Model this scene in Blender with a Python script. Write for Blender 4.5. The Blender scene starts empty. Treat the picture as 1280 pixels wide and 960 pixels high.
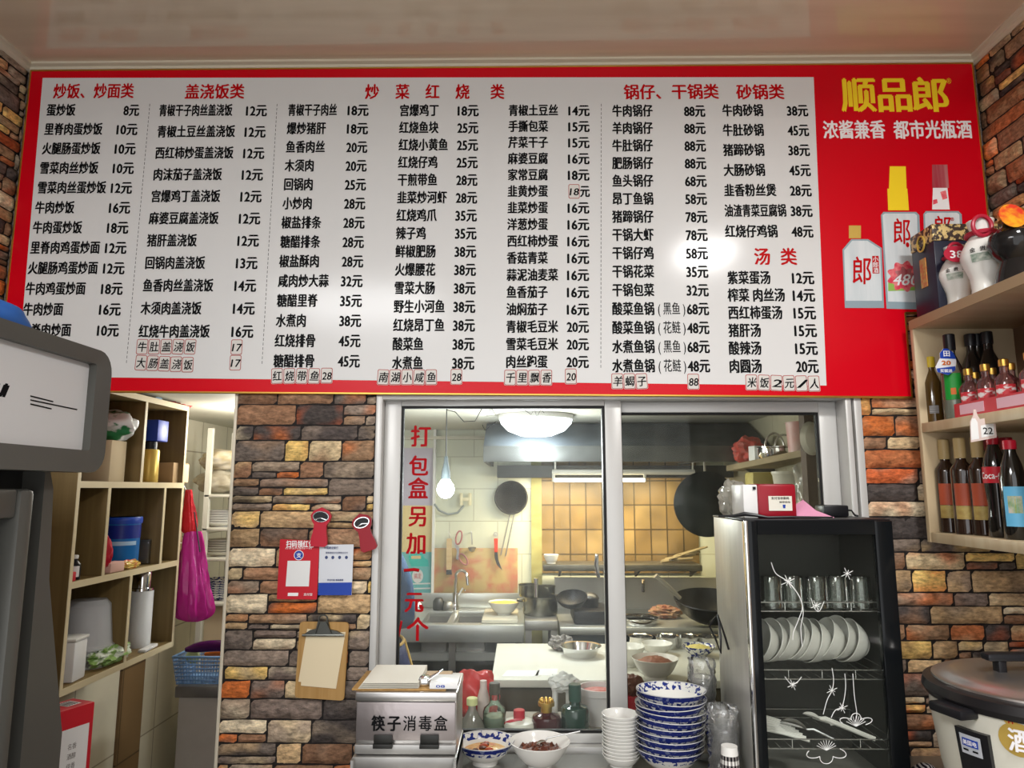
import bpy, bmesh, math, random
from mathutils import Vector, Matrix, noise
C = bpy.context.scene
COL = C.collection
rnd = random.Random(7)
PI = math.pi
R = math.radians
# ---------------------------------------------------------------- camera
FPX = 887.0
EYE = Vector((0.0, 0.0, 1.6))
cam = bpy.data.cameras.new('camera')
cam.sensor_width = 36.0
cam.lens = FPX / 1280 * 36
cam.clip_start = 0.02
camo = bpy.data.objects.new('camera', cam)
COL.objects.link(camo)
camo.location = EYE
camo.rotation_euler = (R(90 + 8.4), 0, R(0.77))
C.camera = camo
CR = camo.rotation_euler.to_matrix()
# ---------------------------------------------------------------- light
C.view_settings.view_transform = 'Standard'
C.view_settings.look = 'None'
C.view_settings.gamma = 1
C.view_settings.use_curve_mapping = False
C.view_settings.exposure = 0.34
w = bpy.data.worlds.new('world')
C.world = w
w.use_nodes = True
w.node_tree.nodes['Background'].inputs[0].default_value = (0.98, 0.985, 1.0, 1)
w.node_tree.nodes['Background'].inputs[1].default_value = 1.8

def area(name, loc, size, power, col=(1, 1, 1), rot=(0, 0, 0), sy=None, spread=None):
    l = bpy.data.lights.new(name, 'AREA')
    l.energy = power
    l.color = col
    l.size = size
    if sy:
        l.shape = 'RECTANGLE'
        l.size_y = sy
    if spread: l.spread = spread
    o = bpy.data.objects.new(name, l)
    COL.objects.link(o)
    o.location = loc
    o.rotation_euler = rot
    return o

def point(name, loc, r, power, col=(1, 1, 1)):
    l = bpy.data.lights.new(name, 'POINT')
    l.energy = power
    l.color = col
    l.shadow_soft_size = r
    o = bpy.data.objects.new(name, l)
    COL.objects.link(o)
    o.location = loc
    return o
area('overhead_area_light', (1.09, 0.6, 2.98), 0.3, 32, (1, .99, .97))
area('overhead_area_light', (-1.2, -0.6, 2.98), 1.1, 75, (.98, .99, 1))  # unseen fill light, added to brighten the room and the bottle shelf

# ---------------------------------------------------------------- pixel helpers (frame 1280x960)
def ray(px, py):
    return CR @ Vector(((px - 640) / FPX, -(py - 480) / FPX, -1))

def U(px, py, Y):
    d = ray(px, py)
    return EYE + d * ((Y - EYE.y) / d.y)

def UX(px, py, X):
    d = ray(px, py)
    return EYE + d * ((X - EYE.x) / d.x)

def UZ(px, py, z):
    d = ray(px, py)
    return EYE + d * ((z - EYE.z) / d.z)
YW = 2.36            # front of the menu wall
XL, XR = U(36, 82, YW).x, U(1219, 82, YW).x   # side walls
ZC = U(640, 79, YW).z  # ceiling
ZK = 0.79           # counter top
YB = 4.5             # kitchen's far wall
ZKC = 1.97           # kitchen's low ceiling

# ---------------------------------------------------------------- materials
def lin(c):
    if isinstance(c, str):
        c = c.lstrip('#')
        c = [int(c[i:i + 2], 16) / 255 for i in (0, 2, 4)]
        c = [x / 12.92 if x <= .04045 else ((x + .055) / 1.055) ** 2.4 for x in c]
    return tuple(c)[:3]

def P(name, col, rough=.5, metal=0, spec=.3, var=0, vscale=(6, 6, 6), col2=None, bump=0, bscale=60, emit=0, alpha=1, trans=0, coat=0, sss=0, detail=4, ramp=(.35, .65)):
    m = bpy.data.materials.new(name)
    m.use_nodes = True
    nt = m.node_tree
    b = nt.nodes['Principled BSDF']
    col = lin(col)
    b.inputs['Base Color'].default_value = (*col, 1)
    b.inputs['Roughness'].default_value = rough
    b.inputs['Metallic'].default_value = metal
    b.inputs['Specular IOR Level'].default_value = spec
    b.inputs['Alpha'].default_value = alpha
    b.inputs['Transmission Weight'].default_value = trans
    b.inputs['Coat Weight'].default_value = coat
    b.inputs['Coat Roughness'].default_value = .08
    if emit:
        b.inputs['Emission Color'].default_value = (*col, 1)
        b.inputs['Emission Strength'].default_value = emit
    if var or col2 or bump:
        tc = nt.nodes.new('ShaderNodeTexCoord')
    if var or col2:
        mp = nt.nodes.new('ShaderNodeMapping')
        mp.inputs['Scale'].default_value = vscale
        nz = nt.nodes.new('ShaderNodeTexNoise')
        nz.inputs['Scale'].default_value = 1
        nz.inputs['Detail'].default_value = detail
        rp = nt.nodes.new('ShaderNodeValToRGB')
        c2 = lin(col2) if col2 else tuple(x * (1 - var) for x in col)
        rp.color_ramp.elements[0].position = ramp[0]
        rp.color_ramp.elements[1].position = ramp[1]
        rp.color_ramp.elements[0].color = (*col, 1)
        rp.color_ramp.elements[1].color = (*c2, 1)
        nt.links.new(tc.outputs['Object'], mp.inputs[0])
        nt.links.new(mp.outputs[0], nz.inputs['Vector'])
        nt.links.new(nz.outputs['Fac'], rp.inputs[0])
        nt.links.new(rp.outputs[0], b.inputs['Base Color'])
    if bump:
        n2 = nt.nodes.new('ShaderNodeTexNoise')
        n2.inputs['Scale'].default_value = bscale
        n2.inputs['Detail'].default_value = 5
        bp = nt.nodes.new('ShaderNodeBump')
        bp.inputs['Strength'].default_value = bump
        bp.inputs['Distance'].default_value = .01
        nt.links.new(tc.outputs['Object'], n2.inputs['Vector'])
        nt.links.new(n2.outputs['Fac'], bp.inputs['Height'])
        nt.links.new(bp.outputs[0], b.inputs['Normal'])
    return m

def GLASS(name, tint=(1, 1, 1), haze=.05, hazecol=(.8, .85, .82), refl=1.0, rough=.03, streak=0):
    """thin clear sheet: straight-through light, a little dirt that scatters, mirror reflection at the surface"""
    m = bpy.data.materials.new(name)
    m.use_nodes = True
    nt = m.node_tree
    nt.nodes.remove(nt.nodes['Principled BSDF'])
    out = nt.nodes['Material Output']
    tr = nt.nodes.new('ShaderNodeBsdfTransparent')
    tr.inputs[0].default_value = (*tint, 1)
    df = nt.nodes.new('ShaderNodeBsdfTranslucent')
    d2 = nt.nodes.new('ShaderNodeBsdfDiffuse')
    df.inputs[0].default_value = (*hazecol, 1)
    d2.inputs[0].default_value = (*hazecol, 1)
    md = nt.nodes.new('ShaderNodeMixShader')
    nt.links.new(df.outputs[0], md.inputs[1])
    nt.links.new(d2.outputs[0], md.inputs[2])
    mh = nt.nodes.new('ShaderNodeMixShader')
    mh.inputs[0].default_value = haze
    nt.links.new(tr.outputs[0], mh.inputs[1])
    nt.links.new(md.outputs[0], mh.inputs[2])
    if streak:
        tc = nt.nodes.new('ShaderNodeTexCoord')
        mp = nt.nodes.new('ShaderNodeMapping')
        mp.inputs['Scale'].default_value = (22, 22, 4)
        nz = nt.nodes.new('ShaderNodeTexNoise')
        nz.inputs['Scale'].default_value = 1
        nz.inputs['Detail'].default_value = 6
        mr = nt.nodes.new('ShaderNodeMapRange')
        mr.inputs[1].default_value = .35
        mr.inputs[2].default_value = .75
        mr.inputs[3].default_value = haze * (1 - streak)
        mr.inputs[4].default_value = haze * (1 + streak)
        nt.links.new(tc.outputs['Object'], mp.inputs[0])
        nt.links.new(mp.outputs[0], nz.inputs['Vector'])
        nt.links.new(nz.outputs['Fac'], mr.inputs[0])
        nt.links.new(mr.outputs[0], mh.inputs[0])
    gl = nt.nodes.new('ShaderNodeBsdfGlossy')
    gl.inputs['Roughness'].default_value = rough
    fr = nt.nodes.new('ShaderNodeFresnel')
    fr.inputs[0].default_value = 1.45
    mu = nt.nodes.new('ShaderNodeMath')
    mu.operation = 'MULTIPLY'
    mu.inputs[1].default_value = refl
    nt.links.new(fr.outputs[0], mu.inputs[0])
    mg = nt.nodes.new('ShaderNodeMixShader')
    nt.links.new(mu.outputs[0], mg.inputs[0])
    nt.links.new(mh.outputs[0], mg.inputs[1])
    nt.links.new(gl.outputs[0], mg.inputs[2])
    nt.links.new(mg.outputs[0], out.inputs[0])
    return m

def ATTR(name, rough=.75, bump=.5, bscale=90):
    m = P(name, (.5, .5, .5), rough, bump=bump, bscale=bscale)
    nt = m.node_tree
    a = nt.nodes.new('ShaderNodeAttribute')
    a.attribute_name = 'col'
    tc = nt.nodes.new('ShaderNodeTexCoord')
    nz = nt.nodes.new('ShaderNodeTexNoise')
    nz.inputs['Scale'].default_value = 1
    nz.inputs['Detail'].default_value = 7
    nz.inputs['Roughness'].default_value = .65
    mp = nt.nodes.new('ShaderNodeMapping')
    mp.inputs['Scale'].default_value = (42, 42, 105)
    mr = nt.nodes.new('ShaderNodeMapRange')
    mr.inputs[1].default_value = .3
    mr.inputs[2].default_value = .7
    mr.inputs[3].default_value = .42
    mr.inputs[4].default_value = 1.6
    mx = nt.nodes.new('ShaderNodeMix')
    mx.data_type = 'RGBA'
    mx.blend_type = 'MULTIPLY'
    mx.inputs[0].default_value = 1
    nt.links.new(tc.outputs['Object'], mp.inputs[0])
    nt.links.new(mp.outputs[0], nz.inputs['Vector'])
    nt.links.new(nz.outputs['Fac'], mr.inputs[0])
    nt.links.new(a.outputs['Color'], mx.inputs[6])
    nt.links.new(mr.outputs[0], mx.inputs[7])
    nt.links.new(mx.outputs[2], nt.nodes['Principled BSDF'].inputs['Base Color'])
    return m

def TILE(name, c1, c2, grout, sx, sz, off=0, rough=.25, axis='X', mort=.01, var=.1):
    """tiled wall: brick texture over (axis, Z)"""
    m = P(name, c1, rough)
    nt = m.node_tree
    tc = nt.nodes.new('ShaderNodeTexCoord')
    sp = nt.nodes.new('ShaderNodeSeparateXYZ')
    cb = nt.nodes.new('ShaderNodeCombineXYZ')
    bt = nt.nodes.new('ShaderNodeTexBrick')
    bt.offset = off
    bt.inputs['Color1'].default_value = (*lin(c1), 1)
    bt.inputs['Color2'].default_value = (*lin(c2), 1)
    bt.inputs['Mortar'].default_value = (*lin(grout), 1)
    bt.inputs['Scale'].default_value = 1
    bt.inputs['Mortar Size'].default_value = mort * sz
    bt.inputs['Brick Width'].default_value = sx
    bt.inputs['Row Height'].default_value = sz
    nt.links.new(tc.outputs['Object'], sp.inputs[0])
    nt.links.new(sp.outputs[axis], cb.inputs[0])
    nt.links.new(sp.outputs['Y' if axis == 'Z' else 'Z'], cb.inputs[1])
    nt.links.new(cb.outputs[0], bt.inputs['Vector'])
    nz = nt.nodes.new('ShaderNodeTexNoise')
    nz.inputs['Scale'].default_value = 5
    nz.inputs['Detail'].default_value = 6
    mr = nt.nodes.new('ShaderNodeMapRange')
    mr.inputs[1].default_value = .3
    mr.inputs[2].default_value = .7
    mr.inputs[3].default_value = 1 - var
    mr.inputs[4].default_value = 1
    mx = nt.nodes.new('ShaderNodeMix')
    mx.data_type = 'RGBA'
    mx.blend_type = 'MULTIPLY'
    mx.inputs[0].default_value = 1
    nt.links.new(tc.outputs['Object'], nz.inputs['Vector'])
    nt.links.new(nz.outputs['Fac'], mr.inputs[0])
    nt.links.new(bt.outputs['Color'], mx.inputs[6])
    nt.links.new(mr.outputs[0], mx.inputs[7])
    nt.links.new(mx.outputs[2], nt.nodes['Principled BSDF'].inputs['Base Color'])
    return m

M = {}
M['board_red'] = P('board_red', (.62, .001, .010), .26, spec=.22)
M['board_white'] = P('board_white', (.70, .70, .69), .15, spec=.2, bump=.012, bscale=9)
M['ink'] = P('black_ink', (.004, .004, .005), .5, spec=.08)
M['red_ink'] = P('red_ink', (.5, .001, .004), .5, spec=.1)
M['yellow_ink'] = P('yellow_ink', (.95, .68, .02), .4)
M['white_ink'] = P('white_ink', (.86, .84, .84), .4)
M['gold'] = P('gold', (.62, .38, .08), .3, .9)
M['gold_paint'] = P('gold_paint', (.65, .44, .1), .35, .4)
M['white'] = P('white_plastic', (.75, .75, .74), .35)
M['frame'] = P('white_aluminium', (.54, .535, .515), .35, .15)
M['black'] = P('black_plastic', (.01, .01, .012), .35)
M['gasket'] = P('black_rubber', (.008, .008, .008), .6)
M['steel'] = P('brushed_steel', (.62, .6, .58), .3, .95, var=.12, vscale=(3, 3, 60))
M['steel_dull'] = P('dull_steel', (.45, .44, .42), .42, .85, var=.3, vscale=(5, 5, 5))
M['chrome'] = P('chrome', (.75, .75, .75), .12, 1)
M['dark_steel'] = P('dark_steel', (.1, .1, .1), .4, .7, var=.3)
M['iron'] = P('black_iron', (.022, .022, .024), .45, .5)
M['porcelain'] = P('porcelain', (.75, .74, .70), .15)
M['offwhite'] = P('offwhite', (.62, .6, .52), .4)
M['paper'] = P('paper', (.72, .69, .6), .8)
M['cream_paper'] = P('cream_paper', (.72, .61, .41), .8)
M['red_plastic'] = P('red_plastic', (.45, .012, .03), .3)
M['dark_red'] = P('dark_red', (.28, .006, .016), .35)
M['red_card'] = P('red_card', (.52, .012, .025), .45)
M['blue_ink'] = P('blue_ink', (.012, .05, .34), .4)
M['navy'] = P('navy', (.012, .016, .045), .4)
M['wood_light'] = P('light_wood', (.62, .47, .27), .45, col2=(.52, .37, .19), vscale=(3, 3, 40))
M['wood_ply'] = P('shelf_wood', (.60, .5, .33), .45, col2=(.53, .41, .25), vscale=(2, 30, 2))
M['cubby'] = P('cubby_laminate', (.2, .135, .05), .5, col2=(.145, .095, .033), vscale=(40, 9, 1.2))
M['cubby_edge'] = P('cubby_edge', (.62, .52, .33), .45)
M['clip_wood'] = P('clipboard_wood', (.44, .26, .09), .5, col2=(.36, .2, .06), vscale=(60, 60, 2))
M['cardboard'] = P('cardboard', (.40, .27, .14), .8)
M['glass_clear'] = GLASS('clear_glass', (.95, .97, .95), .03, (.8, .85, .8), 1.6)
M['plastic_clear'] = GLASS('clear_plastic', (.93, .94, .94), .12, (.85, .86, .86), 2.2, .06)
M['film'] = GLASS('plastic_film', (.95, .95, .95), .16, (.85, .85, .83), 3.0, .1)
M['pane'] = GLASS('greasy_pane', (.97, .98, .97), .024, (.88, .92, .88), .2, .02, .6)
M['pane_dark'] = GLASS('plain_pane', (.9, .9, .86), .012, (.8, .8, .7), .2, .02, .6)
M['stone'] = ATTR('stacked_stone')
M['food_red'] = P('chilli_mince', (.16, .045, .02), .45, col2=(.06, .02, .012), vscale=(80, 80, 80), bump=.6)
M['food_gold'] = P('oily_sauce', (.62, .4, .1), .3, col2=(.5, .14, .03), vscale=(40, 40, 40), bump=.5)
M['emit'] = P('lamp_glow', (1, 1, 1), .5, emit=9)

# ---------------------------------------------------------------- mesh builder
class MB:
    def __init__(s):
        s.v = []; s.f = []; s.mi = []; s.c = []

    def add(s, vs, fs, mi=0, col=None):
        n = len(s.v)
        s.v += [Vector(x) for x in vs]
        s.f += [tuple(i + n for i in f) for f in fs]
        s.mi += [mi] * len(fs)
        if col is not None:
            s.c += (col if isinstance(col, list) else [col] * len(vs))
        elif s.c:
            s.c += [(.5, .5, .5)] * len(vs)
        return s

    def bm(s, b, mi=0, T=None):
        b.verts.index_update()
        vs = [(T @ v.co if T else v.co.copy()) for v in b.verts]
        s.add(vs, [[v.index for v in f.verts] for f in b.faces], mi)
        b.free()
        return s

    def obox(s, c, size, rot=None, b=0, mi=0, seg=2):
        m = bmesh.new()
        bmesh.ops.create_cube(m, size=1)
        for v in m.verts:
            v.co = Vector((v.co.x * size[0], v.co.y * size[1], v.co.z * size[2]))
        if b:
            bmesh.ops.bevel(m, geom=list(m.edges), offset=b, segments=seg, affect='EDGES', profile=.5)
        T = Matrix.Translation(Vector(c))
        if rot is not None:
            T = T @ (rot.to_4x4() if isinstance(rot, Matrix) else Matrix.Rotation(rot, 4, 'Z'))
        return s.bm(m, mi, T)

    def box(s, x0, x1, y0, y1, z0, z1, b=0, mi=0):
        return s.obox(((x0 + x1) / 2, (y0 + y1) / 2, (z0 + z1) / 2), (abs(x1 - x0), abs(y1 - y0), abs(z1 - z0)), None, b, mi)

    def ext(s, pts, vec, mi=0):
        pts = [Vector(p) for p in pts]
        vec = Vector(vec)
        n = len(pts)
        fs = [tuple(range(n)), tuple(range(2 * n - 1, n - 1, -1))] + [(i, i + n, (i + 1) % n + n, (i + 1) % n) for i in range(n)]
        return s.add(pts + [p + vec for p in pts], fs, mi)

    def tube(s, pts, r, n=8, closed=False, mi=0, flat=1):
        pts = [Vector(p) for p in pts]
        k = len(pts)
        rs = r if isinstance(r, (list, tuple)) else [r] * k
        vs = []; fs = []
        up = None
        for i, p in enumerate(pts):
            a = pts[i - 1] if (i or closed) else p
            b = pts[(i + 1) % k] if (i < k - 1 or closed) else p
            t = (b - a).normalized() if (b - a).length > 1e-9 else Vector((0, 0, 1))
            if up is None:
                up = Vector((0, 0, 1)) if abs(t.z) < .9 else Vector((1, 0, 0))
            x = (up - t * up.dot(t)).normalized()
            up = x
            y = t.cross(x)
            vs += [p + (x * math.cos(2 * PI * j / n) + y * math.sin(2 * PI * j / n) * flat) * rs[i] for j in range(n)]
        for i in range(k if closed else k - 1):
            q = (i + 1) % k
            fs += [(i * n + j, i * n + (j + 1) % n, q * n + (j + 1) % n, q * n + j) for j in range(n)]
        if not closed:
            fs += [tuple(range(n - 1, -1, -1)), tuple((k - 1) * n + j for j in range(n))]
        return s.add(vs, fs, mi)

    def lathe(s, prof, c=(0, 0, 0), n=28, rot=None, mi=0, a0=0, a1=2 * PI, sx=1, sy=1):
        c = Vector(c)
        full = abs(a1 - a0) > 6.28
        m = n if full else n + 1
        vs = []; fs = []
        for r, z in prof:
            for j in range(m):
                a = a0 + (a1 - a0) * j / n
                p = Vector((r * math.cos(a) * sx, r * math.sin(a) * sy, z))
                if rot is not None: p = rot @ p
                vs.append(p + c)
        for i in range(len(prof) - 1):
            for j in range(n):
                q = (j + 1) % m
                fs.append((i * m + j, i * m + q, (i + 1) * m + q, (i + 1) * m + j))
        if full:
            for e, (r, z) in ((0, prof[0]), (len(prof) - 1, prof[-1])):
                if 0 < r < .0: pass
        return s.add(vs, fs, mi)

    def blob(s, c, r, n=10, amp=.2, sc=3, seed=0, mi=0, flat=None):
        m = bmesh.new()
        bmesh.ops.create_icosphere(m, subdivisions=n if n < 6 else 3, radius=1)
        r = Vector(r) if not isinstance(r, (int, float)) else Vector((r, r, r))
        for v in m.verts:
            d = 1 + amp * noise.noise(v.co * sc + Vector((seed * 3.1, seed, 7)))
            v.co = Vector((v.co.x * r.x * d, v.co.y * r.y * d, v.co.z * r.z * d))
            if flat is not None and v.co.z < flat: v.co.z = flat
        return s.bm(m, mi, Matrix.Translation(Vector(c)))

    def sheet(s, fn, nu, nv, mi=0, th=0):
        vs = [Vector(fn(i / nu, j / nv)) for j in range(nv + 1) for i in range(nu + 1)]
        fs = [(j * (nu + 1) + i, j * (nu + 1) + i + 1, (j + 1) * (nu + 1) + i + 1, (j + 1) * (nu + 1) + i) for j in range(nv) for i in range(nu)]
        return s.add(vs, fs, mi)

    def text(s, body, o, ux, uy, w=None, em=None, h=.02, align='L', bold=.02, mi=0, ital=0, vc=True):
        """lettering on the plane through o with unit axes ux, uy; em = horizontal em, h = vertical em, w = fitted width"""
        vs, fs, x0, x1 = glyphs(body)
        kx = (w / (x1 - x0)) if w else em
        sx = (x1 - x0) * kx
        ox = {'L': 0, 'C': -sx / 2, 'R': -sx}[align]
        nrm = ux.cross(uy)
        cy = .385 if vc else 0
        offs = [(0, 0)] if not bold else [(-bold, -bold * .5), (0, bold * .6), (bold, -bold * .5)]
        for k, (dx, dy) in enumerate(offs):
            s.add([o + ux * (ox + ((x - x0 if w else x) + dx + ital * y) * kx) + uy * ((y - cy + dy) * h) + nrm * (.00006 * k) for x, y in vs], fs, mi)
        return s

    def build(s, name, mats, parent=None, sharp=38, smooth=True, W=True):
        me = bpy.data.meshes.new(name)
        vs = s.v
        if parent is not None and W:
            iv = MW[parent.name].inverted()
            vs = [iv @ v for v in vs]
        me.from_pydata([tuple(v) for v in vs], [], s.f)
        mats = mats if isinstance(mats, (list, tuple)) else [mats]
        for m in mats: me.materials.append(M[m] if isinstance(m, str) else m)
        if len(mats) > 1: me.polygons.foreach_set('material_index', s.mi)
        if smooth:
            me.polygons.foreach_set('use_smooth', [True] * len(me.polygons))
        if s.c:
            a = me.attributes.new('col', 'FLOAT_COLOR', 'POINT')
            a.data.foreach_set('color', [x for c in s.c for x in (*c[:3], 1)])
        me.update()
        if smooth: me.set_sharp_from_angle(angle=R(sharp))
        o = bpy.data.objects.new(name, me)
        COL.objects.link(o)
        if parent is not None:
            o.parent = parent
            MW[o.name] = MW[parent.name]
        else:
            MW[o.name] = Matrix.Identity(4)
        return o
MW = {}
_G = {}
def glyphs(body):
    if body not in _G:
        c = bpy.data.curves.new('lettering', 'FONT')
        c.body = body
        c.resolution_u = 2
        o = bpy.data.objects.new('lettering', c)
        COL.objects.link(o)
        dg = bpy.context.evaluated_depsgraph_get()
        me = bpy.data.meshes.new_from_object(o.evaluated_get(dg))
        vs = [(v.co.x, v.co.y) for v in me.vertices]
        fs = [tuple(p.vertices) for p in me.polygons]
        _G[body] = (vs, fs, min((v[0] for v in vs), default=0), max((v[0] for v in vs), default=1))
        bpy.data.objects.remove(o)
        bpy.data.meshes.remove(me)
        bpy.data.curves.remove(c)
    return _G[body]

def tag(o, label=None, cat=None, group=None, kind=None):
    if label: o['label'] = label
    if cat: o['category'] = cat
    if group: o['group'] = group
    if kind: o['kind'] = kind
    return o

def thing(name, label, cat, loc=(0, 0, 0), group=None, rz=0):
    o = bpy.data.objects.new(name, None)
    o.empty_display_size = .05
    COL.objects.link(o)
    o.location = loc
    o.rotation_euler = (0, 0, rz)
    MW[o.name] = Matrix.Translation(Vector(loc)) @ Matrix.Rotation(rz, 4, 'Z')
    return tag(o, label, cat, group)

def dup(o, loc=None, rot=None, label=None, group=None, scale=None, parent=None):
    c = o.copy()
    COL.objects.link(c)
    if parent: c.parent = parent
    if loc is not None: c.location = loc
    if rot is not None: c.rotation_euler = rot
    if scale is not None: c.scale = (scale,) * 3 if isinstance(scale, (int, float)) else scale
    if label: c['label'] = label
    if group: c['group'] = group
    for ch in list(o.children):
        dup(ch, parent=c)
    return c

def struct(mb, name, mats, **k):
    return tag(mb.build(name, mats, **k), kind='structure')

def solo(mb, name, mats, label, cat, group=None, loc=None, rz=0, **k):
    """a thing of one mesh, its origin put at loc"""
    if loc is not None:
        T = Matrix.Translation(Vector(loc)) @ Matrix.Rotation(rz, 4, 'Z')
        iv = T.inverted()
        mb.v = [iv @ v for v in mb.v]
    o = mb.build(name, mats, **k)
    if loc is not None:
        o.location = loc
        o.rotation_euler = (0, 0, rz)
    return tag(o, label, cat, group)
EX, EY, EZ = Vector((1, 0, 0)), Vector((0, 1, 0)), Vector((0, 0, 1))
ORD = 'topmost,second,third,fourth,fifth,sixth,seventh,eighth,ninth,tenth,eleventh,twelfth,thirteenth,fourteenth,fifteenth,sixteenth'.split(',')
def rrect(w, h, r, n=4):
    pts = []
    for cx, cy, a in ((w / 2 - r, h / 2 - r, 0), (-w / 2 + r, h / 2 - r, 90), (-w / 2 + r, -h / 2 + r, 180), (w / 2 - r, -h / 2 + r, 270)):
        pts += [(cx + r * math.cos(R(a + 90 * i / n)), cy + r * math.sin(R(a + 90 * i / n))) for i in range(n + 1)]
    return pts
# ================================================================ the setting
STONES = ['#a98d68', '#b39f7c', '#8b7b69', '#76685c', '#5e544c', '#423b38', '#a5633c', '#a14f2a', '#b8642f', '#c9a864', '#7a5a43', '#94765a', '#bfb094', '#8c6a50', '#9c8260', '#6d5f56']

def stones(m, u0, u1, v0, v1, Pm, seed, warm=0):
    r = random.Random(seed)
    m.add([Pm(u0, v0, .001), Pm(u1, v0, .001), Pm(u1, v1, .001), Pm(u0, v1, .001)], [(0, 1, 2, 3)], 0, (.012, .009, .008))
    v = v0
    while v < v1 - .005:
        h = min(r.choice([.042, .05, .056, .062, .07]), v1 - v)
        if v1 - v - h < .02: h = v1 - v
        u = u0 - r.random() * .1
        while u < u1:
            wd = r.choice([.08, .11, .14, .16, .19, .23])
            cells = [(u, v, wd, h)]
            q = r.random()
            if q < .28 and h > .045:
                k = r.uniform(.35, .65)
                cells = [(u, v, wd, h * k), (u, v + h * k, wd, h * (1 - k))]
                if r.random() < .35:
                    kk = r.uniform(.3, .7)
                    cells = [(u, v, wd * kk, h * k), (u + wd * kk, v, wd * (1 - kk), h * k), (u, v + h * k, wd, h * (1 - k))]
            for cu, cv, cw, ch in cells:
                a0, a1 = max(cu, u0), min(cu + cw, u1)
                if a1 - a0 > .012: one_stone(m, a0, a1, cv, cv + ch, Pm, r, warm)
            u += wd
        v += h

def one_stone(m, a0, a1, b0, b1, Pm, r, warm):
    g = .0022
    a0 += g; a1 -= g; b0 += g; b1 -= g
    if a1 - a0 < .006 or b1 - b0 < .006: return
    nx = max(4, min(22, int((a1 - a0) / .0095)))
    ny = max(4, min(7, int((b1 - b0) / .0095)))
    base = lin(r.choice(STONES))
    if warm and r.random() < warm: base = lin(r.choice(['#a5633c', '#a14f2a', '#b8642f', '#8c5a3c', '#9a6f48', '#b08a58']))
    alt = lin(r.choice(STONES))
    k = r.uniform(.95, 1.5)
    dep = r.uniform(.005, .016)
    sd = Vector((r.random() * 50, r.random() * 50, r.random() * 50))
    tilt = r.uniform(-.004, .004)
    amp = r.uniform(.0015, .0055)
    vs = []; cs = []
    for j in range(ny + 1):
        for i in range(nx + 1):
            s, t = i / nx, j / ny
            e = min(i, nx - i, j, ny - j)
            u = a0 + (a1 - a0) * s
            v = b0 + (b1 - b0) * t
            wob = noise.noise(Vector((u * 22, v * 22, 0)) + sd) * .0045
            if e == 0:
                u += noise.noise(Vector((v * 60, 3, 0)) + sd) * .0022
                v += wob * .6
            edge = 0 if e == 0 else (.72 if e == 1 else 1)
            nz = noise.noise(Vector((u * 34, v * 60, 0)) + sd) + .5 * noise.noise(Vector((u * 90, v * 150, 1)) + sd)
            d = (dep + tilt * (t - .5) * 2 + amp * nz) * edge
            vs.append(Pm(u, v, max(d, .0008)))
            f = noise.noise(Vector((u * 14, v * 20, 5)) + sd) * .5 + .5
            f = max(0, min(1, (f - .45) * 3)) * .75
            sh = k * (1 + .28 * noise.noise(Vector((u * 60, v * 110, 9)) + sd))
            cs.append(tuple(max(0, (base[q] * (1 - f) + alt[q] * f) * sh) for q in range(3)))
    fs = [(j * (nx + 1) + i, j * (nx + 1) + i + 1, (j + 1) * (nx + 1) + i + 1, (j + 1) * (nx + 1) + i) for j in range(ny) for i in range(nx)]
    m.add(vs, fs, 0, cs)

M['core'] = P('wall_core', (.3, .26, .22), .9)
M['tile_white'] = TILE('kitchen_tile', '#d9dcc9', '#d2d6c4', '#a8a894', .3, .2, .5)
M['tile_cream'] = TILE('cream_tile', '#d6cdb6', '#cfc5ad', '#9d917b', .33, .45, .0, .3, 'Y', .008)
M['tile_warm'] = TILE('warm_greasy_tile', '#9c8458', '#876e44', '#55462c', .1, .15, .0, .35, 'X', .03, .6)
M['ceil'] = P('ceiling_panel', (.74, .62, .47), .09, col2=(.64, .52, .38), vscale=(1.2, 14, 1), ramp=(.3, .7), coat=.5, detail=8)
M['cornice'] = P('cornice', (.66, .6, .47), .4)
M['plaster'] = P('plaster', (.62, .6, .5), .7, var=.12, vscale=(3, 3, 3))
M['floor'] = TILE('floor_tile', '#8a8578', '#837e72', '#4c483f', .6, .6, 0, .4, 'Z')

xo = U(296, 495, YW).x         # edge of the pillar next to the passage
xw0, xw1 = U(471, 500, YW).x, U(1084, 640, YW).x
zw1 = U(640, 495, YW).z
m = MB()
m.box(XL, XR, YW, YW + .1, 2.12, ZC)
m.box(xw0, XR, YW, YW + .1, zw1, 2.12)
m.box(xo, xw0, YW, YW + .1, 0, 2.12)
m.box(xw1, XR, YW, YW + .1, 0, zw1)
m.box(xw0, xw1, YW, YW + .1, 0, ZK - .045)
n_core = len(m.f)
m.c = [(.2, .16, .13)] * len(m.v)
back = lambda u, v, d: Vector((u, YW - d, v))
stones(m, xo + .004, xw0, .55, 2.0, back, 3)
stones(m, xw1, XR, .55, 2.3, back, 11)
struct(m, 'wall_back', 'stone', sharp=50)
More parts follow.
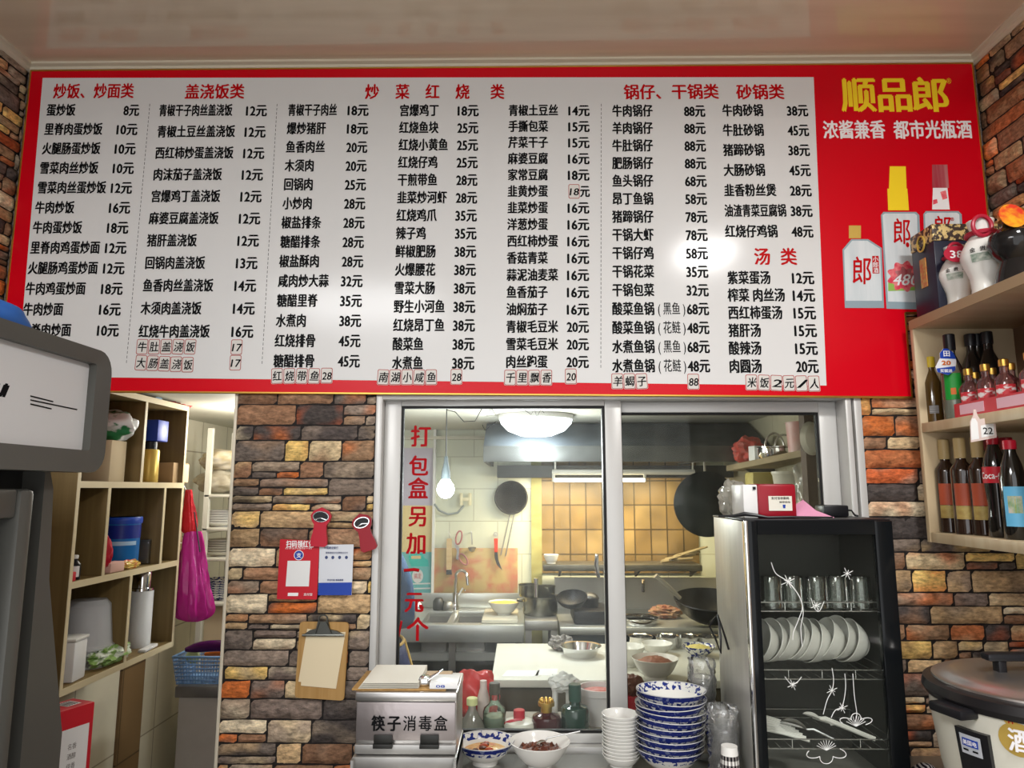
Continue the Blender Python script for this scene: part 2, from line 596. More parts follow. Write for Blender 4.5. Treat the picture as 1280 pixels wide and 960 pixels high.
# thin edge strip of the pillar at the passage
m = MB().box(xo - .004, xo + .006, YW - .006, YW + .1, .5, 1.95, .002)
struct(m, 'trim_1', 'cornice')
m = MB().box(XR, XR + .1, -2, YW + .1, 0, ZC)
m.c = [(.2, .16, .13)] * len(m.v)
stones(m, 1.1, YW, .55, ZC - .02, lambda u, v, d: Vector((XR - d, u, v)), 5, .45)
struct(m, 'wall_right', 'stone', sharp=50)
m = MB().box(XL - .1, XL, -2, YW + .1, 0, ZC)
m.c = [(.2, .16, .13)] * len(m.v)
stones(m, 1.3, YW, 1.5, ZC - .02, lambda u, v, d: Vector((XL + d, u, v)), 9)
struct(m, 'wall_left', 'stone', sharp=50)
struct(MB().box(XL - .1, XL, YW + .1, YB + .1, 0, ZKC), 'wall_left_passage', 'tile_cream')
struct(MB().box(XL, -.35, YB, YB + .1, 0, ZKC), 'wall_kitchen_back', 'tile_white')
struct(MB().box(-.35, 1.37, YB, YB + .1, 0, ZKC), 'wall_kitchen_back.001', 'tile_white')
struct(MB().box(1.27, 1.37, YW + .1, YB, 0, ZKC), 'wall_kitchen_right', TILE('side_tile', '#b9b49c', '#b0aa92', '#857f6a', .3, .2, .5, .35, 'Y'))
struct(MB().box(XL - .1, 1.37, YW + .1, YB + .1, ZKC, ZKC + .06), 'ceiling_kitchen', 'plaster')
struct(MB().box(XL - .1, XR + .1, -2, YW + .1, ZC, ZC + .08), 'ceiling', 'ceil')
struct(MB().box(XL - .1, XR + .1, -2, YB + .1, -.08, 0), 'floor', 'floor')
# the brown tiled strip on the passage wall
y0, y1 = UX(150, 840, XL).y, UX(178, 840, XL).y
struct(MB().box(XL, XL + .012, y0, y1, 0, 1.9), 'trim_2', TILE('brown_tile', '#7d6343', '#75593b', '#4c3a26', .3, .4, 0, .4, 'Y'))
# cornices
def cornice(name, a, b, inward):
    prof = [(0, 0), (.034, 0), (.034, -.008), (.02, -.012), (.018, -.02), (.008, -.026), (0, -.026)]
    a = Vector(a); b = Vector(b); inward = Vector(inward)
    m = MB().ext([a + inward * p + EZ * q for p, q in prof], b - a)
    struct(m, name, 'cornice', sharp=20)
cornice('trim_3', (XL, YW, ZC), (XR, YW, ZC), (0, -1, 0))
cornice('trim_4', (XR, -2, ZC), (XR, YW, ZC), (-1, 0, 0))
cornice('trim_5', (XL, -2, ZC), (XL, YW, ZC), (1, 0, 0))
# white jamb strip beside the window
a0, a1 = U(1074, 500, YW).x, U(1084, 640, YW).x
struct(MB().box(a1 - .022, a1 + .002, YW - .008, YW + .05, ZK, zw1, .002), 'trim_6', 'frame')
struct(MB().box(U(1062, 500, YW).x, a1 - .02, YW + .02, YW + .08, ZK, zw1), 'trim_7', P('jamb_brown', (.2, .15, .09), .6))

# ---------------------------------------------------------------- sliding window
win = tag(thing('window_1', 'two-pane sliding window in a white aluminium frame below the menu board', 'window', ((xw0 + U(1062, 500, YW).x) / 2, YW, ZK)), kind='structure')
XA, XB, XC, XD, XE, XF = xw0, U(500, 507, YW).x, U(757, 507, YW).x, U(778, 507, YW).x, U(1026.5, 514, YW + .04).x, U(1062, 500, YW).x
ZT = zw1
zg1, zg2, zb = U(640, 506, YW).z, U(640, 515, YW + .04).z, U(640, 921, YW).z
m = MB()
m.box(XA, XA + .022, YW - .01, YW + .09, ZK, ZT, .003)
m.box(XF - .02, XF, YW - .01, YW + .09, ZK, ZT, .003)
m.box(XA, XF, YW - .006, YW + .09, ZT - .012, ZT + .01, .002)
m.box(XA, XF, YW + .002, YW + .09, ZK - .04, zb - .03, .003)
m.box(XA, XF, YW + .061, YW + .064, zb - .03, zb - .02)
m.build('outer_frame', 'frame', win)

def sash(x0, x1, z0, z1, yf, fl, fr, ft, fb, pane, gasketw=.008):
    m = MB()
    m.box(x0 - fl, x0, yf, yf + .03, z0 - fb, z1 + ft, .003)
    m.box(x1, x1 + fr, yf, yf + .03, z0 - fb, z1 + ft, .003)
    m.box(x0, x1, yf, yf + .03, z1, z1 + ft, .002)
    m.box(x0, x1, yf, yf + .03, z0 - fb, z0, .002)
    s = m.build('sash', 'frame', win)
    g = gasketw
    m = MB()
    m.box(x0, x0 + g, yf + .006, yf + .024, z0, z1)
    m.box(x1 - g, x1, yf + .006, yf + .024, z0, z1)
    m.box(x0 + g, x1 - g, yf + .006, yf + .024, z1 - g, z1)
    m.box(x0 + g, x1 - g, yf + .006, yf + .024, z0, z0 + g)
    m.build('gasket', 'gasket', s)
    MB().box(x0 + g, x1 - g, yf + .0135, yf + .0165, z0 + g, z1 - g).build('pane', pane, s)
    return s
sl = sash(XB, XC, zb, zg1, YW + .03, XB - XA - .022, XD - XC, .02, .028, 'pane')
sr = sash(XD - .002, XE, zb + .002, zg2, YW + .062, .06, XF - .02 - XE, ZT - zg2 - .013, .028, 'pane_dark')
# vertical lettering on the glass
m = MB()
yl = YW + .0415
for ch, px, py, s in (('打', 525, 545, 26), ('包', 522.5, 582, 25), ('盒', 522, 610, 26), ('另', 520.5, 645, 25), ('加', 519, 679, 26), ('元', 516.5, 752, 25), ('个', 521, 786, 28)):
    p = U(px, py, yl)
    k = U(px + 1, py, yl).x - p.x
    m.text(ch, p, EX, EZ, em=k * s * 1.0, h=k * s * 1.08, align='C', bold=.03)
for pts, r_ in (([(505, 713), (518, 712), (524, 713)], .0052), ([(526, 756), (526.5, 761)], .0052), ([(502, 776), (498, 796)], .0035)):
    m.tube([U(x, y, yl - .0012) for x, y in pts], r_, 6)
m.build('lettering', P('window_lettering', (.36, .0, .004), .5, spec=.1), sl)
# scribbles at the top of the glass
m = MB()
for pts in ([(613, 512), (608, 520), (620, 519), (614, 510)], [(603, 531), (606, 538), (614, 532), (622, 526)], [(656, 513), (664, 518), (668, 511), (671, 521), (676, 512), (680, 516)]):
    m.tube([U(x, y, yl - .0006) for x, y in pts], .0011, 5)
m.build('pen_scribble', 'black', sl)
m = MB()
p = U(746, 706, YW + .068)
m.obox(p, (.012, .02, .07), None, .004)
m.tube([p + Vector((0, -.008, .03)), p + Vector((-.004, -.012, .0)), p + Vector((.004, -.008, -.04))], .006, 8)
m.build('lock', 'chrome', sl)

# ---------------------------------------------------------------- service counter
xc0 = U(440, 930, 2.2).x
ct = thing('service_counter', 'steel-topped service counter running along under the window to the brick wall', 'counter', ((xc0 + XR) / 2, 1.95, 0))
MB().box(xc0, XR - .02, 1.5, YW - .02, ZK - .035, ZK, .006).build('counter_top', P('counter_steel', (.36, .35, .32), .28, .8, var=.25, vscale=(4, 4, 4)), ct)
m = MB().box(xc0 + .03, XR - .04, 1.55, YW - .02, .08, ZK - .035, .004)
m.build('cabinet_body', 'steel_dull', ct)
MB().box(xc0 + .06, XR - .06, 1.6, YW - .06, 0, .08).build('plinth', 'black', ct)
# ================================================================ the menu board
YBf = YW - .022      # printed face of the board
bd = thing('menu_board', 'long red wall menu board with white price panel and printed liquor bottles', 'menu board', U(620, 490, YW - .012))
def BP(px, py, d=0):
    p = U(px, py, YBf)
    p.y -= d
    return p
outline = [(39, 84), (1216, 83), (1244, 391), (1131, 391), (1138.5, 496.5), (2, 488)]
# true rectangle edges in the plane of the wall, with the notch cut for the shelf
zt = BP(640, 83.5).z
x_l, x_r = BP(39, 84).x, min(BP(1216, 83).x, XR - .02)
x_n = BP(1131.5, 392).x
z_n = BP(1131, 391).z
zb0, zb1 = BP(140, 489.5).z, BP(1138, 496.5).z
zbl = zb0 + (zb0 - zb1) / (BP(1138, 496).x - BP(140, 489).x) * (BP(140, 489).x - x_l)
poly = [(x_l, zt), (x_r, zt), (x_r, z_n), (x_n, z_n), (x_n, zb1), (x_l, zbl)]
MB().ext([(x, YBf, z) for x, z in poly], (0, .02, 0)).build('backing_panel', 'board_red', bd, smooth=False)
m = MB()
for (a, b), (c_, d_) in zip(poly, poly[1:] + poly[:1]):
    m.tube([(a, YBf + .002, b), (c_, YBf + .002, d_)], .0042, 6)
m.build('edge_strip', 'gold', bd)
wp = [(53.5, 97.5), (1017, 96.5), (1033, 482), (22, 470.5)]
w4 = [BP(*p, .0006) for p in wp]
MB().add(w4, [(0, 3, 2, 1)]).build('price_panel', 'board_white', bd, smooth=False)
KX = (BP(641, 250).x - BP(640, 250).x)      # metres a pixel across
KZ = (BP(640, 250).z - BP(640, 251).z)
TD = .0011
def btext(m, s, px, py, pitch=None, h=17, wpx=None, align='L', bold=.045, d=TD, ital=0):
    m.text(s, BP(px, py, d), EX, EZ, w=wpx * KX if wpx else None, em=pitch * KX if pitch else None, h=h * KZ, align=align, bold=bold, ital=ital)

def column(rows, x0, y0, x1, y1, p0, p1, pitch=12.55, h=16.6):
    A, B = BP(x0, y0, TD), BP(x1, y1, TD)
    PA, PB = BP(p0, y0, TD), BP(p1, y1, TD)
    n = len(rows)
    for i, (nm, pr) in enumerate(rows):
        md, mp = MB(), MB()
        t = i / max(1, n - 1)
        q = A.lerp(B, t)
        k = pitch * KX
        if len(nm) > 5 and 青(nm): k *= .84
        if '（' in nm:
            a, b = nm.split('（')
            md.text(a, q, EX, EZ, em=k, h=h * KZ, bold=.045)
            md.text('(' + ' ' + b.rstrip('）') + ' )', q + EX * (k * len(a) + .012), EX, EZ, w=k * 2.55, h=h * KZ * .95, bold=.012)
        else:
            md.text(nm, q, EX, EZ, em=k, h=h * KZ, bold=.045)
        if pr is None:
            mp.text('元', PA.lerp(PB, t), EX, EZ, em=12.6 * KX, h=h * KZ, align='R', bold=.045)
        else:
            mp.text('%s元' % pr, PA.lerp(PB, t), EX, EZ, w=(26 if pr > 9 else 19.5) * KX, h=h * KZ * 1.02, align='R', bold=.045)
        md.build('dish_lettering', 'ink', bd, smooth=False)
        mp.build('price_lettering', 'ink', bd, smooth=False)

def 青(nm): return nm.startswith('青椒干子') or nm.startswith('油渣')
def rows(s):
    out = []
    for t in s.split():
        a, b = t.split(':')
        out.append((a.replace('_', ' '), int(b) if b else None))
    return out
column(rows('蛋炒饭:8 里脊肉蛋炒饭:10 火腿肠蛋炒饭:10 雪菜肉丝炒饭:10 雪菜肉丝蛋炒饭:12 牛肉炒饭:16 牛肉蛋炒饭:18 里脊肉鸡蛋炒面:12 火腿肠鸡蛋炒面:12 牛肉鸡蛋炒面:18 牛肉炒面:16 里脊肉炒面:10'), 58.5, 137.5, 26, 412.5, 174, 148.5)
column(rows('青椒干子肉丝盖浇饭:12 青椒土豆丝盖浇饭:12 西红柿炒蛋盖浇饭:12 肉沫茄子盖浇饭:12 宫爆鸡丁盖浇饭:12 麻婆豆腐盖浇饭:12 猪肝盖浇饭:12 回锅肉盖浇饭:13 鱼香肉丝盖浇饭:14 木须肉盖浇饭:14 红烧牛肉盖浇饭:16'), 199, 138, 173.5, 414, 333.5, 316.5)
column(rows('青椒干子肉丝:18 爆炒猪肝:18 鱼香肉丝:20 木须肉:20 回锅肉:25 小炒肉:28 椒盐排条:28 糖醋排条:28 椒盐酥肉:28 咸肉炒大蒜:32 糖醋里脊:35 水煮肉:38 红烧排骨:45 糖醋排骨:45'), 360, 137.5, 342, 451, 460.5, 449.5)
column(rows('宫爆鸡丁:18 红烧鱼块:25 红烧小黄鱼:25 红烧仔鸡:25 干煎带鱼:28 韭菜炒河虾:28 红烧鸡爪:35 辣子鸡:35 鲜椒肥肠:38 火爆腰花:38 雪菜大肠:38 野生小河鱼:38 红烧昂丁鱼:38 酸菜鱼:38 水煮鱼:38'), 499.5, 138, 490, 453.5, 598, 592.5, 12.6)
column(rows('青椒土豆丝:14 手撕包菜:15 芹菜干子:15 麻婆豆腐:16 家常豆腐:18 韭黄炒蛋: 韭菜炒蛋:16 洋葱炒蛋:16 西红柿炒蛋:16 香菇青菜:16 蒜泥油麦菜:16 鱼香茄子:16 油焖茄子:16 青椒毛豆米:20 雪菜毛豆米:20 肉丝跑蛋:20'), 635.5, 138, 632, 452, 736.5, 735.5, 12.7, 15.8)
column(rows('牛肉锅仔:88 羊肉锅仔:88 牛肚锅仔:88 肥肠锅仔:88 鱼头锅仔:68 昂丁鱼锅:58 猪蹄锅仔:78 干锅大虾:78 干锅仔鸡:58 干锅花菜:35 干锅包菜:32 酸菜鱼锅（黑鱼）:68 酸菜鱼锅（花鲢）:48 水煮鱼锅（黑鱼）:68 水煮鱼锅（花鲢）:48'), 765, 138.5, 765, 457, 881, 887, 12.9)
column(rows('牛肉砂锅:38 牛肚砂锅:45 猪蹄砂锅:38 大肠砂锅:45 韭香粉丝煲:28 油渣青菜豆腐锅:38 红烧仔鸡锅:48'), 902.5, 138, 906, 289, 1009.5, 1016, 13)
column(rows('紫菜蛋汤:12 榨菜_肉丝汤:14 西红柿蛋汤:15 猪肝汤:15 酸辣汤:15 肉圆汤:20'), 909, 347, 911, 457.5, 1017, 1022.5, 13.2, 17)

def heading(s, px, py, wpx, h=21):
    m = MB()
    btext(m, s, px, py, h=h, wpx=wpx, bold=.034)
    m.build('heading_lettering', 'red_ink', bd, smooth=False)
heading('炒饭、炒面类', 67.5, 114, 104)
heading('盖浇饭类', 232, 114.5, 76)
for ch, px in (('炒', 464.5), ('菜', 502.5), ('红', 540), ('烧', 577.5), ('类', 621)):
    m_ = MB()
    btext(m_, ch, px, 114.5, 18.6, 21, align='C', bold=.034)
    m_.build('heading_lettering', 'red_ink', bd, smooth=False)
heading('锅仔、干锅类', 780, 115, 120)
heading('砂锅类', 920.5, 115, 60)
heading('汤', 943, 320.5, 18.5, 22)
heading('类', 976, 320.5, 19, 22)
for (xa, ya), (xb, yb) in (((187.5, 130), (158, 456)), ((346.5, 130), (327.5, 457)), ((751.5, 130), (751, 462))):
    m = MB()
    A, B = BP(xa, ya, TD), BP(xb, yb, TD)
    for i in range(60):
        a, b = A.lerp(B, i / 60), A.lerp(B, (i + .62) / 60)
        m.add([a - EX * .0008, a + EX * .0008, b + EX * .0008, b - EX * .0008], [(0, 3, 2, 1)])
    m.build('dashed_line', 'ink', bd, smooth=False)
# advertisement on the red side
m = MB()
btext(m, '顺', 1052, 118, h=48, wpx=42, bold=.03, d=.0008)
btext(m, '品', 1098, 118, h=48, wpx=40, bold=.03, d=.0008)
btext(m, '郎', 1141, 118, h=48, wpx=43, bold=.03, d=.0008)
btext(m, '®', 1183, 101, h=10, wpx=6, bold=0, d=.0008)
m.build('brand_lettering', 'yellow_ink', bd, smooth=False)
m = MB()
btext(m, '浓酱兼香', 1029, 162, h=25, wpx=77, bold=.03, d=.0008)
btext(m, '都市光瓶酒', 1117, 162, h=25, wpx=97, bold=.03, d=.0008)
m.build('slogan_lettering', 'white_ink', bd, smooth=False)
M['pic_glass'] = P('printed_glass', (.56, .62, .64), .35, col2=(.72, .75, .76), vscale=(26, 1, 2))
M['pic_edge'] = P('printed_edge', (.28, .36, .4), .35)
M['pic_pink'] = P('printed_flower', (.72, .05, .09), .35, col2=(.85, .25, .25), vscale=(60, 60, 60))
M['pic_green'] = P('printed_leaf', (.3, .5, .1), .35)
M['pic_cap_red'] = P('printed_red_cap', (.35, .02, .04), .35, col2=(.5, .2, .2), vscale=(60, 1, 1))
def pp(m, pts, mi, d):
    m.add([BP(x, y, d) for x, y in pts], [tuple(range(len(pts)))[::-1]], mi)
def bottle_picture(polys, texts):
    mats = ['pic_glass', 'pic_edge', 'red_ink', 'yellow_ink', 'pic_pink', 'pic_green', 'gold_paint', 'pic_cap_red', 'white_ink']
    m = MB()
    for i, (mi, pts) in enumerate(polys): pp(m, pts, mi, .0007 + .00012 * i)
    for mi, s, x, y, wd, h, it in texts:
        a = len(m.f)
        m.text(s, BP(x, y, .0022), EX, EZ, w=wd * KX, h=h * KZ, align='C', bold=.012, mi=mi, ital=it)
    m.build('bottle_picture', mats, bd, smooth=False)
bottle_picture([(1, [(1053, 312), (1064, 299), (1085, 299), (1102, 310), (1105, 385), (1056, 385)]), (0, [(1055, 313), (1065, 301), (1084, 301), (1100, 311), (1102.5, 376), (1057, 376)]),
                (6, [(1061, 282), (1076, 282), (1076, 298), (1061, 298)]), (1, [(1057, 377), (1103, 377), (1103.5, 381), (1057.5, 381)]), (2, [(1090, 320), (1098, 320), (1099, 342), (1090.5, 342)])],
               [(2, '郎', 1076, 338, 22, 36, .1), (8, '小', 1094, 324, 6, 7, 0), (8, '郎', 1094, 331, 6, 7, 0), (8, '酒', 1094.5, 338, 6, 7, 0)])
bottle_picture([(1, [(1101, 269), (1104, 265), (1145, 265), (1149, 269), (1154, 387), (1108, 386)]), (0, [(1103, 269), (1106, 267), (1143, 267), (1146, 269), (1150, 378), (1110, 377)]),
                (3, [(1112, 208), (1132, 208), (1134, 262), (1110, 262)]), (3, [(1109, 236), (1134, 236), (1136, 263), (1110, 263)]),
                (5, [(1110, 350), (1150, 352), (1150, 363), (1110, 364)]), (4, [(1130.5 + 20 * (1 + .13 * math.cos(9 * a)) * math.cos(a), 345.5 + 17.5 * (1 + .13 * math.cos(9 * a)) * math.sin(a)) for a in [i * PI / 36 for i in range(72)]]), (7, [(1130.5 + 11 * (1 + .2 * math.cos(7 * a)) * math.cos(a), 344 + 9 * (1 + .2 * math.cos(7 * a)) * math.sin(a)) for a in [i * PI / 24 for i in range(48)]])],
               [(2, '郎', 1126, 289, 20, 34, .1), (8, '480', 1130, 349, 30, 19, .3), (2, '●', 1134, 306, 4, 8, 0)])
bottle_picture([(1, [(1154, 268), (1157, 264), (1198, 264), (1202, 268), (1205, 330), (1156, 330)]), (0, [(1156, 268), (1159, 266), (1196, 266), (1199, 268), (1202, 330), (1158, 330)]),
                (8, [(1166, 234), (1184, 234), (1187, 262), (1165, 262)]), (7, [(1165, 206), (1184, 206), (1186, 235), (1165, 235)]), (4, [(1175, 240), (1182, 238), (1184, 248), (1178, 250)]), (4, [(1166, 250), (1171, 249), (1172, 254), (1166, 256)])],
               [(2, '郎', 1177, 284, 20, 30, .1), (2, '®', 1190, 274, 4, 6, 0)])
# handwritten paper stickers
M['sticker'] = P('sticker_paper', (.66, .64, .6), .6)
def sticker(ch, px, py, w_=14.4, h_=18.5, rot=0, d=.0016, bold=.022, sh=.12):
    c_ = BP(px, py, d)
    ux = Vector((math.cos(R(rot)), 0, math.sin(R(rot))))
    uz = Vector((-math.sin(R(rot)), 0, math.cos(R(rot))))
    s = MB().add([c_ + ux * (a * KX) + uz * (b * KZ) for a, b in rrect(w_, h_, 2)], [tuple(range(20))]).build('sticker', 'sticker', bd, smooth=False)
    m = MB()
    o_ = [c_ - EY * .0003 + ux * (a * KX) + uz * (b * KZ) for a, b in rrect(w_ - .6, h_ - .6, 2)]
    i_ = [c_ - EY * .0003 + ux * (a * KX) + uz * (b * KZ) for a, b in rrect(w_ - 2, h_ - 2, 1.6)]
    m.add(o_ + i_, [(k, (k + 1) % 20, 20 + (k + 1) % 20, 20 + k) for k in range(20)])
    m.build('border', P_red_line, s, smooth=False)
    m = MB()
    m.text(ch, c_ - EY * .0004, ux, uz, w=(10.5 if len(ch) < 2 else 11) * KX, h=12.5 * KZ, align='C', bold=bold, ital=sh)
    m.build('handwriting', 'ink', s, smooth=False)
P_red_line = P('sticker_line', (.42, .05, .05), .5)
def strip(s, x0, y0, step, dy=0):
    for i, ch in enumerate(s):
        sticker(ch, x0 + i * step, y0 + i * dy, rot=rnd.uniform(-3, 3), d=.0016 + (i % 2) * .0006, sh=rnd.uniform(.05, .25))
strip('牛肚盖浇饭', 178, 433.5, 15)
strip('大肠盖浇饭', 176.5, 453.5, 14.6, .6)
sticker('17', 296, 434)
sticker('17', 294.5, 453.5)
strip('红烧带鱼', 346.5, 470, 15.4)
sticker('28', 408.5, 469.5)
strip('南湖小咸鱼', 479, 471.5, 15)
sticker('28', 570.5, 471)
strip('千里飘香', 637.5, 472, 15.1)
sticker('20', 713.5, 470.5)
strip('羊蝎子', 771.5, 476.5, 15.2)
sticker('88', 866.5, 477)
strip('米饭2元/人', 939, 478, 15.6, .3)
sticker('18', 717.5, 239.5)
# ================================================================ shared builders
def CYL(px, py, cx, cy, r):
    d = ray(px, py)
    ox, oy = EYE.x - cx, EYE.y - cy
    A = d.x ** 2 + d.y ** 2
    B = 2 * (ox * d.x + oy * d.y)
    D = B * B - 4 * A * (ox * ox + oy * oy - r * r)
    t = (-B - math.sqrt(max(D, 0))) / (2 * A)
    p = EYE + d * t
    return math.atan2(p.y - cy, p.x - cx), p.z

def ctext(m, body, c, r, ang, z, em, h, bold=.02, mi=0, align='C'):
    vs, fs, x0, x1 = glyphs(body)
    for k, (dx, dy) in enumerate([(0, 0)] if not bold else [(-bold, -bold * .5), (0, bold * .6), (bold, -bold * .5)]):
        pts = []
        for x, y in vs:
            a = ang + ((x - (x0 + x1) / 2) + dx) * em / r
            rr = r + k * .00005
            pts.append((c[0] + rr * math.cos(a), c[1] + rr * math.sin(a), c[2] + z + (y - .385 + dy) * h))
        m.add(pts, fs, mi)

def rad(prof, z):
    for (r0, z0), (r1, z1) in zip(prof, prof[1:]):
        if z0 <= z <= z1 and z1 > z0: return r0 + (r1 - r0) * (z - z0) / (z1 - z0)
    return prof[-1][0]

def face(loc):
    return math.atan2(-loc[1], -loc[0])

def bottle(name, label, cat, group, loc, prof, body, cap=None, bands=(), texts=(), liquid=None, n=24):
    t = thing(name, label, cat, loc, group)
    L = Vector(loc)
    fa = face(loc)
    MB().lathe([(0, prof[0][1])] + prof + [(0, prof[-1][1])], L, n).build('bottle_body' if name != 'jar' else 'jar_body', body, t)
    if liquid:
        zt_, mt = liquid
        lp = [(r - .002, z + .002) for r, z in prof if z < zt_]
        MB().lathe([(0, lp[0][1])] + lp + [(rad(prof, zt_) - .002, zt_), (0, zt_)], L, n).build('liquid', mt, t)
    if cap:
        r, z0, z1, mt = cap[:4]
        MB().lathe([(0, z0), (r, z0), (r * 1.02, z0 + (z1 - z0) * .5), (r, z1 - .002), (r - .002, z1), (0, z1)], L, 16).build('cap', mt, t)
    for b in bands:
        z0, z1, mt, ha = b[:4]
        k = 8 if ha < PI else 1
        pr = [(rad(prof, z0 + (z1 - z0) * i / 4) + .0009, z0 + (z1 - z0) * i / 4) for i in range(5)]
        lm = MB().lathe(pr, L, 16 if ha < PI else n, None, 0, fa - ha, fa + ha if ha < PI else fa - ha + 2 * PI).build('label', mt, t)
    for s, z, em, h, mt in texts:
        m = MB()
        ctext(m, s, L, rad(prof, z) + .0016, fa, z, em, h)
        m.build('label_lettering', mt, t)
    return t

def bowl_prof(R_, H, foot=.45, th=.003, fh=.008, pw=.62):
    out = [(0, fh * .6), (R_ * foot - .003, fh * .6), (R_ * foot - .002, 0), (R_ * foot, 0), (R_ * foot, fh)]
    for i in range(1, 9):
        t = i / 8
        out.append((R_ * (foot + (1 - foot) * (t ** pw)), fh + (H - fh) * t))
    inn = [(r - th, z + (th * .4 if i else th)) for i, (r, z) in enumerate(out[5:])][::-1]
    return out, [(R_ - th * .4, H + .001)] + inn[1:] + [(R_ * foot * .8, fh + th), (0, fh + th)]
M['blue_white'] = P('blue_floral_glaze', (.02, .035, .2), .15, col2=(.7, .7, .68), vscale=(75, 75, 75), ramp=(.47, .5), detail=2)
M['rim_grey'] = P('rim_grey', (.5, .5, .5), .15)
M['blue_band'] = P('blue_band', (.015, .025, .17), .15, col2=(.14, .17, .3), vscale=(75, 75, 75), ramp=(.58, .66), detail=2)
M['blue_glaze'] = P('blue_glaze', (.015, .025, .17), .15)

# ================================================================ dish disinfecting cabinet
cx0, cx1, cy0, cy1, cz0, cz1 = .613, 1.017, 2.0, 2.315, ZK, 1.517
M['door_glass'] = GLASS('smoked_door_glass', (.92, .93, .91), .008, (.6, .65, .6), .22, .02)
M['cab_in'] = P('cabinet_interior', (.07, .07, .065), .5, .2)
M['wire'] = P('wire_chrome', (.6, .6, .58), .25, .9)
M['etch'] = P('etched_white', (.8, .8, .78), .5)
cb = thing('dish_cabinet', 'steel and black dish cabinet with a glass door decorated with white flowers', 'cabinet', ((cx0 + cx1) / 2, (cy0 + cy1) / 2, cz0))
m = MB()
m.box(cx0, cx0 + .012, cy0 + .02, cy1, cz0, cz1 - .006, .002)
m.box(cx1 - .012, cx1, cy0 + .02, cy1, cz0, cz1 - .006, .002)
m.box(cx0 + .012, cx1 - .012, cy0 + .02, cy1, cz0, cz0 + .03)
m.build('housing', P('cabinet_steel', (.55, .54, .5), .38, .6, var=.1, vscale=(3, 60, 3)), cb)
MB().box(cx0 - .003, cx1 + .003, cy0 + .012, cy1, cz1 - .006, cz1, .002).build('top_plate', 'black', cb)
m = MB()
m.box(cx0 + .012, cx1 - .012, cy1 - .012, cy1 - .004, cz0 + .03, cz1 - .006)
m.box(cx0 + .012, cx0 + .016, cy0 + .03, cy1 - .012, cz0 + .03, cz1 - .006)
m.box(cx1 - .016, cx1 - .012, cy0 + .03, cy1 - .012, cz0 + .03, cz1 - .006)
m.build('liner', 'cab_in', cb)
gx0, gx1, gz0, gz1 = U(953, 800, cy0).x, U(1103, 800, cy0).x, cz0 + .05, U(1020, 668, cy0).z
m = MB()
m.box(cx0 + .008, gx0, cy0 - .004, cy0 + .018, cz0, cz1 - .004, .002)
m.box(gx1, cx1, cy0 - .004, cy0 + .018, cz0, cz1 - .004, .002)
m.box(gx0, gx1, cy0 - .004, cy0 + .018, cz0, gz0)
m.box(gx0, gx1, cy0 - .004, cy0 + .018, gz1, cz1 - .004)
dr = m.build('door', P('black_glass', (.006, .007, .008), .12, spec=.18), cb)
MB().box(gx0, gx1, cy0 + .002, cy0 + .005, gz0, gz1).build('door_pane', 'door_glass', dr)
MB().box(cx0, cx0 + .008, cy0 - .006, cy0 + .018, cz0, cz1 - .004, .001).build('edge_strip', 'chrome', dr)
m = MB()
ye = cy0 + .001
def ln(pts, r_=.0011):
    # smooth line through pixel points
    P3 = [U(x, y, ye) for x, y in pts]
    out = []
    for i in range(len(P3) - 1):
        p0, p1, p2, p3 = P3[max(i - 1, 0)], P3[i], P3[i + 1], P3[min(i + 2, len(P3) - 1)]
        for k in range(5):
            t = k / 5
            out.append(.5 * ((2 * p1) + (p2 - p0) * t + (2 * p0 - 5 * p1 + 4 * p2 - p3) * t * t + (3 * p1 - p0 - 3 * p2 + p3) * t ** 3))
    m.tube(out + [P3[-1]], r_, 5)
ln([(964, 703), (970, 717), (985, 727), (997, 742), (1003, 758), (998, 775), (992, 790), (991, 800)])
ln([(985, 727), (999, 745), (1004, 765), (1001, 785), (1003, 808)])
m.build('vine_print', 'etch', dr)
for P_ in ():
    pass
m = MB()
ln([(1040, 835), (1042, 850), (1040, 863), (1034, 875), (1029, 893)], .001)
ln([(1056, 842), (1057, 860), (1053, 882), (1044, 888), (1039, 897)], .001)
ln([(1066, 842), (1068, 870), (1071, 892), (1069, 902)], .001)
m.build('vine_print', 'etch', dr)
for cx_, cy_, n_, r0, r1 in ((1033, 936, 5, 13, 22), (1070, 906, 5, 9, 18)):
    m = MB()
    pts = []
    for i in range(46):
        a = PI * .95 * i / 45 - (.02)
        rr = r0 + (r1 - r0) * abs(math.sin(a * 3.0))
        pts.append((cx_ + rr * 1.25 * math.cos(a), cy_ + rr * math.sin(a) * (.85 if cx_ == 1033 else -.8)))
    ln(pts, .001)
    for i in range(9):
        a = PI * (.12 + .76 * i / 8)
        ln([(cx_, cy_ + 2), (cx_ + 13 * math.cos(a), cy_ - 11 * math.sin(a))], .0007)
    m.build('flower_print', 'etch', dr)
for x, y, s in ((985, 727, 9), (1059, 717, 8), (1040, 863, 7), (1053, 885, 7), (991, 856, 7), (1020, 757, 7)):
    m = MB()
    for a in (20, 65, 110, 155):
        q = s * (1 if a in (65, 155) else .6)
        ln([(x - q * math.cos(R(a)), y - q * math.sin(R(a))), (x + q * math.cos(R(a)), y + q * math.sin(R(a)))], .0008)
    m.build('sparkle_print', 'etch', dr)
m = MB()
ln([(981, 846), (988, 854), (996, 853), (1002, 846)], .0009)
m.build('butterfly_print', 'etch', dr)
m = MB()
ln([(1014, 748), (1018, 760), (1024, 764), (1030, 752)], .0009)
m.build('flower_print', 'etch', dr)
RZ = [U(1020, 764, cy0 + .03).z, U(1020, 849, cy0 + .03).z, U(1020, 936, cy0 + .03).z]
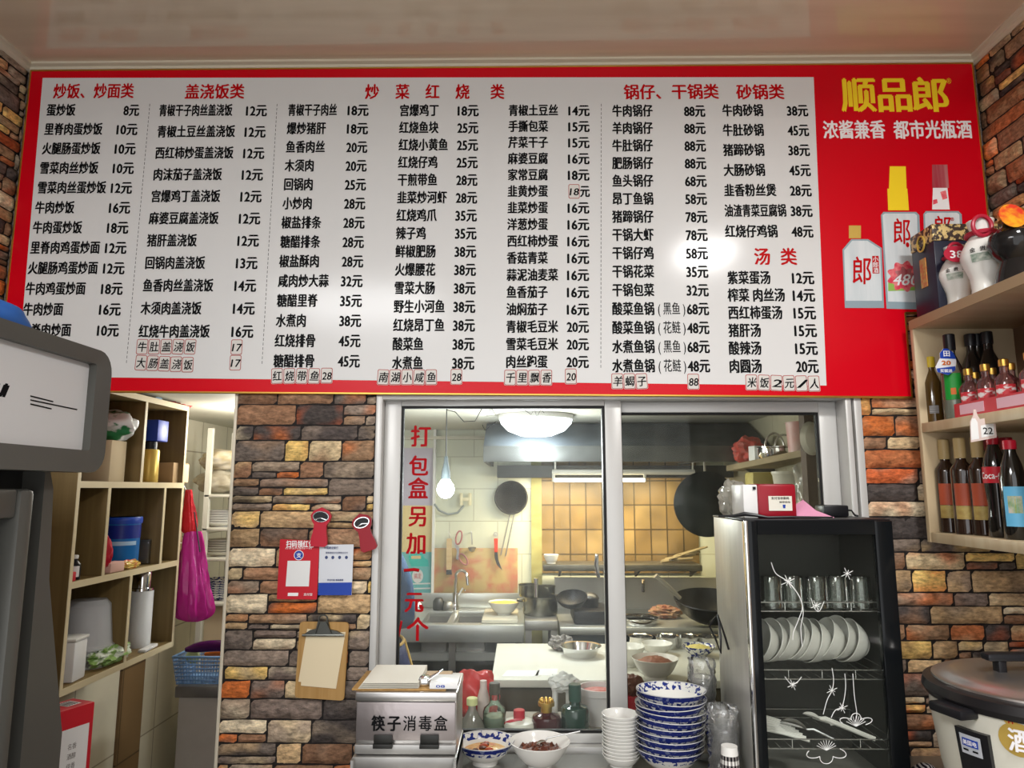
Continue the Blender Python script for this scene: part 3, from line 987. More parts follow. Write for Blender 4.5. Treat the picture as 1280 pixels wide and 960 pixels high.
for z in RZ:
    m = MB()
    ya, yb = cy0 + .03, cy1 - .02
    xa, xb = cx0 + .02, cx1 - .022
    for zz in (z, z + .024):
        m.tube([(xa, ya, zz), (xb, ya, zz), (xb, yb, zz), (xa, yb, zz)], .0018, 6, True)
    for i in range(13):
        x = xa + (xb - xa) * i / 12
        m.tube([(x, ya, z + .024 if i % 3 == 0 else z), (x, ya, z), (x, yb, z)], .0013, 5)
    m.build('wire_rack', 'wire', cb)
# tumblers upside down on the upper rack
M['tumbler'] = GLASS('tumbler_glass', (.86, .9, .87), .05, (.8, .85, .8), 2.6, .04)
gp = [(.0, .088), (.026, .088), (.0285, .084), (.031, .0), (.0285, .0), (.0262, .08), (0, .081)]
t0 = None
for i, px in enumerate((962, 990, 1018, 1046, 1072)):
    x = U(px, 740, 2.09).x
    loc = (x, 2.075 + (i % 2) * .012, RZ[0] + .002)
    lab = 'clear tumbler upside down on the cabinet top rack, ' + ('first from the steel side', 'second from the steel side', 'middle one of five', 'second from the hinge end', 'nearest the brick wall end')[i]
    if t0 is None:
        t0 = thing('glass_tumbler', lab, 'glass', (0, 0, 0), 'tumblers on the top rack')
        MB().lathe(gp, (0, 0, 0), 20).build('glass', 'tumbler', t0)
        t0.location = loc
    else: dup(t0, loc, label=lab)
# rice bowls leaning on edge on the middle rack
o_, i_ = bowl_prof(.062, .06, .45, .003, .008, .42)
b0 = None
for i in range(9):
    x = U(958 + i * 14.2, 815, 2.11).x + .008
    loc = (x + .012, 2.115 + (.008 if i % 2 else 0), RZ[1] + .066 + (.008 if i in (7,) else 0))
    rot = (R(rnd.uniform(-6, 6)), R(-68 + rnd.uniform(-6, 6)), R(rnd.uniform(-6, 6) + 14))
    lab = 'white rice bowl on edge on the cabinet middle rack, %s from the steel side' % ('first' if i == 0 else ORD[i])
    if b0 is None:
        b0 = solo(MB().lathe(o_ + i_, (0, 0, 0), 32), 'rice_bowl', 'porcelain', lab, 'bowl', 'rice bowls in the dish cabinet')
        b0.location = loc
        b0.rotation_euler = rot
    else: dup(b0, loc, rot, lab)
# spoons on the bottom rack
def spoon(name, label, cat, grp, a, b, bw, mat, hr=.004):
    a, b = Vector(a), Vector(b)
    d = (b - a).normalized()
    t = thing(name, label, cat, a, grp)
    side = d.cross(EZ).normalized()
    up = side.cross(d)
    m = MB()
    def f(u, v):
        r = math.sin(PI * min(.999, max(.001, v))) ** .6
        w_ = bw * r * (u - .5) * 2
        return a + d * (v * bw * 3) + side * w_ + up * ((abs(u - .5) * 2) ** 2 * bw * .5 * r + .003)
    m.sheet(f, 8, 10)
    m.build('spoon_bowl', mat, t)
    m = MB().tube([a + d * bw * 2.9 + up * .004, a + d * (bw * 3.6) + up * .01, b], [hr, hr * 1.1, hr * .8], 8, flat=.6)
    m.build('handle', mat, t)
    return t
zs = RZ[2] + .004
for i in range(7):
    a = U(1012 - i * 4.5, 920 - i * 1.5, 2.06 + i * .008)
    a.z = zs + .006 + i * .005
    b = a + Vector((-.12 - .004 * i, .06, .012 + .002 * i))
    solo(MB().tube([a, (a + b) / 2 + EZ * .003, b], [.0042, .0042, .0032], 8), 'chopstick', 'porcelain', 'white chopstick in the bundle on the cabinet bottom rack, %s of seven' % ('lowest', 'second lowest', 'third lowest', 'middle one', 'third highest', 'second highest', 'highest')[i], 'chopstick', 'white chopsticks in the dish cabinet', a)
for i in range(2):
    a = U(1003 + i * 12, 896 + i * 3, 2.13)
    b = U(1094, 918 + i * 5, 2.06)
    a.z = zs + .052 - i * .012
    b.z = zs + .012 + i * .004 - .006 * i
    spoon('rice_paddle', ('upper white rice paddle lying across the bottom rack of the dish cabinet', 'lower white rice paddle lying across the bottom rack of the dish cabinet')[i], 'spoon', 'rice paddles in the dish cabinet', a, b, .016, 'porcelain', .006)
a = U(974, 893, 2.1); b = U(1045, 930, 2.05)
a.z = zs + .04; b.z = zs + .012
spoon('steel_ladle', 'shiny steel ladle lying over the white chopsticks in the dish cabinet', 'ladle', None, a, b, .024, 'chrome', .003)
# things on the cabinet
zc = cz1
a, b = U(931, 640, 2.06), U(993, 640, 2.06)
rp = thing('payment_speaker', 'small dark red and white speaker box with a printed card, on the dish cabinet', 'speaker', ((a.x + b.x) / 2, 2.1, zc))
hh = U(960, 605, 2.1).z - zc
xm = a.x + (b.x - a.x) * .27
MB().box(xm - .002, b.x + .005, 2.05, 2.15, zc, zc + hh, .008).build('front_shell', 'dark_red', rp)
MB().box(a.x - .004, xm, 2.056, 2.17, zc, zc + hh - .002, .004).build('white_shell', 'white', rp)
c_ = U(975.5, 629, 2.048)
lb = MB().add([c_ + EX * x * .001 + EZ * z * .001 for x, z in ((-33, -21), (33, -21), (33, 20), (-33, 20))], [(0, 1, 2, 3)]).build('card', 'paper', rp)
m = MB()
m.text('支付宝收款码', c_ + Vector((0, -.0005, .014)), EX, EZ, w=.05, h=.008, align='C', bold=.02)
m.text('推荐使用', c_ + Vector((.012, -.0005, .003)), EX, EZ, w=.03, h=.006, align='C', bold=.01)
m.build('card_lettering', 'ink', lb)
m = MB().ext([c_ + Vector((x * .001, -.0006, z * .001)) for x, z in ((7, -14), (13, -14), (14, -4), (6, -4))], (0, -.0003, 0))
m.build('shield_mark', 'blue_ink', lb)
MB().box(xm - .014, xm - .006, 2.052, 2.055, zc + hh - .016, zc + hh - .008).build('switch', 'black', rp)
m = MB()
p = [U(994, 640, 2.06), U(1012, 631, 2.085), U(1026, 640, 2.06), U(1036, 646, 2.04)]
for q in p: q.z = max(q.z, zc + .002)
p2 = [U(994, 646, 2.03), U(1036, 647, 2.03)]
vs = [Vector((p[0].x, 2.04, zc + .002)), Vector((p[0].x + .004, 2.1, zc + .028)), Vector((p[1].x, 2.13, zc + .05)), Vector((p[2].x, 2.09, zc + .02)), Vector((p[3].x + .02, 2.05, zc + .002))]
m.ext(vs, (0, .002, .001))
solo(m, 'pink_note', P('pink_paper', (.75, .33, .5), .7), 'folded pink paper note leaning beside the red speaker box on the dish cabinet', 'note', None, vs[0])
a = U(1025, 640, 2.2); b = U(1056, 640, 2.2)
ad = thing('power_adapter', 'black power adapter lying on the dish cabinet by the window frame', 'adapter', ((a.x + b.x) / 2, 2.2, zc))
MB().box(a.x, b.x, 2.17, 2.24, zc, zc + .034, .005).build('adapter_body', 'black', ad)
MB().tube([(b.x - .004, 2.2, zc + .02), (b.x + .016, 2.19, zc + .018), (b.x + .02, 2.18, zc + .005), (b.x + .01, 2.14, zc + .004)], .003, 8).build('plug_cord', 'black', ad)
m = MB()
def drape(px, k=0): return U(px, 645, 2.06)
pts = [(drape(898).x, 2.06, zc + .006), (drape(915).x, 2.045, zc + .007), (drape(928).x, 2.04, zc + .013), (drape(940).x, 2.035, zc + .01), (drape(955).x, 2.03, zc + .004), (drape(985).x, 2.03, zc + .005), (drape(1035).x, 2.03, zc + .004)]
solo(m.tube(pts, [.003, .004, .006, .005, .003, .003, .002], 8), 'charging_cable', 'black', 'black cable lying along the front of the dish cabinet top', 'cable', None, pts[0])
m = MB()
q = U(905, 800, 2.2)
x = cx0 - .012
pts = [U(888, 778, 2.26), U(897, 769, 2.22), U(901, 795, 2.2), U(901, 816, 2.18), U(895, 800, 2.21), U(887, 783, 2.26), U(892, 774, 2.24), U(897, 769, 2.22), U(906, 795, 2.16), U(911, 812, 2.14)]
for p_ in pts: p_.x = min(p_.x, cx0 - .006)
solo(m.tube(pts, .0032, 8), 'coiled_cable', 'black', 'looped black power cord hanging against the steel side of the dish cabinet', 'cord', None, pts[0])

# ================================================================ rice cooker
rc = Vector((1.2, 1.75, ZK))
Rr = .232
ck = thing('rice_cooker', 'large cream rice cooker with steel lid, below the bottle shelf', 'rice cooker', rc)
zr = U(1176, 868, 1.75).z - ZK
bp = [(0, .02), (Rr * .72, .02), (Rr * .8, .05), (Rr * .9, zr * .5), (Rr * .965, zr * .85), (Rr * .97, zr)]
MB().lathe(bp, rc, 56).build('cooker_body', P('cooker_cream', (.68, .66, .56), .25), ck)
MB().lathe([(0, 0), (Rr * .7, 0), (Rr * .74, .022), (0, .022)], rc, 32).build('base', 'black', ck)
MB().lathe([(Rr * .95, zr - .012), (Rr * 1.0, zr - .012), (Rr * 1.03, zr + .002), (Rr * 1.01, zr + .02), (Rr * .93, zr + .026), (Rr * .86, zr + .022)], rc, 56).build('rim', P('black_rim', (.012, .011, .012), .3), ck)
lid = MB().lathe([(Rr * .94, zr + .016), (Rr * .93, zr + .03), (Rr * .86, zr + .033), (Rr * .84, zr + .038), (Rr * .7, zr + .046), (Rr * .4, zr + .052), (0, zr + .054)], rc, 56).build('lid', 'steel', ck)
hx = rc.x
m = MB()
zl = rc.z + zr
tp = [U(x, y, rc.y) for x, y in ((1204, 833), (1222, 829), (1262, 831), (1300, 838), (1375, 838))]
zh = max(U(1240, 829, rc.y).z, zl + .085)
m.obox((hx, rc.y, zh), (.24, .035, .018), None, .007)
m.obox((hx - .085, rc.y, (zh + zl + .045) / 2), (.02, .026, zh - zl - .045), None, .004)
m.obox((hx + .085, rc.y, (zh + zl + .045) / 2), (.02, .026, zh - zl - .045), None, .004)
m.build('lid_handle', 'black', lid)
for sg in (1, -1):
    a = PI + .25 if sg > 0 else .25
    MB().obox(rc + Vector((math.cos(a) * (Rr + .012), math.sin(a) * (Rr + .012), zr - .016)), (.05, .09, .022), a, .006).build('side_handle', 'black', ck)
def patch(m, px0, py0, px1, py1, r_, mi=0, n=10):
    a0, z1 = CYL(px0, py0, rc.x, rc.y, r_)
    a1, z0 = CYL(px1, py1, rc.x, rc.y, r_)
    return a0, a1, z0, z1
rp_ = lambda z: rad([(r, zz) for r, zz in bp[1:]], z - ZK)
a0, a1, z0, z1 = patch(None, 1200, 906, 1243, 965, Rr * .95)
m = MB()
zv = lambda v: z0 - .08 * (1 - v) + (z1 - z0) * v
m.sheet(lambda u, v: Vector((rc.x + math.cos(a0 + (a1 - a0) * u) * (rp_(zv(v)) + .012), rc.y + math.sin(a0 + (a1 - a0) * u) * (rp_(zv(v)) + .012), zv(v))), 8, 4)
n_ = len(m.v)
m.sheet(lambda u, v: Vector((rc.x + math.cos(a0 + (a1 - a0) * u) * (Rr * .8), rc.y + math.sin(a0 + (a1 - a0) * u) * (Rr * .8), z0 - .08 * (1 - v) + (z1 - z0) * v)), 8, 4)
W_ = 9
ring = [i for i in range(W_)] + [W_ * j + 8 for j in range(1, 5)] + [W_ * 4 + i for i in range(7, -1, -1)] + [W_ * j for j in range(3, 0, -1)]
m.f += [(ring[i], ring[(i + 1) % len(ring)], ring[(i + 1) % len(ring)] + n_, ring[i] + n_) for i in range(len(ring))]
m.mi += [0] * len(ring)
pn = m.build('control_panel', 'black', ck)
b0_, b1_, y0_, y1_ = patch(None, 1206, 914, 1233, 948, Rr * .95)
m = MB().sheet(lambda u, v: Vector((rc.x + math.cos(b0_ + (b1_ - b0_) * u) * (rp_(y0_ + (y1_ - y0_) * v) + .0145), rc.y + math.sin(b0_ + (b1_ - b0_) * u) * (rp_(y0_ + (y1_ - y0_) * v) + .0145), y0_ + (y1_ - y0_) * v)), 6, 3)
m.build('panel_face', P('panel_silver', (.5, .52, .56), .4), pn)
m = MB()
am = (b0_ + b1_) / 2
zz = y1_ - .016
ww = abs(b1_ - b0_) * .38
m.sheet(lambda u, v: Vector((rc.x + math.cos(am + ww * (u * 2 - 1)) * (rp_(zz) + .0158), rc.y + math.sin(am + ww * (u * 2 - 1)) * (rp_(zz) + .0158), zz + (v - .5) * .016)), 6, 1)
m.build('name_plate', 'blue_ink', pn)
m = MB()
ctext(m, '美国电', (rc.x, rc.y, 0), rp_(zz) + .0166, am, zz, .011, .011)
m.build('plate_lettering', 'white_ink', pn)
m = MB()
for q, s_ in ((-.45, '保温'), (.45, '煮饭')):
    ctext(m, s_, (rc.x, rc.y, 0), rp_(y0_) + .0185, am + q * (b1_ - b0_) / 2, y0_ + .022, .0065, .008)
    ctext(m, '▬', (rc.x, rc.y, 0), rp_(y0_) + .0185, am + q * (b1_ - b0_) / 2, y0_ + .012, .012, .012)
m.build('key_lettering', 'ink', pn)
# stickers on the body
def badge(name, px, py, wp_, hp, mt, extra=.0012):
    a, z = CYL(px, py, rc.x, rc.y, Rr * .96)
    k = 1.6 / FPX
    m = MB()
    r_ = rp_(z) + extra
    n = 24
    pts = [(a, z)] + [(a + wp_ * k / r_ * math.cos(2 * PI * i / n), z + hp * k * math.sin(2 * PI * i / n)) for i in range(n)]
    m.add([(rc.x + (rp_(zz_) + extra) * math.cos(aa), rc.y + (rp_(zz_) + extra) * math.sin(aa), zz_) for aa, zz_ in pts], [(0, 1 + i, 1 + (i + 1) % n) for i in range(n)])
    return m.build(name, mt, ck), a, z
bg, a, z = badge('gold_badge', 1273, 925, 20, 19, 'gold_paint')
m = MB(); ctext(m, '酒', (rc.x, rc.y, 0), rp_(z) + .003, a + .01, z, .042, .05, .03)
m.build('badge_lettering', 'white_ink', bg)
bg, a, z = badge('round_badge', 1264, 901, 7, 5, 'gold_paint', .002)
m = MB(); ctext(m, 'H', (rc.x, rc.y, 0), rp_(z) + .003, a, z, .014, .012, .03)
m.build('badge_lettering', 'red_ink', bg)
a0, a1, z0, z1 = patch(None, 1213, 886, 1222, 901, Rr * .96)
m = MB().sheet(lambda u, v: Vector((rc.x + math.cos(a0 + (a1 - a0) * u) * (rp_(z0 + (z1 - z0) * v) + .0012), rc.y + math.sin(a0 + (a1 - a0) * u) * (rp_(z0 + (z1 - z0) * v) + .0012), z0 + (z1 - z0) * v)), 3, 3)
m.build('warning_sticker', P('grey_sticker', (.12, .12, .13), .5, col2=(.5, .48, .3), vscale=(3, 3, 60)), ck)
# striped cloth on the counter between cabinet and cooker
p = Vector((.985, 1.9, ZK))
m = MB()
c_ = UZ(1158, 962, ZK + .03)
m.sheet(lambda u, v: c_ + Vector(((u - .5) * .13, (v - .5) * .12, -.03 + .045 * math.sin(PI * u) * math.sin(PI * v) + .006 * noise.noise(Vector((u * 6, v * 6, 2))))), 16, 12)
mt = P('zebra_cloth', (.75, .75, .75), .8)
wv = mt.node_tree.nodes.new('ShaderNodeTexWave')
wv.inputs['Scale'].default_value = 28
wv.inputs['Distortion'].default_value = 6
rm = mt.node_tree.nodes.new('ShaderNodeValToRGB')
rm.color_ramp.interpolation = 'CONSTANT'
rm.color_ramp.elements[0].color = (.015, .015, .03, 1)
rm.color_ramp.elements[1].color = (.7, .7, .7, 1)
rm.color_ramp.elements[1].position = .5
tcn = mt.node_tree.nodes.new('ShaderNodeTexCoord')
mt.node_tree.links.new(tcn.outputs['Object'], wv.inputs['Vector'])
mt.node_tree.links.new(wv.outputs['Fac'], rm.inputs[0])
mt.node_tree.links.new(rm.outputs[0], mt.node_tree.nodes['Principled BSDF'].inputs['Base Color'])
solo(m, 'dish_cloth', mt, 'black and white striped cloth crumpled on the counter between dish cabinet and rice cooker', 'cloth', None, (c_.x, c_.y, ZK))

# ================================================================ bowls and cups on the counter
bx = U(838, 900, 2.18).x
by = 2.215
RB, HB = .101, .066
o_, i_ = bowl_prof(RB, HB, .44, .0035, .012)
def blue_bowl(label, group, loc, R_=RB, H=HB, mi_in='porcelain', sc=1):
    t = thing('blue_floral_bowl', label, 'bowl', (0, 0, 0), group)
    o_, i_ = bowl_prof(R_, H, .44, .0035, .012)
    MB().lathe(o_[:9], (0, 0, 0), 40).build('foot', 'porcelain', t)
    MB().lathe(o_[8:11], (0, 0, 0), 40).build('outer_band', 'blue_white', t)
    MB().lathe(o_[10:], (0, 0, 0), 40).build('dark_band', 'blue_band', t)
    e = o_[-1]
    MB().lathe([e, (e[0] + .0012, e[1] + .0006), (e[0] + .0008, e[1] + .003), i_[0]], (0, 0, 0), 40).build('rim', 'rim_grey', t)
    MB().lathe(i_[:4], (0, 0, 0), 40).build('inner_band', 'blue_white', t)
    MB().lathe(i_[3:], (0, 0, 0), 40).build('inside', 'porcelain', t)
    t.location = loc
    return t
bb = blue_bowl('blue and white floral bowl at the bottom of the tall stack beside the dish cabinet', 'stacked blue floral bowls', (bx, by, ZK))
for i in range(1, 10):
    k = 9 - i
    dup(bb, (bx + .0012 * i + rnd.uniform(-.001, .001), by - .0004 * i, ZK + .0174 * i), (R(1.2 if i > 4 else 0), R(1.5 if i > 4 else 0), rnd.random() * 6), 'blue floral bowl, %s in the stack beside the dish cabinet' % ('topmost' if k == 0 else ORD[k] + ' from the top'))
fb = blue_bowl('blue rimmed floral bowl of oily chilli sauce beside the chopstick box', None, (U(606, 935, 2.25).x, 2.262, ZK), .088, .062)
fl = Vector(fb.location)
m = MB()
solo(MB().lathe([(0, .043), (.05, .042), (.066, .036)], fl, 28), 'chilli_sauce', 'food_gold', 'golden chilli sauce in the blue rimmed bowl', 'sauce', None, fl)
rr_ = random.Random(3)
for i in range(7):
    a = rr_.random() * 6.28
    d = rr_.uniform(.01, .045)
    q = fl + Vector((d * math.cos(a), d * math.sin(a), .045))
    solo(MB().blob(q, (rr_.uniform(.007, .014), rr_.uniform(.006, .01), .006), 2, .4, 2, i), 'sauce_lump', 'food_red' if i % 3 else P('chilli_red', (.35, .06, .02), .4), 'dark lump floating in the golden chilli sauce', 'food lump', 'lumps in the chilli sauce', q)
wb_l = Vector((U(675, 935, 2.22).x, 2.235, ZK))
o_, i_ = bowl_prof(.09, .072, .4, .003, .008)
wbo = solo(MB().lathe(o_ + i_, wb_l, 40), 'white_bowl', 'porcelain', 'white bowl of dark chilli mince with a spoon, second bowl from the chopstick box', 'bowl', None, wb_l)
solo(MB().sheet(lambda u, v: wb_l + Vector((.066 * v * math.cos(2 * PI * u), .066 * v * math.sin(2 * PI * u), .046 + .012 * (1 - v) + .016 * noise.noise(Vector((math.cos(6.28 * u) * v * 11, math.sin(6.28 * u) * v * 9, 3))))), 36, 9), 'chilli_mince', 'food_red', 'dark chilli mince heaped in the white bowl', 'food', None, wb_l)
a = wb_l + Vector((-.01, -.01, .062)); b = U(725, 914, 2.24)
spoon('steel_spoon', 'steel spoon resting in the white bowl of chilli mince', 'spoon', None, a, b, .01, 'chrome', .0022)
sx_ = U(776, 920, 2.25).x
o_, i_ = bowl_prof(.056, .03, .62, .003, .005)
s0 = None
for i in range(13):
    k = 12 - i
    lab = 'small white dish, %s in the stack beside the blue bowls' % ('topmost' if k == 0 else 'lowest' if i == 0 else ORD[k] + ' from the top')
    loc = (sx_ + rnd.uniform(-.001, .001), 2.25 + rnd.uniform(-.001, .001), ZK + .0096 * i)
    if s0 is None:
        s0 = solo(MB().lathe(o_ + i_, (0, 0, 0), 32), 'small_dish', 'porcelain', lab, 'dish', 'stacked small white dishes')
        s0.location = loc
    else: dup(s0, loc, label=lab)
# clear plastic cups in nested stacks, wrapped in film
cupp = [(.0, .002), (.022, .002), (.0225, 0), (.024, .004), (.033, .085), (.0345, .087), (.034, .089), (.0325, .087), (.0235, .006), (0, .005)]
c0 = None
for si, (px, Y, n, name) in enumerate(((879, 2.31, 10, 'tall wrapped stack'), (903, 2.09, 7, 'shorter stack'))):
    x = min(U(px, 900, Y).x, cx0 - .04)
    for i in range(n):
        lab = 'clear plastic cup, %s in the %s beside the dish cabinet' % ('lowest' if i == 0 else 'topmost' if i == n - 1 else ORD[i] + ' from the bottom', name)
        loc = (x, Y, ZK + .0 + .0165 * i)
        if c0 is None:
            c0 = thing('plastic_cup', lab, 'cup', (0, 0, 0), 'stacked clear plastic cups')
            MB().lathe(cupp[:8], (0, 0, 0), 20).build('cup_wall', 'plastic_clear', c0)
            MB().lathe([(.0325, .086), (.0352, .0865), (.0352, .089), (.0325, .0892)], (0, 0, 0), 20).build('rim', 'plastic_clear', c0)
            c0.location = loc
        else: dup(c0, loc, label=lab)
    if 1:
        top = ZK + .0165 * n + .09
        m = MB().sheet(lambda u, v: Vector((x + (.041 + .009 * noise.noise(Vector((math.cos(6.28 * u) * 3, math.sin(6.28 * u) * 3, v * 12)))) * math.cos(2 * PI * u), Y + (.041 + .009 * noise.noise(Vector((math.cos(6.28 * u) * 3, math.sin(6.28 * u) * 3, v * 12 + 5)))) * math.sin(2 * PI * u), ZK + .002 + (top - ZK + (.03 if si == 0 else .005)) * v)), 36, 30)
        solo(m, 'plastic_sleeve', 'film', 'crinkled clear plastic sleeve around the %s of cups' % name, 'plastic bag', None, (x, Y, ZK))
p = U(912, 945, 2.03)
pc = Vector((min(p.x, cx0 - .03), 2.03, ZK))
M['grey'] = P('grey_print', (.22, .2, .19), .6)
m = MB()
n = 32
H_ = U(912, 932, 2.03).z - ZK
m.lathe([(.032 - .011 * i / 12, H_ * i / 12) for i in range(13)] + [(0.0, H_)], pc, n)
for q in range(len(m.f)):
    i, j = divmod(q, n)
    a, b = i % 2, j % 2
    m.mi[q] = 0 if i > 9 else (1 if a and b else 2 if a or b else 0)
solo(m, 'paper_cup', ['porcelain', 'ink', 'grey'], 'black and white checked paper cup upside down beside the dish cabinet', 'cup', None, pc)

# ================================================================ chopstick steriliser box
hx0, hx1, hy0, hy1 = -.452, -.178, 2.03, 2.24
hz1 = U(510, 866, hy0).z
hf0, hf1 = U(510, 926, hy0).z, U(510, 878, hy0).z
cbx = thing('chopstick_box', 'dented steel chopstick dispenser box with black lettering at the counter end', 'box', ((hx0 + hx1) / 2, (hy0 + hy1) / 2, ZK))
M['dent'] = P('dented_steel', (.36, .32, .315), .3, .75, bump=.35, bscale=9)
m = MB()
m.box(hx0, hx1, hy0 + .012, hy1, ZK + .05, hz1, .004)
m.box(hx0 - .002, hx1 + .002, hy0 - .004, hy1, hz1 - .022, hz1 + .002, .004)
m.build('box_body', 'steel', cbx)
fp = MB().obox(((hx0 + hx1) / 2, hy0 + .004, (hf0 + hf1) / 2), (hx1 - hx0 - .004, .007, hf1 - hf0), None, .003).build('front_flap', 'dent', cbx)
m = MB()
for i, ch in enumerate('筷子消毒盒'):
    m.text(ch, U(472 + i * 19.6, 904, hy0 - .001), EX, EZ, em=.038, h=.042, align='C', bold=.035 if i < 2 else .012)
m.build('lettering', 'ink', fp)
for px in (479, 537):
    x = U(px, 930, hy0).x
    m = MB()
    m.box(x - .025, x + .025, hy0 - .006, hy0, hf0 - .006, hf0 + .016, .001)
    m.box(x - .026, x + .026, hy0 - .012, hy0 + .004, hf0 - .017, hf0 - .006, .001)
    m.build('hinge', P('hinge_black', (.03, .03, .028), .4, .5), cbx)
m = MB()
m.box(hx0, hx1, hy0 - .002, hy0 + .012, hf0 - .034, hf0 - .01, .002)
m.box(hx0 - .003, hx1 + .003, hy0 - .012, hy1, hf0 - .068, hf0 - .038, .002)
m.box(hx0 - .003, hx1 + .003, hy0 - .03, hy1, ZK, ZK + .02, .002)
m.box(hx0 - .003, hx0 + .004, hy0 - .03, hy1, ZK + .02, hf0 - .04)
m.box(hx1 - .004, hx1 + .003, hy0 - .03, hy1, ZK + .02, hf0 - .04)
m.build('front_rail', 'steel_dull', cbx)
for i in range(6):
    a = Vector((hx0 + .03 + i * .014, hy0 - .012, ZK + .028 + (i % 2) * .008))
    b = a + Vector((.12, .12, .004))
    solo(MB().tube([a, b], .0036, 6), 'chopstick', 'black', 'black chopstick lying in the tray of the chopstick box', 'chopstick', 'chopsticks in the dispenser tray', a)
# clipboard and papers on the box
m = MB()
zt_ = hz1 + .002
ob = thing('order_clipboard', 'brown clipboard with loose order slips lying flat on the chopstick box', 'clipboard', ((hx0 + hx1) / 2, 2.13, zt_))
MB().box(hx0 - .015, hx1 - .03, hy0 + .01, hy1 - .005, zt_, zt_ + .006, .002).build('board', 'clip_wood', ob)
m = MB()
for i in range(5):
    z = zt_ + .007 + i * .0035
    xa, xb = hx0 + .004 + i * .003, hx1 - .105
    m.ext([(xa, hy0 + .004, z), (xb, hy0 + .008 - i * .001, z + .001), (xb, hy1 - .02, z + .004), (xa, hy1 - .015, z + .003)], (0, 0, .001))
m.build('paper', 'paper', ob)
m = MB()
x = hx1 - .095
m.obox((x, hy0 + .05, zt_ + .017), (.03, .05, .022), None, .006)
m.tube([(x + .012, hy0 + .03, zt_ + .022), (x + .045, hy0 + .03, zt_ + .045), (x + .052, hy0 + .05, zt_ + .046), (x + .012, hy0 + .06, zt_ + .024)], .0022, 6)
m.build('clip', 'chrome', ob)
q = Vector((hx1 - .03, hy0 + .06, zt_))
pk = thing('receipt_pad', 'small white printed slip pad beside the clip on the chopstick box', 'pad', (hx1 - .03, hy0 + .07, zt_ + .006))
MB().box(hx1 - .075, hx1 + .002, hy0 + .006, hy0 + .1, zt_ + .0065, zt_ + .022, .001).build('pad_block', 'white', pk)
m = MB()
m.text('08', Vector((hx1 - .045, hy0 + .0055, zt_ + .014)), EX, EZ, w=.024, h=.01, align='C', bold=.02)
m.build('print', 'blue_ink', pk)

# ================================================================ things hung on the brick pillar
yw = YW - .024
def W4(pts, Y=yw): return [U(x, y, Y) for x, y in pts]
wc = thing('wall_clipboard', 'brown wooden clipboard with cream paper hung on the stone wall', 'clipboard', U(402, 775, yw))
def rounded(pts, r, n=3):
    out = []
    k = len(pts)
    for i in range(k):
        p0, p1, p2 = Vector(pts[i - 1]), Vector(pts[i]), Vector(pts[(i + 1) % k])
        a, b = (p0 - p1).normalized() * r + p1, (p2 - p1).normalized() * r + p1
        for j in range(n + 1):
            t = j / n
            out.append(a * (1 - t) ** 2 + p1 * 2 * t * (1 - t) + b * t * t)
    return out
MB().ext(rounded(W4([(375, 777), (436, 778), (430, 876), (368, 872)]), .012), (0, .007, 0)).build('board', 'clip_wood', wc)
m = MB()
m.ext(W4([(384, 786), (430, 791), (420, 858), (373, 852)], yw - .0008), (0, .0006, 0))
m.ext(W4([(383, 792), (432, 790), (420, 861), (376, 857)], yw - .0022), (0, .001, 0))
m.build('paper', 'cream_paper', wc)
m = MB()
m.ext(W4([(378, 794), (387, 788), (395, 786), (397, 777), (410, 777), (412, 787), (421, 789), (430, 794)], yw - .01), (0, .009, 0))
m.tube(W4([(378, 794), (430, 794)], yw - .008), .004, 8)
m.tube([U(404 + 5.5 * math.cos(a), 774 + 5.5 * math.sin(a), yw - .008) for a in [i * PI / 8 for i in range(16)]], .0026, 6, True)
m.tube(W4([(399, 778), (394, 792)], yw - .013), .0018, 6)
m.tube(W4([(408, 778), (414, 792)], yw - .013), .0018, 6)
m.build('clip', P('gunmetal', (.09, .09, .08), .3, .9), wc)
rcd = thing('red_payment_card', 'red scan-to-pay card stuck on the stone wall beside a white card', 'card', U(372, 712, yw))
MB().ext(rounded(W4([(350, 674), (399.5, 676), (396, 749.5), (346, 749)]), .004), (0, .002, 0)).build('card', 'red_card', rcd, smooth=False)
MB().ext(W4([(359.5, 701), (388, 701), (386, 733), (357, 733)], yw - .0008), (0, .0005, 0)).build('code_field', 'white', rcd, smooth=False)
m = MB()
m.text('扫码领红包', U(375, 680, yw - .001), EX, EZ, w=.089, h=.024, align='C', bold=.03)
m.text('打开支付宝扫一扫', U(373, 685.5, yw - .001), EX, EZ, w=.085, h=.006, align='C', bold=.0)
m.ext(W4([(360, 741), (373, 741), (372.5, 745), (359.5, 745)], yw - .0008), (0, .0003, 0))
m.text('支付宝', U(385, 743, yw - .001), EX, EZ, w=.028, h=.009, align='C', bold=.02)
m.build('card_lettering', 'white_ink', rcd, smooth=False)
m = MB()
c_ = U(373.5, 694, yw - .001)
m.add([c_] + [c_ + Vector((.0145 * math.cos(a), -.0002, .0145 * math.sin(a))) for a in [i * PI / 12 for i in range(24)]], [(0, 1 + (i + 1) % 24, 1 + i)[::-1] for i in range(24)])
lg = m.build('round_mark', 'blue_ink', rcd, smooth=False)
m = MB()
m.tube([c_ + Vector((.0148 * math.cos(a), -.0003, .0148 * math.sin(a))) for a in [i * PI / 12 for i in range(24)]], .0012, 5, True)
m.text('支', c_ + Vector((0, -.0007, 0)), EX, EZ, em=.017, h=.017, align='C', bold=.02)
m.build('mark_lettering', 'white_ink', lg)
wcd = thing('white_payment_card', 'white and blue scan-to-pay card stuck on the stone wall next to the red one', 'card', U(419, 712, yw))
MB().ext(W4([(399.5, 681), (442, 680.5), (439.5, 744), (397.5, 744)]), (0, .002, 0)).build('card', P('card_white', (.62, .64, .68), .4), wcd, smooth=False)
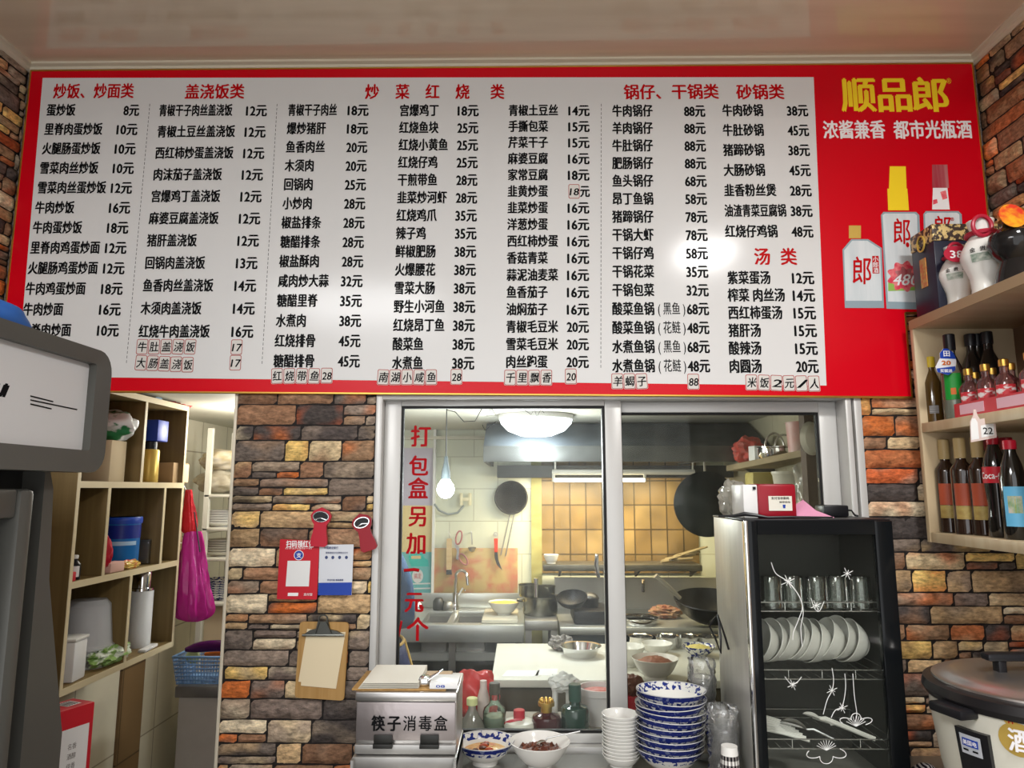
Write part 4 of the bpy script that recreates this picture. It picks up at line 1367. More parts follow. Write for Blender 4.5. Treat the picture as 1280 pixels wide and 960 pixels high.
MB().ext(W4([(398.2, 728.5), (440, 728), (439.3, 744), (397.5, 744)], yw - .0006), (0, .0004, 0)).build('blue_band', 'blue_ink', wcd, smooth=False)
m = MB()
m.text('中国建设银行', U(414, 684.8, yw - .001), EX, EZ, w=.045, h=.009, align='C', bold=.02)
m.text('推荐使用支付宝微信云闪付', U(421, 691, yw - .001), EX, EZ, w=.072, h=.007, align='C', bold=.01)
m.text('欢迎光临 谢谢惠顾', U(419, 725, yw - .001), EX, EZ, w=.052, h=.007, align='C', bold=.02)
for px in (408, 416, 424.5, 433):
    c_ = U(px, 696.8, yw - .001)
    m.add([c_ + Vector((.005 * math.cos(a), 0, .0055 * math.sin(a))) for a in [i * PI / 4 for i in range(8)]], [tuple(range(8))])
m.build('card_lettering', P('card_ink', (.04, .06, .16), .5), wcd, smooth=False)

def opener(label, top, bot, s, colm, tilt):
    a, b = U(*top, yw), U(*bot, yw)
    t = thing('bottle_opener', label, 'bottle opener', a, 'magnetic bottle openers')
    d = (b - a)
    k = d.length
    d.normalize()
    side = Vector((d.z, 0, -d.x))
    m = MB()
    outl = []
    for sgn in (1, -1):
        row = [(0, 0), (.1, .2), (.22, .27), (.35, .23), (.45, .16), (.62, .17), (.8, .21), (.94, .22), (1, .16)]
        pts = [a + d * (k * u) + side * (sgn * k * w_) for u, w_ in row]
        outl += pts if sgn == 1 else pts[::-1]
    m.ext([p - EY * .012 for p in outl], (0, .012, 0))
    m.build('opener_body', colm, t, sharp=50)
    c_ = a + d * (k * .24)
    m = MB()
    ring = [c_ + d * (k * .13 * math.sin(q)) + side * (k * .2 * math.cos(q)) - EY * .0125 for q in [i * PI / 10 for i in range(20)]]
    m.tube(ring, .0026, 6, True)
    m.tube([ring[2], c_ - EY * .014 + d * k * .03, ring[8]], .0024, 6)
    m.build('metal_claw', 'chrome', t)
    MB().ext([c_ + d * (k * .12 * math.sin(q)) + side * (k * .19 * math.cos(q)) - EY * .0122 for q in [i * PI / 8 for i in range(16)]], (0, -.0003, 0)).build('opening', 'black', t)
opener('bright red bottle opener above the payment cards on the stone wall', (403.5, 634), (399, 683), 1, 'red_plastic', 0)
opener('dark red bottle opener beside the window frame', (450, 642), (463, 688), 1, 'dark_red', 0)

q = U(915, 640, 2.22); q.z = zc
M['bag_clear'] = GLASS('cloudy_bag', (.88, .87, .82), .6, (.74, .72, .64), 1.6, .15)
t = thing('clear_bag', 'crumpled cloudy plastic bag on the dish cabinet beside the red speaker box', 'plastic bag', q)
MB().blob(q + EZ * .05, (.036, .04, .056), 4, .4, 3, 9, 0, -.049).build('bag_film', 'bag_clear', t)
MB().blob(q + Vector((.022, 0, .085)), (.02, .02, .02), 3, .5, 3, 3).build('bag_knot', 'bag_clear', t)
# ================================================================ bottle shelf on the brick side wall
SX = 1.27
zT, zM, zB = 2.142, 1.806, 1.466       # upper faces of the three boards
yS0, yS1 = 1.2, 2.285
sh = thing('bottle_shelf', 'light wooden wall shelf holding liquor bottles on the stone side wall', 'shelf', (SX, (yS0 + yS1) / 2, zB - .03))
for z in (zT, zM, zB):
    MB().box(SX, XR - .018, yS0 + .0185, yS1 - .0185, z - .03, z, .002).build('shelf_board', 'wood_ply', sh)
for y in (yS0 + .009, yS1 - .009):
    MB().box(SX - .001, XR - .018, y - .009, y + .009, zB - .03, zT, .001).build('side_panel', 'wood_ply', sh)
MB().box(XR - .03, XR - .019, yS0 + .018, yS1 - .018, zB, zT - .03).build('back_panel', P('shelf_back', (.16, .09, .05), .6), sh)
m = MB()
m.box(SX - .003, SX, yS0, yS1, zT - .03, zT)
m.build('edge_band', P('edge_band', (.36, .25, .14), .5), sh)
# top: boxed liquor, two white bottles, one black gourd bottle
a = UX(1146, 405, SX + .008)
nb = thing('liquor_gift_box', 'navy liquor gift box with gold patterned top on the bottle shelf', 'box', (1.4, 2.2, zT))
bx0, bx1, by0, by1 = SX + .006, SX + .22, 2.125, 2.25
bh = UX(1160, 283, bx0).z - zT
MB().box(bx0, bx1, by0, by1, zT, zT + bh * .8, .002).build('box_body', P('gift_navy', (.012, .014, .03), .35), nb)
MB().box(bx0 - .002, bx1 + .002, by0 - .002, by1 + .002, zT + bh * .8, zT + bh, .003).build('box_lid', P('gift_gold', (.62, .47, .2), .35, .3, col2=(.05, .035, .03), vscale=(70, 70, 70), ramp=(.45, .52)), nb)
m = MB()
m.box(bx0 - .003, bx0, (by0 + by1) / 2 - .014, (by0 + by1) / 2 + .018, zT + bh * .32, zT + bh * .66)
lb = m.build('side_label', P('label_orange', (.5, .1, .03), .4, col2=(.5, .33, .08), vscale=(80, 80, 80)), nb)
m = MB()
m.tube([Vector((bx0 - .004, (by0 + by1) / 2 + .02 * math.cos(q), zT + bh * .84 + .025 * math.sin(q))) for q in [i * PI / 8 for i in range(16)]], .003, 6, True)
m.build('seal', 'gold_paint', nb)
M['flask_red'] = P('flask_red', (.42, .02, .045), .35)
def flask(label, px, py0, py1, X, tagtxt, mat='porcelain'):
    b = UX(px, py0, X)
    h = UX(px, py1, X).z - zT
    loc = Vector((X, b.y, zT))
    w = h * .26
    prof = [(w * .62, 0), (w * .66, .004), (w * .62, h * .12), (w * .66, h * .25), (w * .9, h * .42), (w, h * .52), (w * .95, h * .6), (w * .72, h * .72), (w * .5, h * .8), (w * .45, h * .86), (w * .56, h * .95), (w * .6, h), (w * .5, h)]
    t = thing('porcelain_bottle', label, 'bottle', loc, 'liquor bottles on top of the shelf')
    MB().lathe([(0, 0)] + prof + [(0, h)], loc, 28).build('bottle_body', mat, t)
    fa = face(loc)
    m = MB()
    for i, ch in enumerate('金贵酒'):
        ctext(m, ch, loc, w + .002, fa + (i - 1) * .42, h * .57, h * .07, h * .065)
    m.build('label_lettering', 'ink', t)
    m = MB().sheet(lambda u, v: loc + Vector(((rad(prof, h * (.42 + .1 * v)) + .001) * math.cos(fa - .55 + .9 * u), (rad(prof, h * (.42 + .1 * v)) + .001) * math.sin(fa - .55 + .9 * u), h * (.42 + .1 * v))), 8, 4)
    m.build('label_picture', P('landscape', (.18, .25, .2), .4, col2=(.6, .62, .55), vscale=(50, 50, 90)), t)
    m = MB().tube([loc + Vector((w * .62 * math.cos(q), w * .62 * math.sin(q), h * .82)) for q in [i * PI / 10 for i in range(20)]], w * .13, 8, True)
    m.tube([loc + Vector((math.cos(fa) * w * .6 + math.sin(-fa) * 0 + w * .45 * math.cos(q), math.sin(fa) * w * .75, h * .88 + w * .5 * math.sin(q))) for q in [i * PI / 10 for i in range(20)]], w * .1, 8, True)
    m.build('neck_ribbon', 'flask_red', t)
    if tagtxt:
        c_ = loc + Vector((-w * .55, -w * 1.05, h * .8))
        m = MB().ext([c_ + Vector((w * .75 * math.cos(q), 0, w * .5 * math.sin(q))) for q in [i * PI / 10 for i in range(20)]], (0, .002, 0))
        g = m.build('neck_tag', 'flask_red', t)
        m = MB()
        m.text(tagtxt, c_ + Vector((0, -.0006, 0)), EX, EZ, w=w * .75, h=w * .65, align='C', bold=.02)
        m.build('tag_lettering', 'white_ink', g)
    return t
flask('smaller white porcelain liquor bottle with a red 38 tag on the bottle shelf', 1200, 389, 305, 1.33, '38')
flask('taller white porcelain liquor bottle with a red ribbon loop on the bottle shelf', 1235, 376, 271, 1.335, None)
b = UX(1274, 362, 1.35)
loc = Vector((1.35, b.y, zT))
h = UX(1274, 258, 1.35).z - zT
prof = [(h * .24, 0), (h * .26, .006), (h * .22, h * .2), (h * .17, h * .34), (h * .24, h * .42), (h * .3, h * .55), (h * .27, h * .68), (h * .14, h * .78), (h * .1, h * .84), (h * .11, h * .88)]
t = bottle('gourd_bottle', 'black gourd-shaped liquor bottle with a gold cap on the bottle shelf', 'bottle', 'liquor bottles on top of the shelf', loc, prof, P('black_glaze', (.012, .011, .011), .08), (h * .15, h * .88, h * 1.0, 'gold'))
c_ = loc + Vector((-.035, -.055, h * .84))
g = MB().ext([c_ + Vector((.045 * math.cos(q), .012 * math.cos(q), .032 * math.sin(q))) for q in [i * PI / 10 for i in range(20)]], (0, .002, 0)).build('neck_tag', P('tag_red', (.6, .04, .02), .4, col2=(.7, .35, .02), vscale=(30, 30, 60)), t)
# middle tier
SB = [(.0, 0)]
def sbottle(h, r, neck, sh0, sh1, foot=.003):
    return [(r * .9, 0), (r, foot), (r, h * sh0), (r * .93, h * (sh0 + .03)), (neck * 1.1, h * sh1), (neck, h * (sh1 + .03)), (neck, h * .97)]
M['amber'] = P('amber_glass', (.09, .05, .012), .08, coat=.6)
M['green_label'] = P('green_label', (.01, .25, .03), .4)
M['dark_glass'] = P('dark_glass', (.008, .007, .006), .06, coat=.8)
M['brown_glass'] = P('brown_glass', (.022, .01, .006), .06, coat=.8)
def onshelf(px, py, X, z):
    p = UX(px, py, X)
    return Vector((X, p.y, z))
X = 1.318
l1 = onshelf(1169, 527, X, zM)
bottle('amber_bottle', 'slim amber bottle with a yellow top at the end of the middle shelf', 'bottle', 'liquor bottles on the middle shelf', l1, sbottle(.215, .026, .011, .6, .78), 'amber', (.0135, .18, .215, P('yellow_cap', (.75, .55, .04), .4)), [(.03, .055, P('barcode', (.5, .5, .5), .5, col2=(.02, .02, .02), vscale=(1, 1, 400)), .5)])
l2 = onshelf(1190, 522, X, zM)
l2.y -= .02
t = bottle('green_label_bottle', 'clear liquor bottle with a green label and blue 20 tag', 'bottle', 'liquor bottles on the middle shelf', l2, sbottle(.26, .031, .013, .58, .76), 'glass_clear', (.0165, .215, .265, 'black'), [(.06, .14, 'green_label', .75), (.075, .095, P('label_spot', (.6, .12, .01), .4), .22)], liquid=(.14, P('pale_spirit', (.28, .3, .24), .1)))
c_ = l2 + Vector((-.036, -.034, .18))
g = MB().ext([c_ + Vector((x * .001, 0, z * .001)) for x, z in ((-28, -38), (4, -47), (26, -32), (32, -4), (24, 22), (8, 34), (-4, 34), (-16, 20), (-16, 6), (-32, -22))], (0, .0015, 0)).build('neck_tag', P('tag_white', (.7, .7, .72), .4), t)
m = MB()
pz = lambda x, z: c_ + Vector((x * .001, -.0008, z * .001))
m.add([pz(-16, 4), pz(32, 4 - 2), pz(24, 22), pz(8, 34), pz(-4, 34), pz(-16, 20)], [tuple(range(6))])
m.add([pz(-28, -38), pz(4, -47), pz(26, -32), pz(27, -20), pz(-30, -27)], [tuple(range(5))])
gm = m.build('tag_blue', 'blue_ink', g)
m = MB()
m.text('20', c_ + Vector((0, -.0018, -.009)), EX, EZ, w=.026, h=.019, align='C', bold=.04)
m.build('tag_lettering', P('tag_orange', (.55, .12, .01), .4), g)
m = MB()
m.text('田', c_ + Vector((4 * .001, -.0012, .019)), EX, EZ, w=.018, h=.02, align='C', bold=.02)
m.text('买就送', c_ + Vector((-2 * .001, -.0018, -.034)), EX, EZ, w=.036, h=.011, align='C', bold=.02)
m.build('tag_print', 'white_ink', g)
for i, (px, X_) in enumerate(((1186, 1.42), (1212, 1.44), (1238, 1.45))):
    p = UX(px, 470, X_)
    bottle('dark_bottle', 'dark bottle standing behind the front row on the middle shelf, %s from the end panel' % ('first', 'second', 'third')[i], 'bottle', 'dark bottles on the middle shelf', (X_, min(p.y, 2.22), zM), sbottle(.275, .034, .014, .6, .78), 'dark_glass', (.017, .24, .278, 'black'))
# red tray of small bottles
ya, yb = UX(1200, 520, 1.30).y, 1.66
ty = thing('bottle_tray', 'red cardboard display tray with pink panels holding small liquor bottles', 'tray', (1.35, (ya + yb) / 2, zM))
m = MB()
m.box(1.285, 1.289, yb, ya, zM, zM + .042)
m.box(1.43, 1.434, yb, ya, zM, zM + .042)
m.box(1.289, 1.43, ya - .004, ya, zM, zM + .042)
m.box(1.289, 1.43, yb, yb + .004, zM, zM + .042)
m.box(1.289, 1.43, yb, ya, zM, zM + .003)
m.build('tray_body', 'red_card', ty)
for k, (u0, u1) in enumerate(((.06, .30), (.42, .72))):
    MB().box(1.2842, 1.285, ya - (ya - yb) * u1, ya - (ya - yb) * u0, zM + .008, zM + .036).build('pink_panel', P('pink_panel', (.72, .42, .5), .5), ty)
M['pink_glass'] = GLASS('pink_tinted_glass', (.9, .72, .7), .16, (.75, .3, .3), 1.8, .04)
sp = [(.024, 0), (.0265, .004), (.0265, .082), (.024, .09), (.011, .104), (.0105, .128)]
k = 0
for row, X_ in ((0, 1.322), (1, 1.385)):
    for i, px in enumerate((1213, 1235, 1259, 1292)):
        if row and i == 3: continue
        p = UX(px + (8 if row else 0), 500, X_)
        lab = 'small red-labelled liquor bottle with gold cap, %s in the %s row of the red tray' % (('first', 'second', 'third', 'fourth')[i], ('front', 'rear')[row])
        bottle('small_liquor_bottle', lab, 'bottle', 'small bottles in the red tray', (X_, p.y, zM + .004), sp, 'pink_glass', (.0125, .122, .142, 'gold'), [(.012, .07, P('mini_label', (.5, .03, .04), .4, col2=(.65, .6, .58), vscale=(30, 30, 60), ramp=(.5, .56)) if k == 0 else bpy.data.materials['mini_label'], .95)], n=16)
        k += 1
p = UX(1280, 470, 1.40)
rb = thing('red_liquor_box', 'red cardboard liquor box with white lettering behind the red tray', 'box', (1.49, 1.87, zM))
MB().box(1.455, 1.56, 1.66, 1.9, zM, zM + .27, .002).build('box_body', 'dark_red', rb)
m = MB()
m.text('小郎酒', Vector((1.4545, 1.8, zM + .2)), -EY, EZ, w=.13, h=.05, align='C', bold=.02)
m.build('lettering', 'white_ink', rb)
# price card hanging on the shelf edge
c_ = UX(1228, 533, SX - .006)
pcd = thing('price_card', 'bottle-shaped white price card reading 22 hanging from the middle shelf edge', 'price card', c_)
kx = c_.y / FPX
def card(pts, off=0): return [U(x, y, c_.y - off) for x, y in pts]
cp = card([(1213, 553), (1245, 547), (1243, 521), (1224, 524), (1221, 519), (1219, 512), (1216, 512), (1216, 519), (1212, 527)])
cdo = MB().ext([q + Vector((-.0, -.003, 0)) for q in cp], (0, .002, 0)).build('card', P('card_paper', (.62, .5, .46), .5), pcd)
m = MB()
m.ext(card([(1227, 547), (1243, 544), (1242, 529), (1226, 532)], .0036), (0, .0004, 0))
m.ext(card([(1214.5, 550), (1224, 548.5), (1222, 528), (1219, 523), (1215, 523), (1213.5, 530)], .0036), (0, .0004, 0))
m.build('white_panel', 'white', cdo)
m = MB()
m.text('22', U(1235, 538, c_.y - .0045), EX, EZ, w=.026, h=.026, align='C', bold=.01)
m.build('price_lettering', 'ink', cdo)
# bottom tier
M['whisky_label'] = P('whisky_label', (.38, .07, .03), .45)
M['whisky_gold'] = P('whisky_gold', (.4, .3, .09), .45, col2=(.3, .2, .06), vscale=(60, 60, 60))
M['tan_cap'] = P('tan_cap', (.4, .29, .13), .4)
for i, px in enumerate((1184, 1204, 1226)):
    X_ = 1.325 + (.02 if i == 2 else 0)
    l = onshelf(px, 662, X_, zB)
    l.y = UX(px, 610, X_).y
    bottle('brown_liquor_bottle', 'tall brown bottle with red and gold label on the lowest shelf, %s' % ('nearest the end panel', 'middle of three', 'beside the cola bottle')[i], 'bottle', 'brown bottles on the lowest shelf', l, sbottle(.285, .031, .0135, .66, .76), 'brown_glass', (.0165, .225, .287, 'tan_cap'), [(.085, .15, 'whisky_label', .8), (.045, .084, 'whisky_gold', .8)])
l = onshelf(1246, 662, 1.335, zB)
l.y = UX(1246, 610, 1.335).y
cola = [(.026, 0), (.03, .006), (.0275, .06), (.026, .09), (.03, .14), (.031, .165), (.0305, .195), (.024, .225), (.014, .255), (.0125, .268)]
t = bottle('cola_bottle', 'dark cola bottle with a red label on the lowest shelf', 'bottle', 'soft drinks on the lowest shelf', l, cola, 'dark_glass', (.0155, .258, .282, 'red_plastic'), [(.15, .195, 'red_card', PI)], [('Coca-Cola', .172, .02, .026, 'white_ink')])
l = onshelf(1266, 662, 1.325, zB)
l.y = UX(1268, 620, 1.325).y
t = bottle('plum_drink_bottle', 'dark drink bottle with a light blue picture label on the lowest shelf', 'bottle', 'soft drinks on the lowest shelf', l, [(.029, 0), (.032, .005), (.032, .16), (.024, .2), (.014, .232), (.0135, .25)], 'dark_glass', (.0165, .24, .265, 'red_plastic'), [(.035, .14, P('sky_label', (.12, .4, .62), .4), .8), (.07, .115, P('fruit_picture', (.2, .3, .08), .4, col2=(.6, .5, .35), vscale=(50, 50, 50)), .5)])
for i, (px, X_) in enumerate(((1240, 1.43), (1262, 1.44))):
    p = UX(px, 600, X_)
    bottle('back_row_bottle', 'dark red-capped bottle in the rear row on the lowest shelf, %s the cola bottle' % ('behind', 'farther from')[i], 'bottle', 'back row on the lowest shelf', (X_, p.y, zB), sbottle(.28, .034, .014, .62, .78), 'dark_glass', (.017, .25, .285, 'dark_red'), [(.12, .16, P('steel_label', (.15, .25, .32), .4), 1.0)])

# ================================================================ display freezer by the other side wall
M['fr_grey'] = P('freezer_grey', (.105, .105, .095), .38, .2)
M['fr_dark'] = P('freezer_dark', (.03, .031, .031), .4)
HX = -1.0
fz = thing('display_freezer', 'dark grey upright display freezer with a white advertising header', 'freezer', (-1.35, 1.2, 0))
def yz(y, z, x): return Vector((x, y, z))
def rr_yz(y0, y1, z0, z1, r, x):
    return [yz((y0 + y1) / 2 + a, (z0 + z1) / 2 + b, x) for a, b in rrect(y1 - y0, z1 - z0, r, 5)]
o = rr_yz(.62, 1.68, 1.637, 1.922, .05, HX - .05)
i = rr_yz(.66, 1.628, 1.687, 1.889, .006, HX - .05)
m = MB()
n = len(o)
d = Vector((.06, 0, 0))
vs = o + i + [p + d for p in o] + [p + d - Vector((.006, 0, 0)) for p in i]
fs = []
for k in range(n):
    q = (k + 1) % n
    fs += [(k, q, n + q, n + k), (2 * n + k, 3 * n + k, 3 * n + q, 2 * n + q), (k, 2 * n + k, 2 * n + q, q), (n + k, n + q, 3 * n + q, 3 * n + k)]
m.add(vs, fs)
hd = m.build('header_bezel', 'fr_grey', fz, sharp=50)
MB().ext(rr_yz(.66, 1.628, 1.687, 1.889, .006, HX - .02), (.006, 0, 0)).build('header_face', P('header_white', (.66, .67, .68), .35), hd)
MB().ext(rr_yz(.64, 1.66, 1.65, 1.91, .04, -1.62), (.57, 0, 0)).build('header_case', 'fr_dark', fz, sharp=50)
m = MB()
fx = HX - .0138
for a, b in (((38, 495), (66, 502)), ((38, 500), (96, 512)), ((38, 505), (64, 511))):
    m.tube([UX(*a, fx), UX(*b, fx)], .0016, 5)
m.text('su', UX(0, 481, fx) + EY * .012, EY, EZ, w=.07, h=.055, align='R', bold=.05, ital=.25)
m.build('header_lettering', 'ink', hd)
BXF = -1.05
MB().box(-1.6, BXF - .05, .7, 1.6, .1, 1.66, .01).build('cabinet', 'fr_dark', fz)
def prism_yz(pts, x0, x1): return MB().ext([yz(y, z, x0) for y, z in pts], (x1 - x0, 0, 0))
ya = UX(64, 640, BXF).y
ye = UX(79, 900, BXF).y
yt = UX(52, 640, BXF).y
prism_yz([(yt, 1.65), (ya - .02, 1.65), (ya, 1.6), (ya + .015, 1.4), (ye, 1.05), (ye, .1), (yt + .02, .1)], BXF - .06, BXF).build('side_post', 'fr_grey', fz)
y1_, y2_ = UX(12, 640, BXF + .02).y, UX(48, 640, BXF + .02).y
m = MB()
m.box(BXF - .03, BXF + .02, y1_ + .03, y2_ - .012, .12, 1.6, .012)
m.box(BXF - .03, BXF + .01, .72, .78, .12, 1.6, .01)
m.box(BXF - .03, BXF + .012, .78, y1_ + .03, 1.54, 1.6, .006)
m.box(BXF - .03, BXF + .012, .78, y1_ + .03, .12, .2, .006)
dd = m.build('door_frame', 'fr_grey', fz)
MB().box(BXF - .03, BXF - .024, .78, y1_ + .03, .2, 1.54).build('door_pane', P('door_black_glass', (.01, .011, .012), .1), dd)
MB().box(-1.58, BXF - .03, .72, 1.6, 0, .1).build('plinth', 'black', fz)
m = MB()
c_ = UX(8, 434, -1.12)
m.blob(Vector((c_.x - .05, c_.y - .08, 1.92 + .022)), (.12, .155, .066), 4, .12, 2, 4, 0, -.045)
solo(m, 'blue_cloth_bundle', P('blue_cloth', (.02, .11, .4), .6), 'bright blue cloth bundle lying on top of the freezer header', 'bundle', None, (c_.x - .05, c_.y - .08, 1.91))

# ================================================================ cubby shelf in the passage
QX, QB = -1.45, XL + .025
qy0, qy1 = UX(96, 610, QX).y, UX(226, 660, QX).y
z4, z3, z2, z1 = .975, 1.303, 1.625, 1.955   # upper faces
q = thing('cubby_shelf', 'brown wooden cubby shelf on the tiled passage wall behind the freezer', 'shelf', ((QX + QB) / 2, (qy0 + qy1) / 2, z4 - .02))
for z in (z4, z3, z2, z1):
    MB().box(QB, QX, qy0 + .0165, qy1 - .0165, z - .022, z, .001).build('shelf_board', 'cubby', q)
def yq(px, py): return UX(px, py, QX).y
for y in (qy0, qy1 - .016):
    MB().box(QB, QX, y, y + .016, z4 - .022, z1, .001).build('side_panel', 'cubby', q)
for px, py, za, zb_ in ((180, 550, z2, z1), (133, 660, z3, z2), (203, 660, z3, z2), (160, 770, z4, z3)):
    y = yq(px, py)
    MB().box(QB + .01, QX - .001, y - .008, y + .008, za, zb_ - .022, .001).build('divider', 'cubby', q)
m = MB()
for z in (z4, z3, z2, z1):
    m.box(QX, QX + .002, qy0 + .016, qy1 - .016, z - .022, z)
for y in (qy0, qy1 - .016): m.box(QX, QX + .002, y, y + .016, z4 - .022, z1)
for px, py, za, zb_ in ((180, 550, z2, z1), (133, 660, z3, z2), (203, 660, z3, z2), (160, 770, z4, z3)):
    y = yq(px, py)
    m.box(QX, QX + .002, y - .008, y + .008, za, zb_ - .022)
m.build('edge_band', 'cubby_edge', q)
MB().box(QB, QB + .008, qy0 + .016, qy1 - .016, z4, z1 - .022).build('back_panel', 'cubby', q)
def onq(px, py, z, dx=.05):
    p = UX(px, py, QX - dx)
    return Vector((QX - dx, p.y, z))
def carton(name, label, cat, l, sx, sy, sz, mat, rz=0, mat2=None, group=None):
    t = thing(name, label, cat, l, group)
    MB().obox(Vector(l) + Vector((0, 0, sz / 2)), (sx, sy, sz), rz, .003).build('box_body', mat, t)
    return t
# upper tier
l = onq(131, 575, z2, .08)
t = carton('cardboard_box', 'pale cardboard box under a green and white bag in the cubby shelf', 'box', l, .1, .1, .15, P('pale_card', (.55, .44, .28), .8))
l2 = onq(148, 578, z2, .1)
solo(MB().lathe([(0, 0), (.035, 0), (.037, .02), (.034, .15), (.03, .16), (0, .162)], l2, 16), 'paper_roll', P('grey_paper', (.5, .49, .45), .7, bump=.5, bscale=30), 'grey wrapped roll standing beside the pale box in the cubby shelf', 'roll', None, l2)
l3 = l + Vector((0, .02, .152))
m = MB().blob(l3 + Vector((0, 0, .055)), (.09, .08, .055), 4, .3, 2, 8)
solo(m, 'snack_bag', P('green_white_bag', (.68, .68, .66), .35, col2=(.03, .2, .07), vscale=(12, 12, 20), ramp=(.5, .55)), 'green and white plastic bag lying on the pale box in the cubby shelf', 'bag', None, l3)
l = onq(186, 585, z2, .04)
t = bottle('golden_tin', 'tall golden tin with a black neck in the cubby shelf', 'tin', None, l, [(.034, 0), (.036, .004), (.036, .125), (.033, .13), (.024, .132)], 'gold_paint', (.025, .13, .163, 'black'))
l_ = l + Vector((0, 0, .164))
carton('blue_box', 'small bright blue box balanced on the golden tin', 'box', l_ + Vector((0, .02, 0)), .075, .085, .085, P('royal_blue', (.02, .06, .42), .4))
MB
l = onq(212, 590, z2, .07)
t = carton('brown_carton', 'brown carton with a pale end in the cubby shelf beside the golden tin', 'box', l, .1, .14, .085, 'cardboard')
MB().box(l.x + .05, l.x + .0515, l.y + .02, l.y + .068, l.z + .004, l.z + .08).build('pale_end', P('pale_end', (.6, .45, .3), .8), t)
# middle tier
l = onq(93, 714, z3, .03)
bottle('pepper_bottle', 'small black and white bottle in the cubby corner near the freezer', 'bottle', None, l, [(.016, 0), (.018, .003), (.018, .05), (.008, .062), (.008, .07)], 'black', (.009, .068, .08, 'white'), [(.01, .045, 'white', .8)], n=12)
l = onq(88, 720, z3, .012)
carton('matchbox', 'tiny red and white packet beside the small black bottle', 'packet', l, .02, .03, .03, 'red_card')
l = onq(150, 690, z3, .09)
t = bottle('blue_tub', 'large blue and navy snack tub in the cubby shelf', 'tub', None, l, [(.062, 0), (.064, .004), (.066, .17), (.068, .172), (.068, .19)], P('tub_blue', (.01, .13, .38), .35), (.07, .165, .19, 'blue_ink'), [(.11, .16, P('tub_navy', (.008, .02, .2), .35), PI), (.085, .1, P('tub_pale', (.35, .5, .65), .4), .9)])
l = onq(132, 690, z3, .05)
l = Vector((l.x, yq(133, 690) + .045, z3))
solo(MB().blob(l + Vector((0, 0, .07)), (.04, .034, .07), 4, .25, 3, 3), 'red_bag', 'red_plastic', 'crumpled red bag squeezed beside the blue tub', 'bag', None, l)
l = onq(138, 708, z3, .02)
carton('pink_carton', 'flat pink carton below the blue tub', 'box', Vector((QX - .03, l.y + .03, z3)), .04, .09, .035, P('pink_card', (.62, .38, .32), .7))
l = onq(162, 706, z3, .03)
solo(MB().blob(l + Vector((.0, 0, .014)), (.02, .06, .018), 4, .3, 4, 5), 'candy_packet', P('candy_packet', (.5, .07, .02), .3, col2=(.6, .5, .1), vscale=(40, 40, 40)), 'small orange and yellow snack packet before the blue tub', 'packet', None, l)
l = onq(178, 700, z3, .07)
l.y += .02
t = thing('plastic_container', 'small clear plastic container beside the blue tub', 'container', l)
MB().obox(l + Vector((0, 0, .045)), (.07, .09, .09), None, .006).build('container', 'plastic_clear', t)
MB().obox(l + Vector((0, 0, .093)), (.074, .094, .008), None, .002).build('lid', 'plastic_clear', t)
l = onq(213, 700, z3, .08)
solo(MB().blob(l + Vector((0, 0, .06)), (.04, .045, .075), 4, .35, 2.5, 2, 0, -.06), 'brown_glove', P('brown_rag', (.25, .15, .07), .8), 'brown knitted glove heaped in the narrow cubby', 'glove', None, l)
m = MB().tube([l + Vector((.05 + .0 * i, -.02 + .035 * math.cos(i * .4), .035 + .03 * math.sin(i * .4))) for i in range(14)], .0022, 6)
solo(m, 'twine_loop', 'offwhite', 'thin loop of pale twine in the narrow cubby', 'twine', None, l + Vector((.05, 0, .004)))
# lower tier
l = onq(105, 830, z4, .12)
o_, i_ = [(.105, 0), (.108, .004), (.09, .16), (.07, .18), (0, .184)], None
t1 = None
for k in range(3):
    lab = ('lowest', 'middle', 'topmost')[k] + ' clear plastic tub of the inverted stack in the cubby shelf'
    if t1 is None:
        t1 = thing('plastic_tub', lab, 'tub', (0, 0, 0), 'inverted tubs in the cubby shelf')
        MB().lathe([(.1, 0), (.103, .0), (.103, .01), (.099, .014), (.084, .15), (.066, .168), (0, .17)], (0, 0, 0), 28).build('tub_wall', GLASS('frosted_tub', (.9, .9, .9), .75, (.92, .92, .93), .6, .2), t1)
        MB().lathe([(.103, .0), (.108, .0), (.108, .008), (.103, .01)], (0, 0, 0), 28).build('rim', bpy.data.materials['frosted_tub'], t1)
        t1.location = l
        t1.scale = (.86, .86, 1)
    else: dup(t1, l + Vector((0, 0, .03 * k)), label=lab)
l = Vector((QX - .05, onq(90, 830, z4, .05).y - .02, z4))
t = thing('white_food_box', 'white square plastic food box standing before the inverted tubs', 'box', l)
MB().obox(l + Vector((0, 0, .065)), (.075, .085, .13), .1, .008).build('container', 'white', t)
MB().obox(l + Vector((0, 0, .134)), (.08, .09, .01), .1, .003).build('lid', 'porcelain', t)
l = onq(134, 828, z4, .05)
solo(MB().blob(l + Vector((0, .0, .032)), (.05, .11, .036), 4, .35, 4, 6, 0, -.03), 'cup_packet', P('green_wrapper', (.55, .6, .5), .3, col2=(.22, .36, .1), vscale=(40, 20, 40), ramp=(.46, .54), bump=.5, bscale=40), 'green and clear wrapped packet lying in the lower cubby', 'packet', None, l)
l = onq(173, 795, z4, .09)
solo(MB().lathe([(0, 0), (.044, 0), (.045, .003), (.045, .215), (.043, .218), (0, .218)], l, 28), 'white_canister', 'white', 'tall white canister under a steel cup in the lower cubby', 'canister', None, l)
solo(MB().lathe([(0, 0), (.046, 0), (.046, .01), (.034, .012), (.036, .085), (.034, .088), (0, .088)], l + Vector((0, 0, .2185)), 28), 'steel_canister', 'chrome', 'steel cup standing on the tall white canister', 'cup', None, l + Vector((0, 0, .2185)))
l = onq(196, 800, z4, .08)
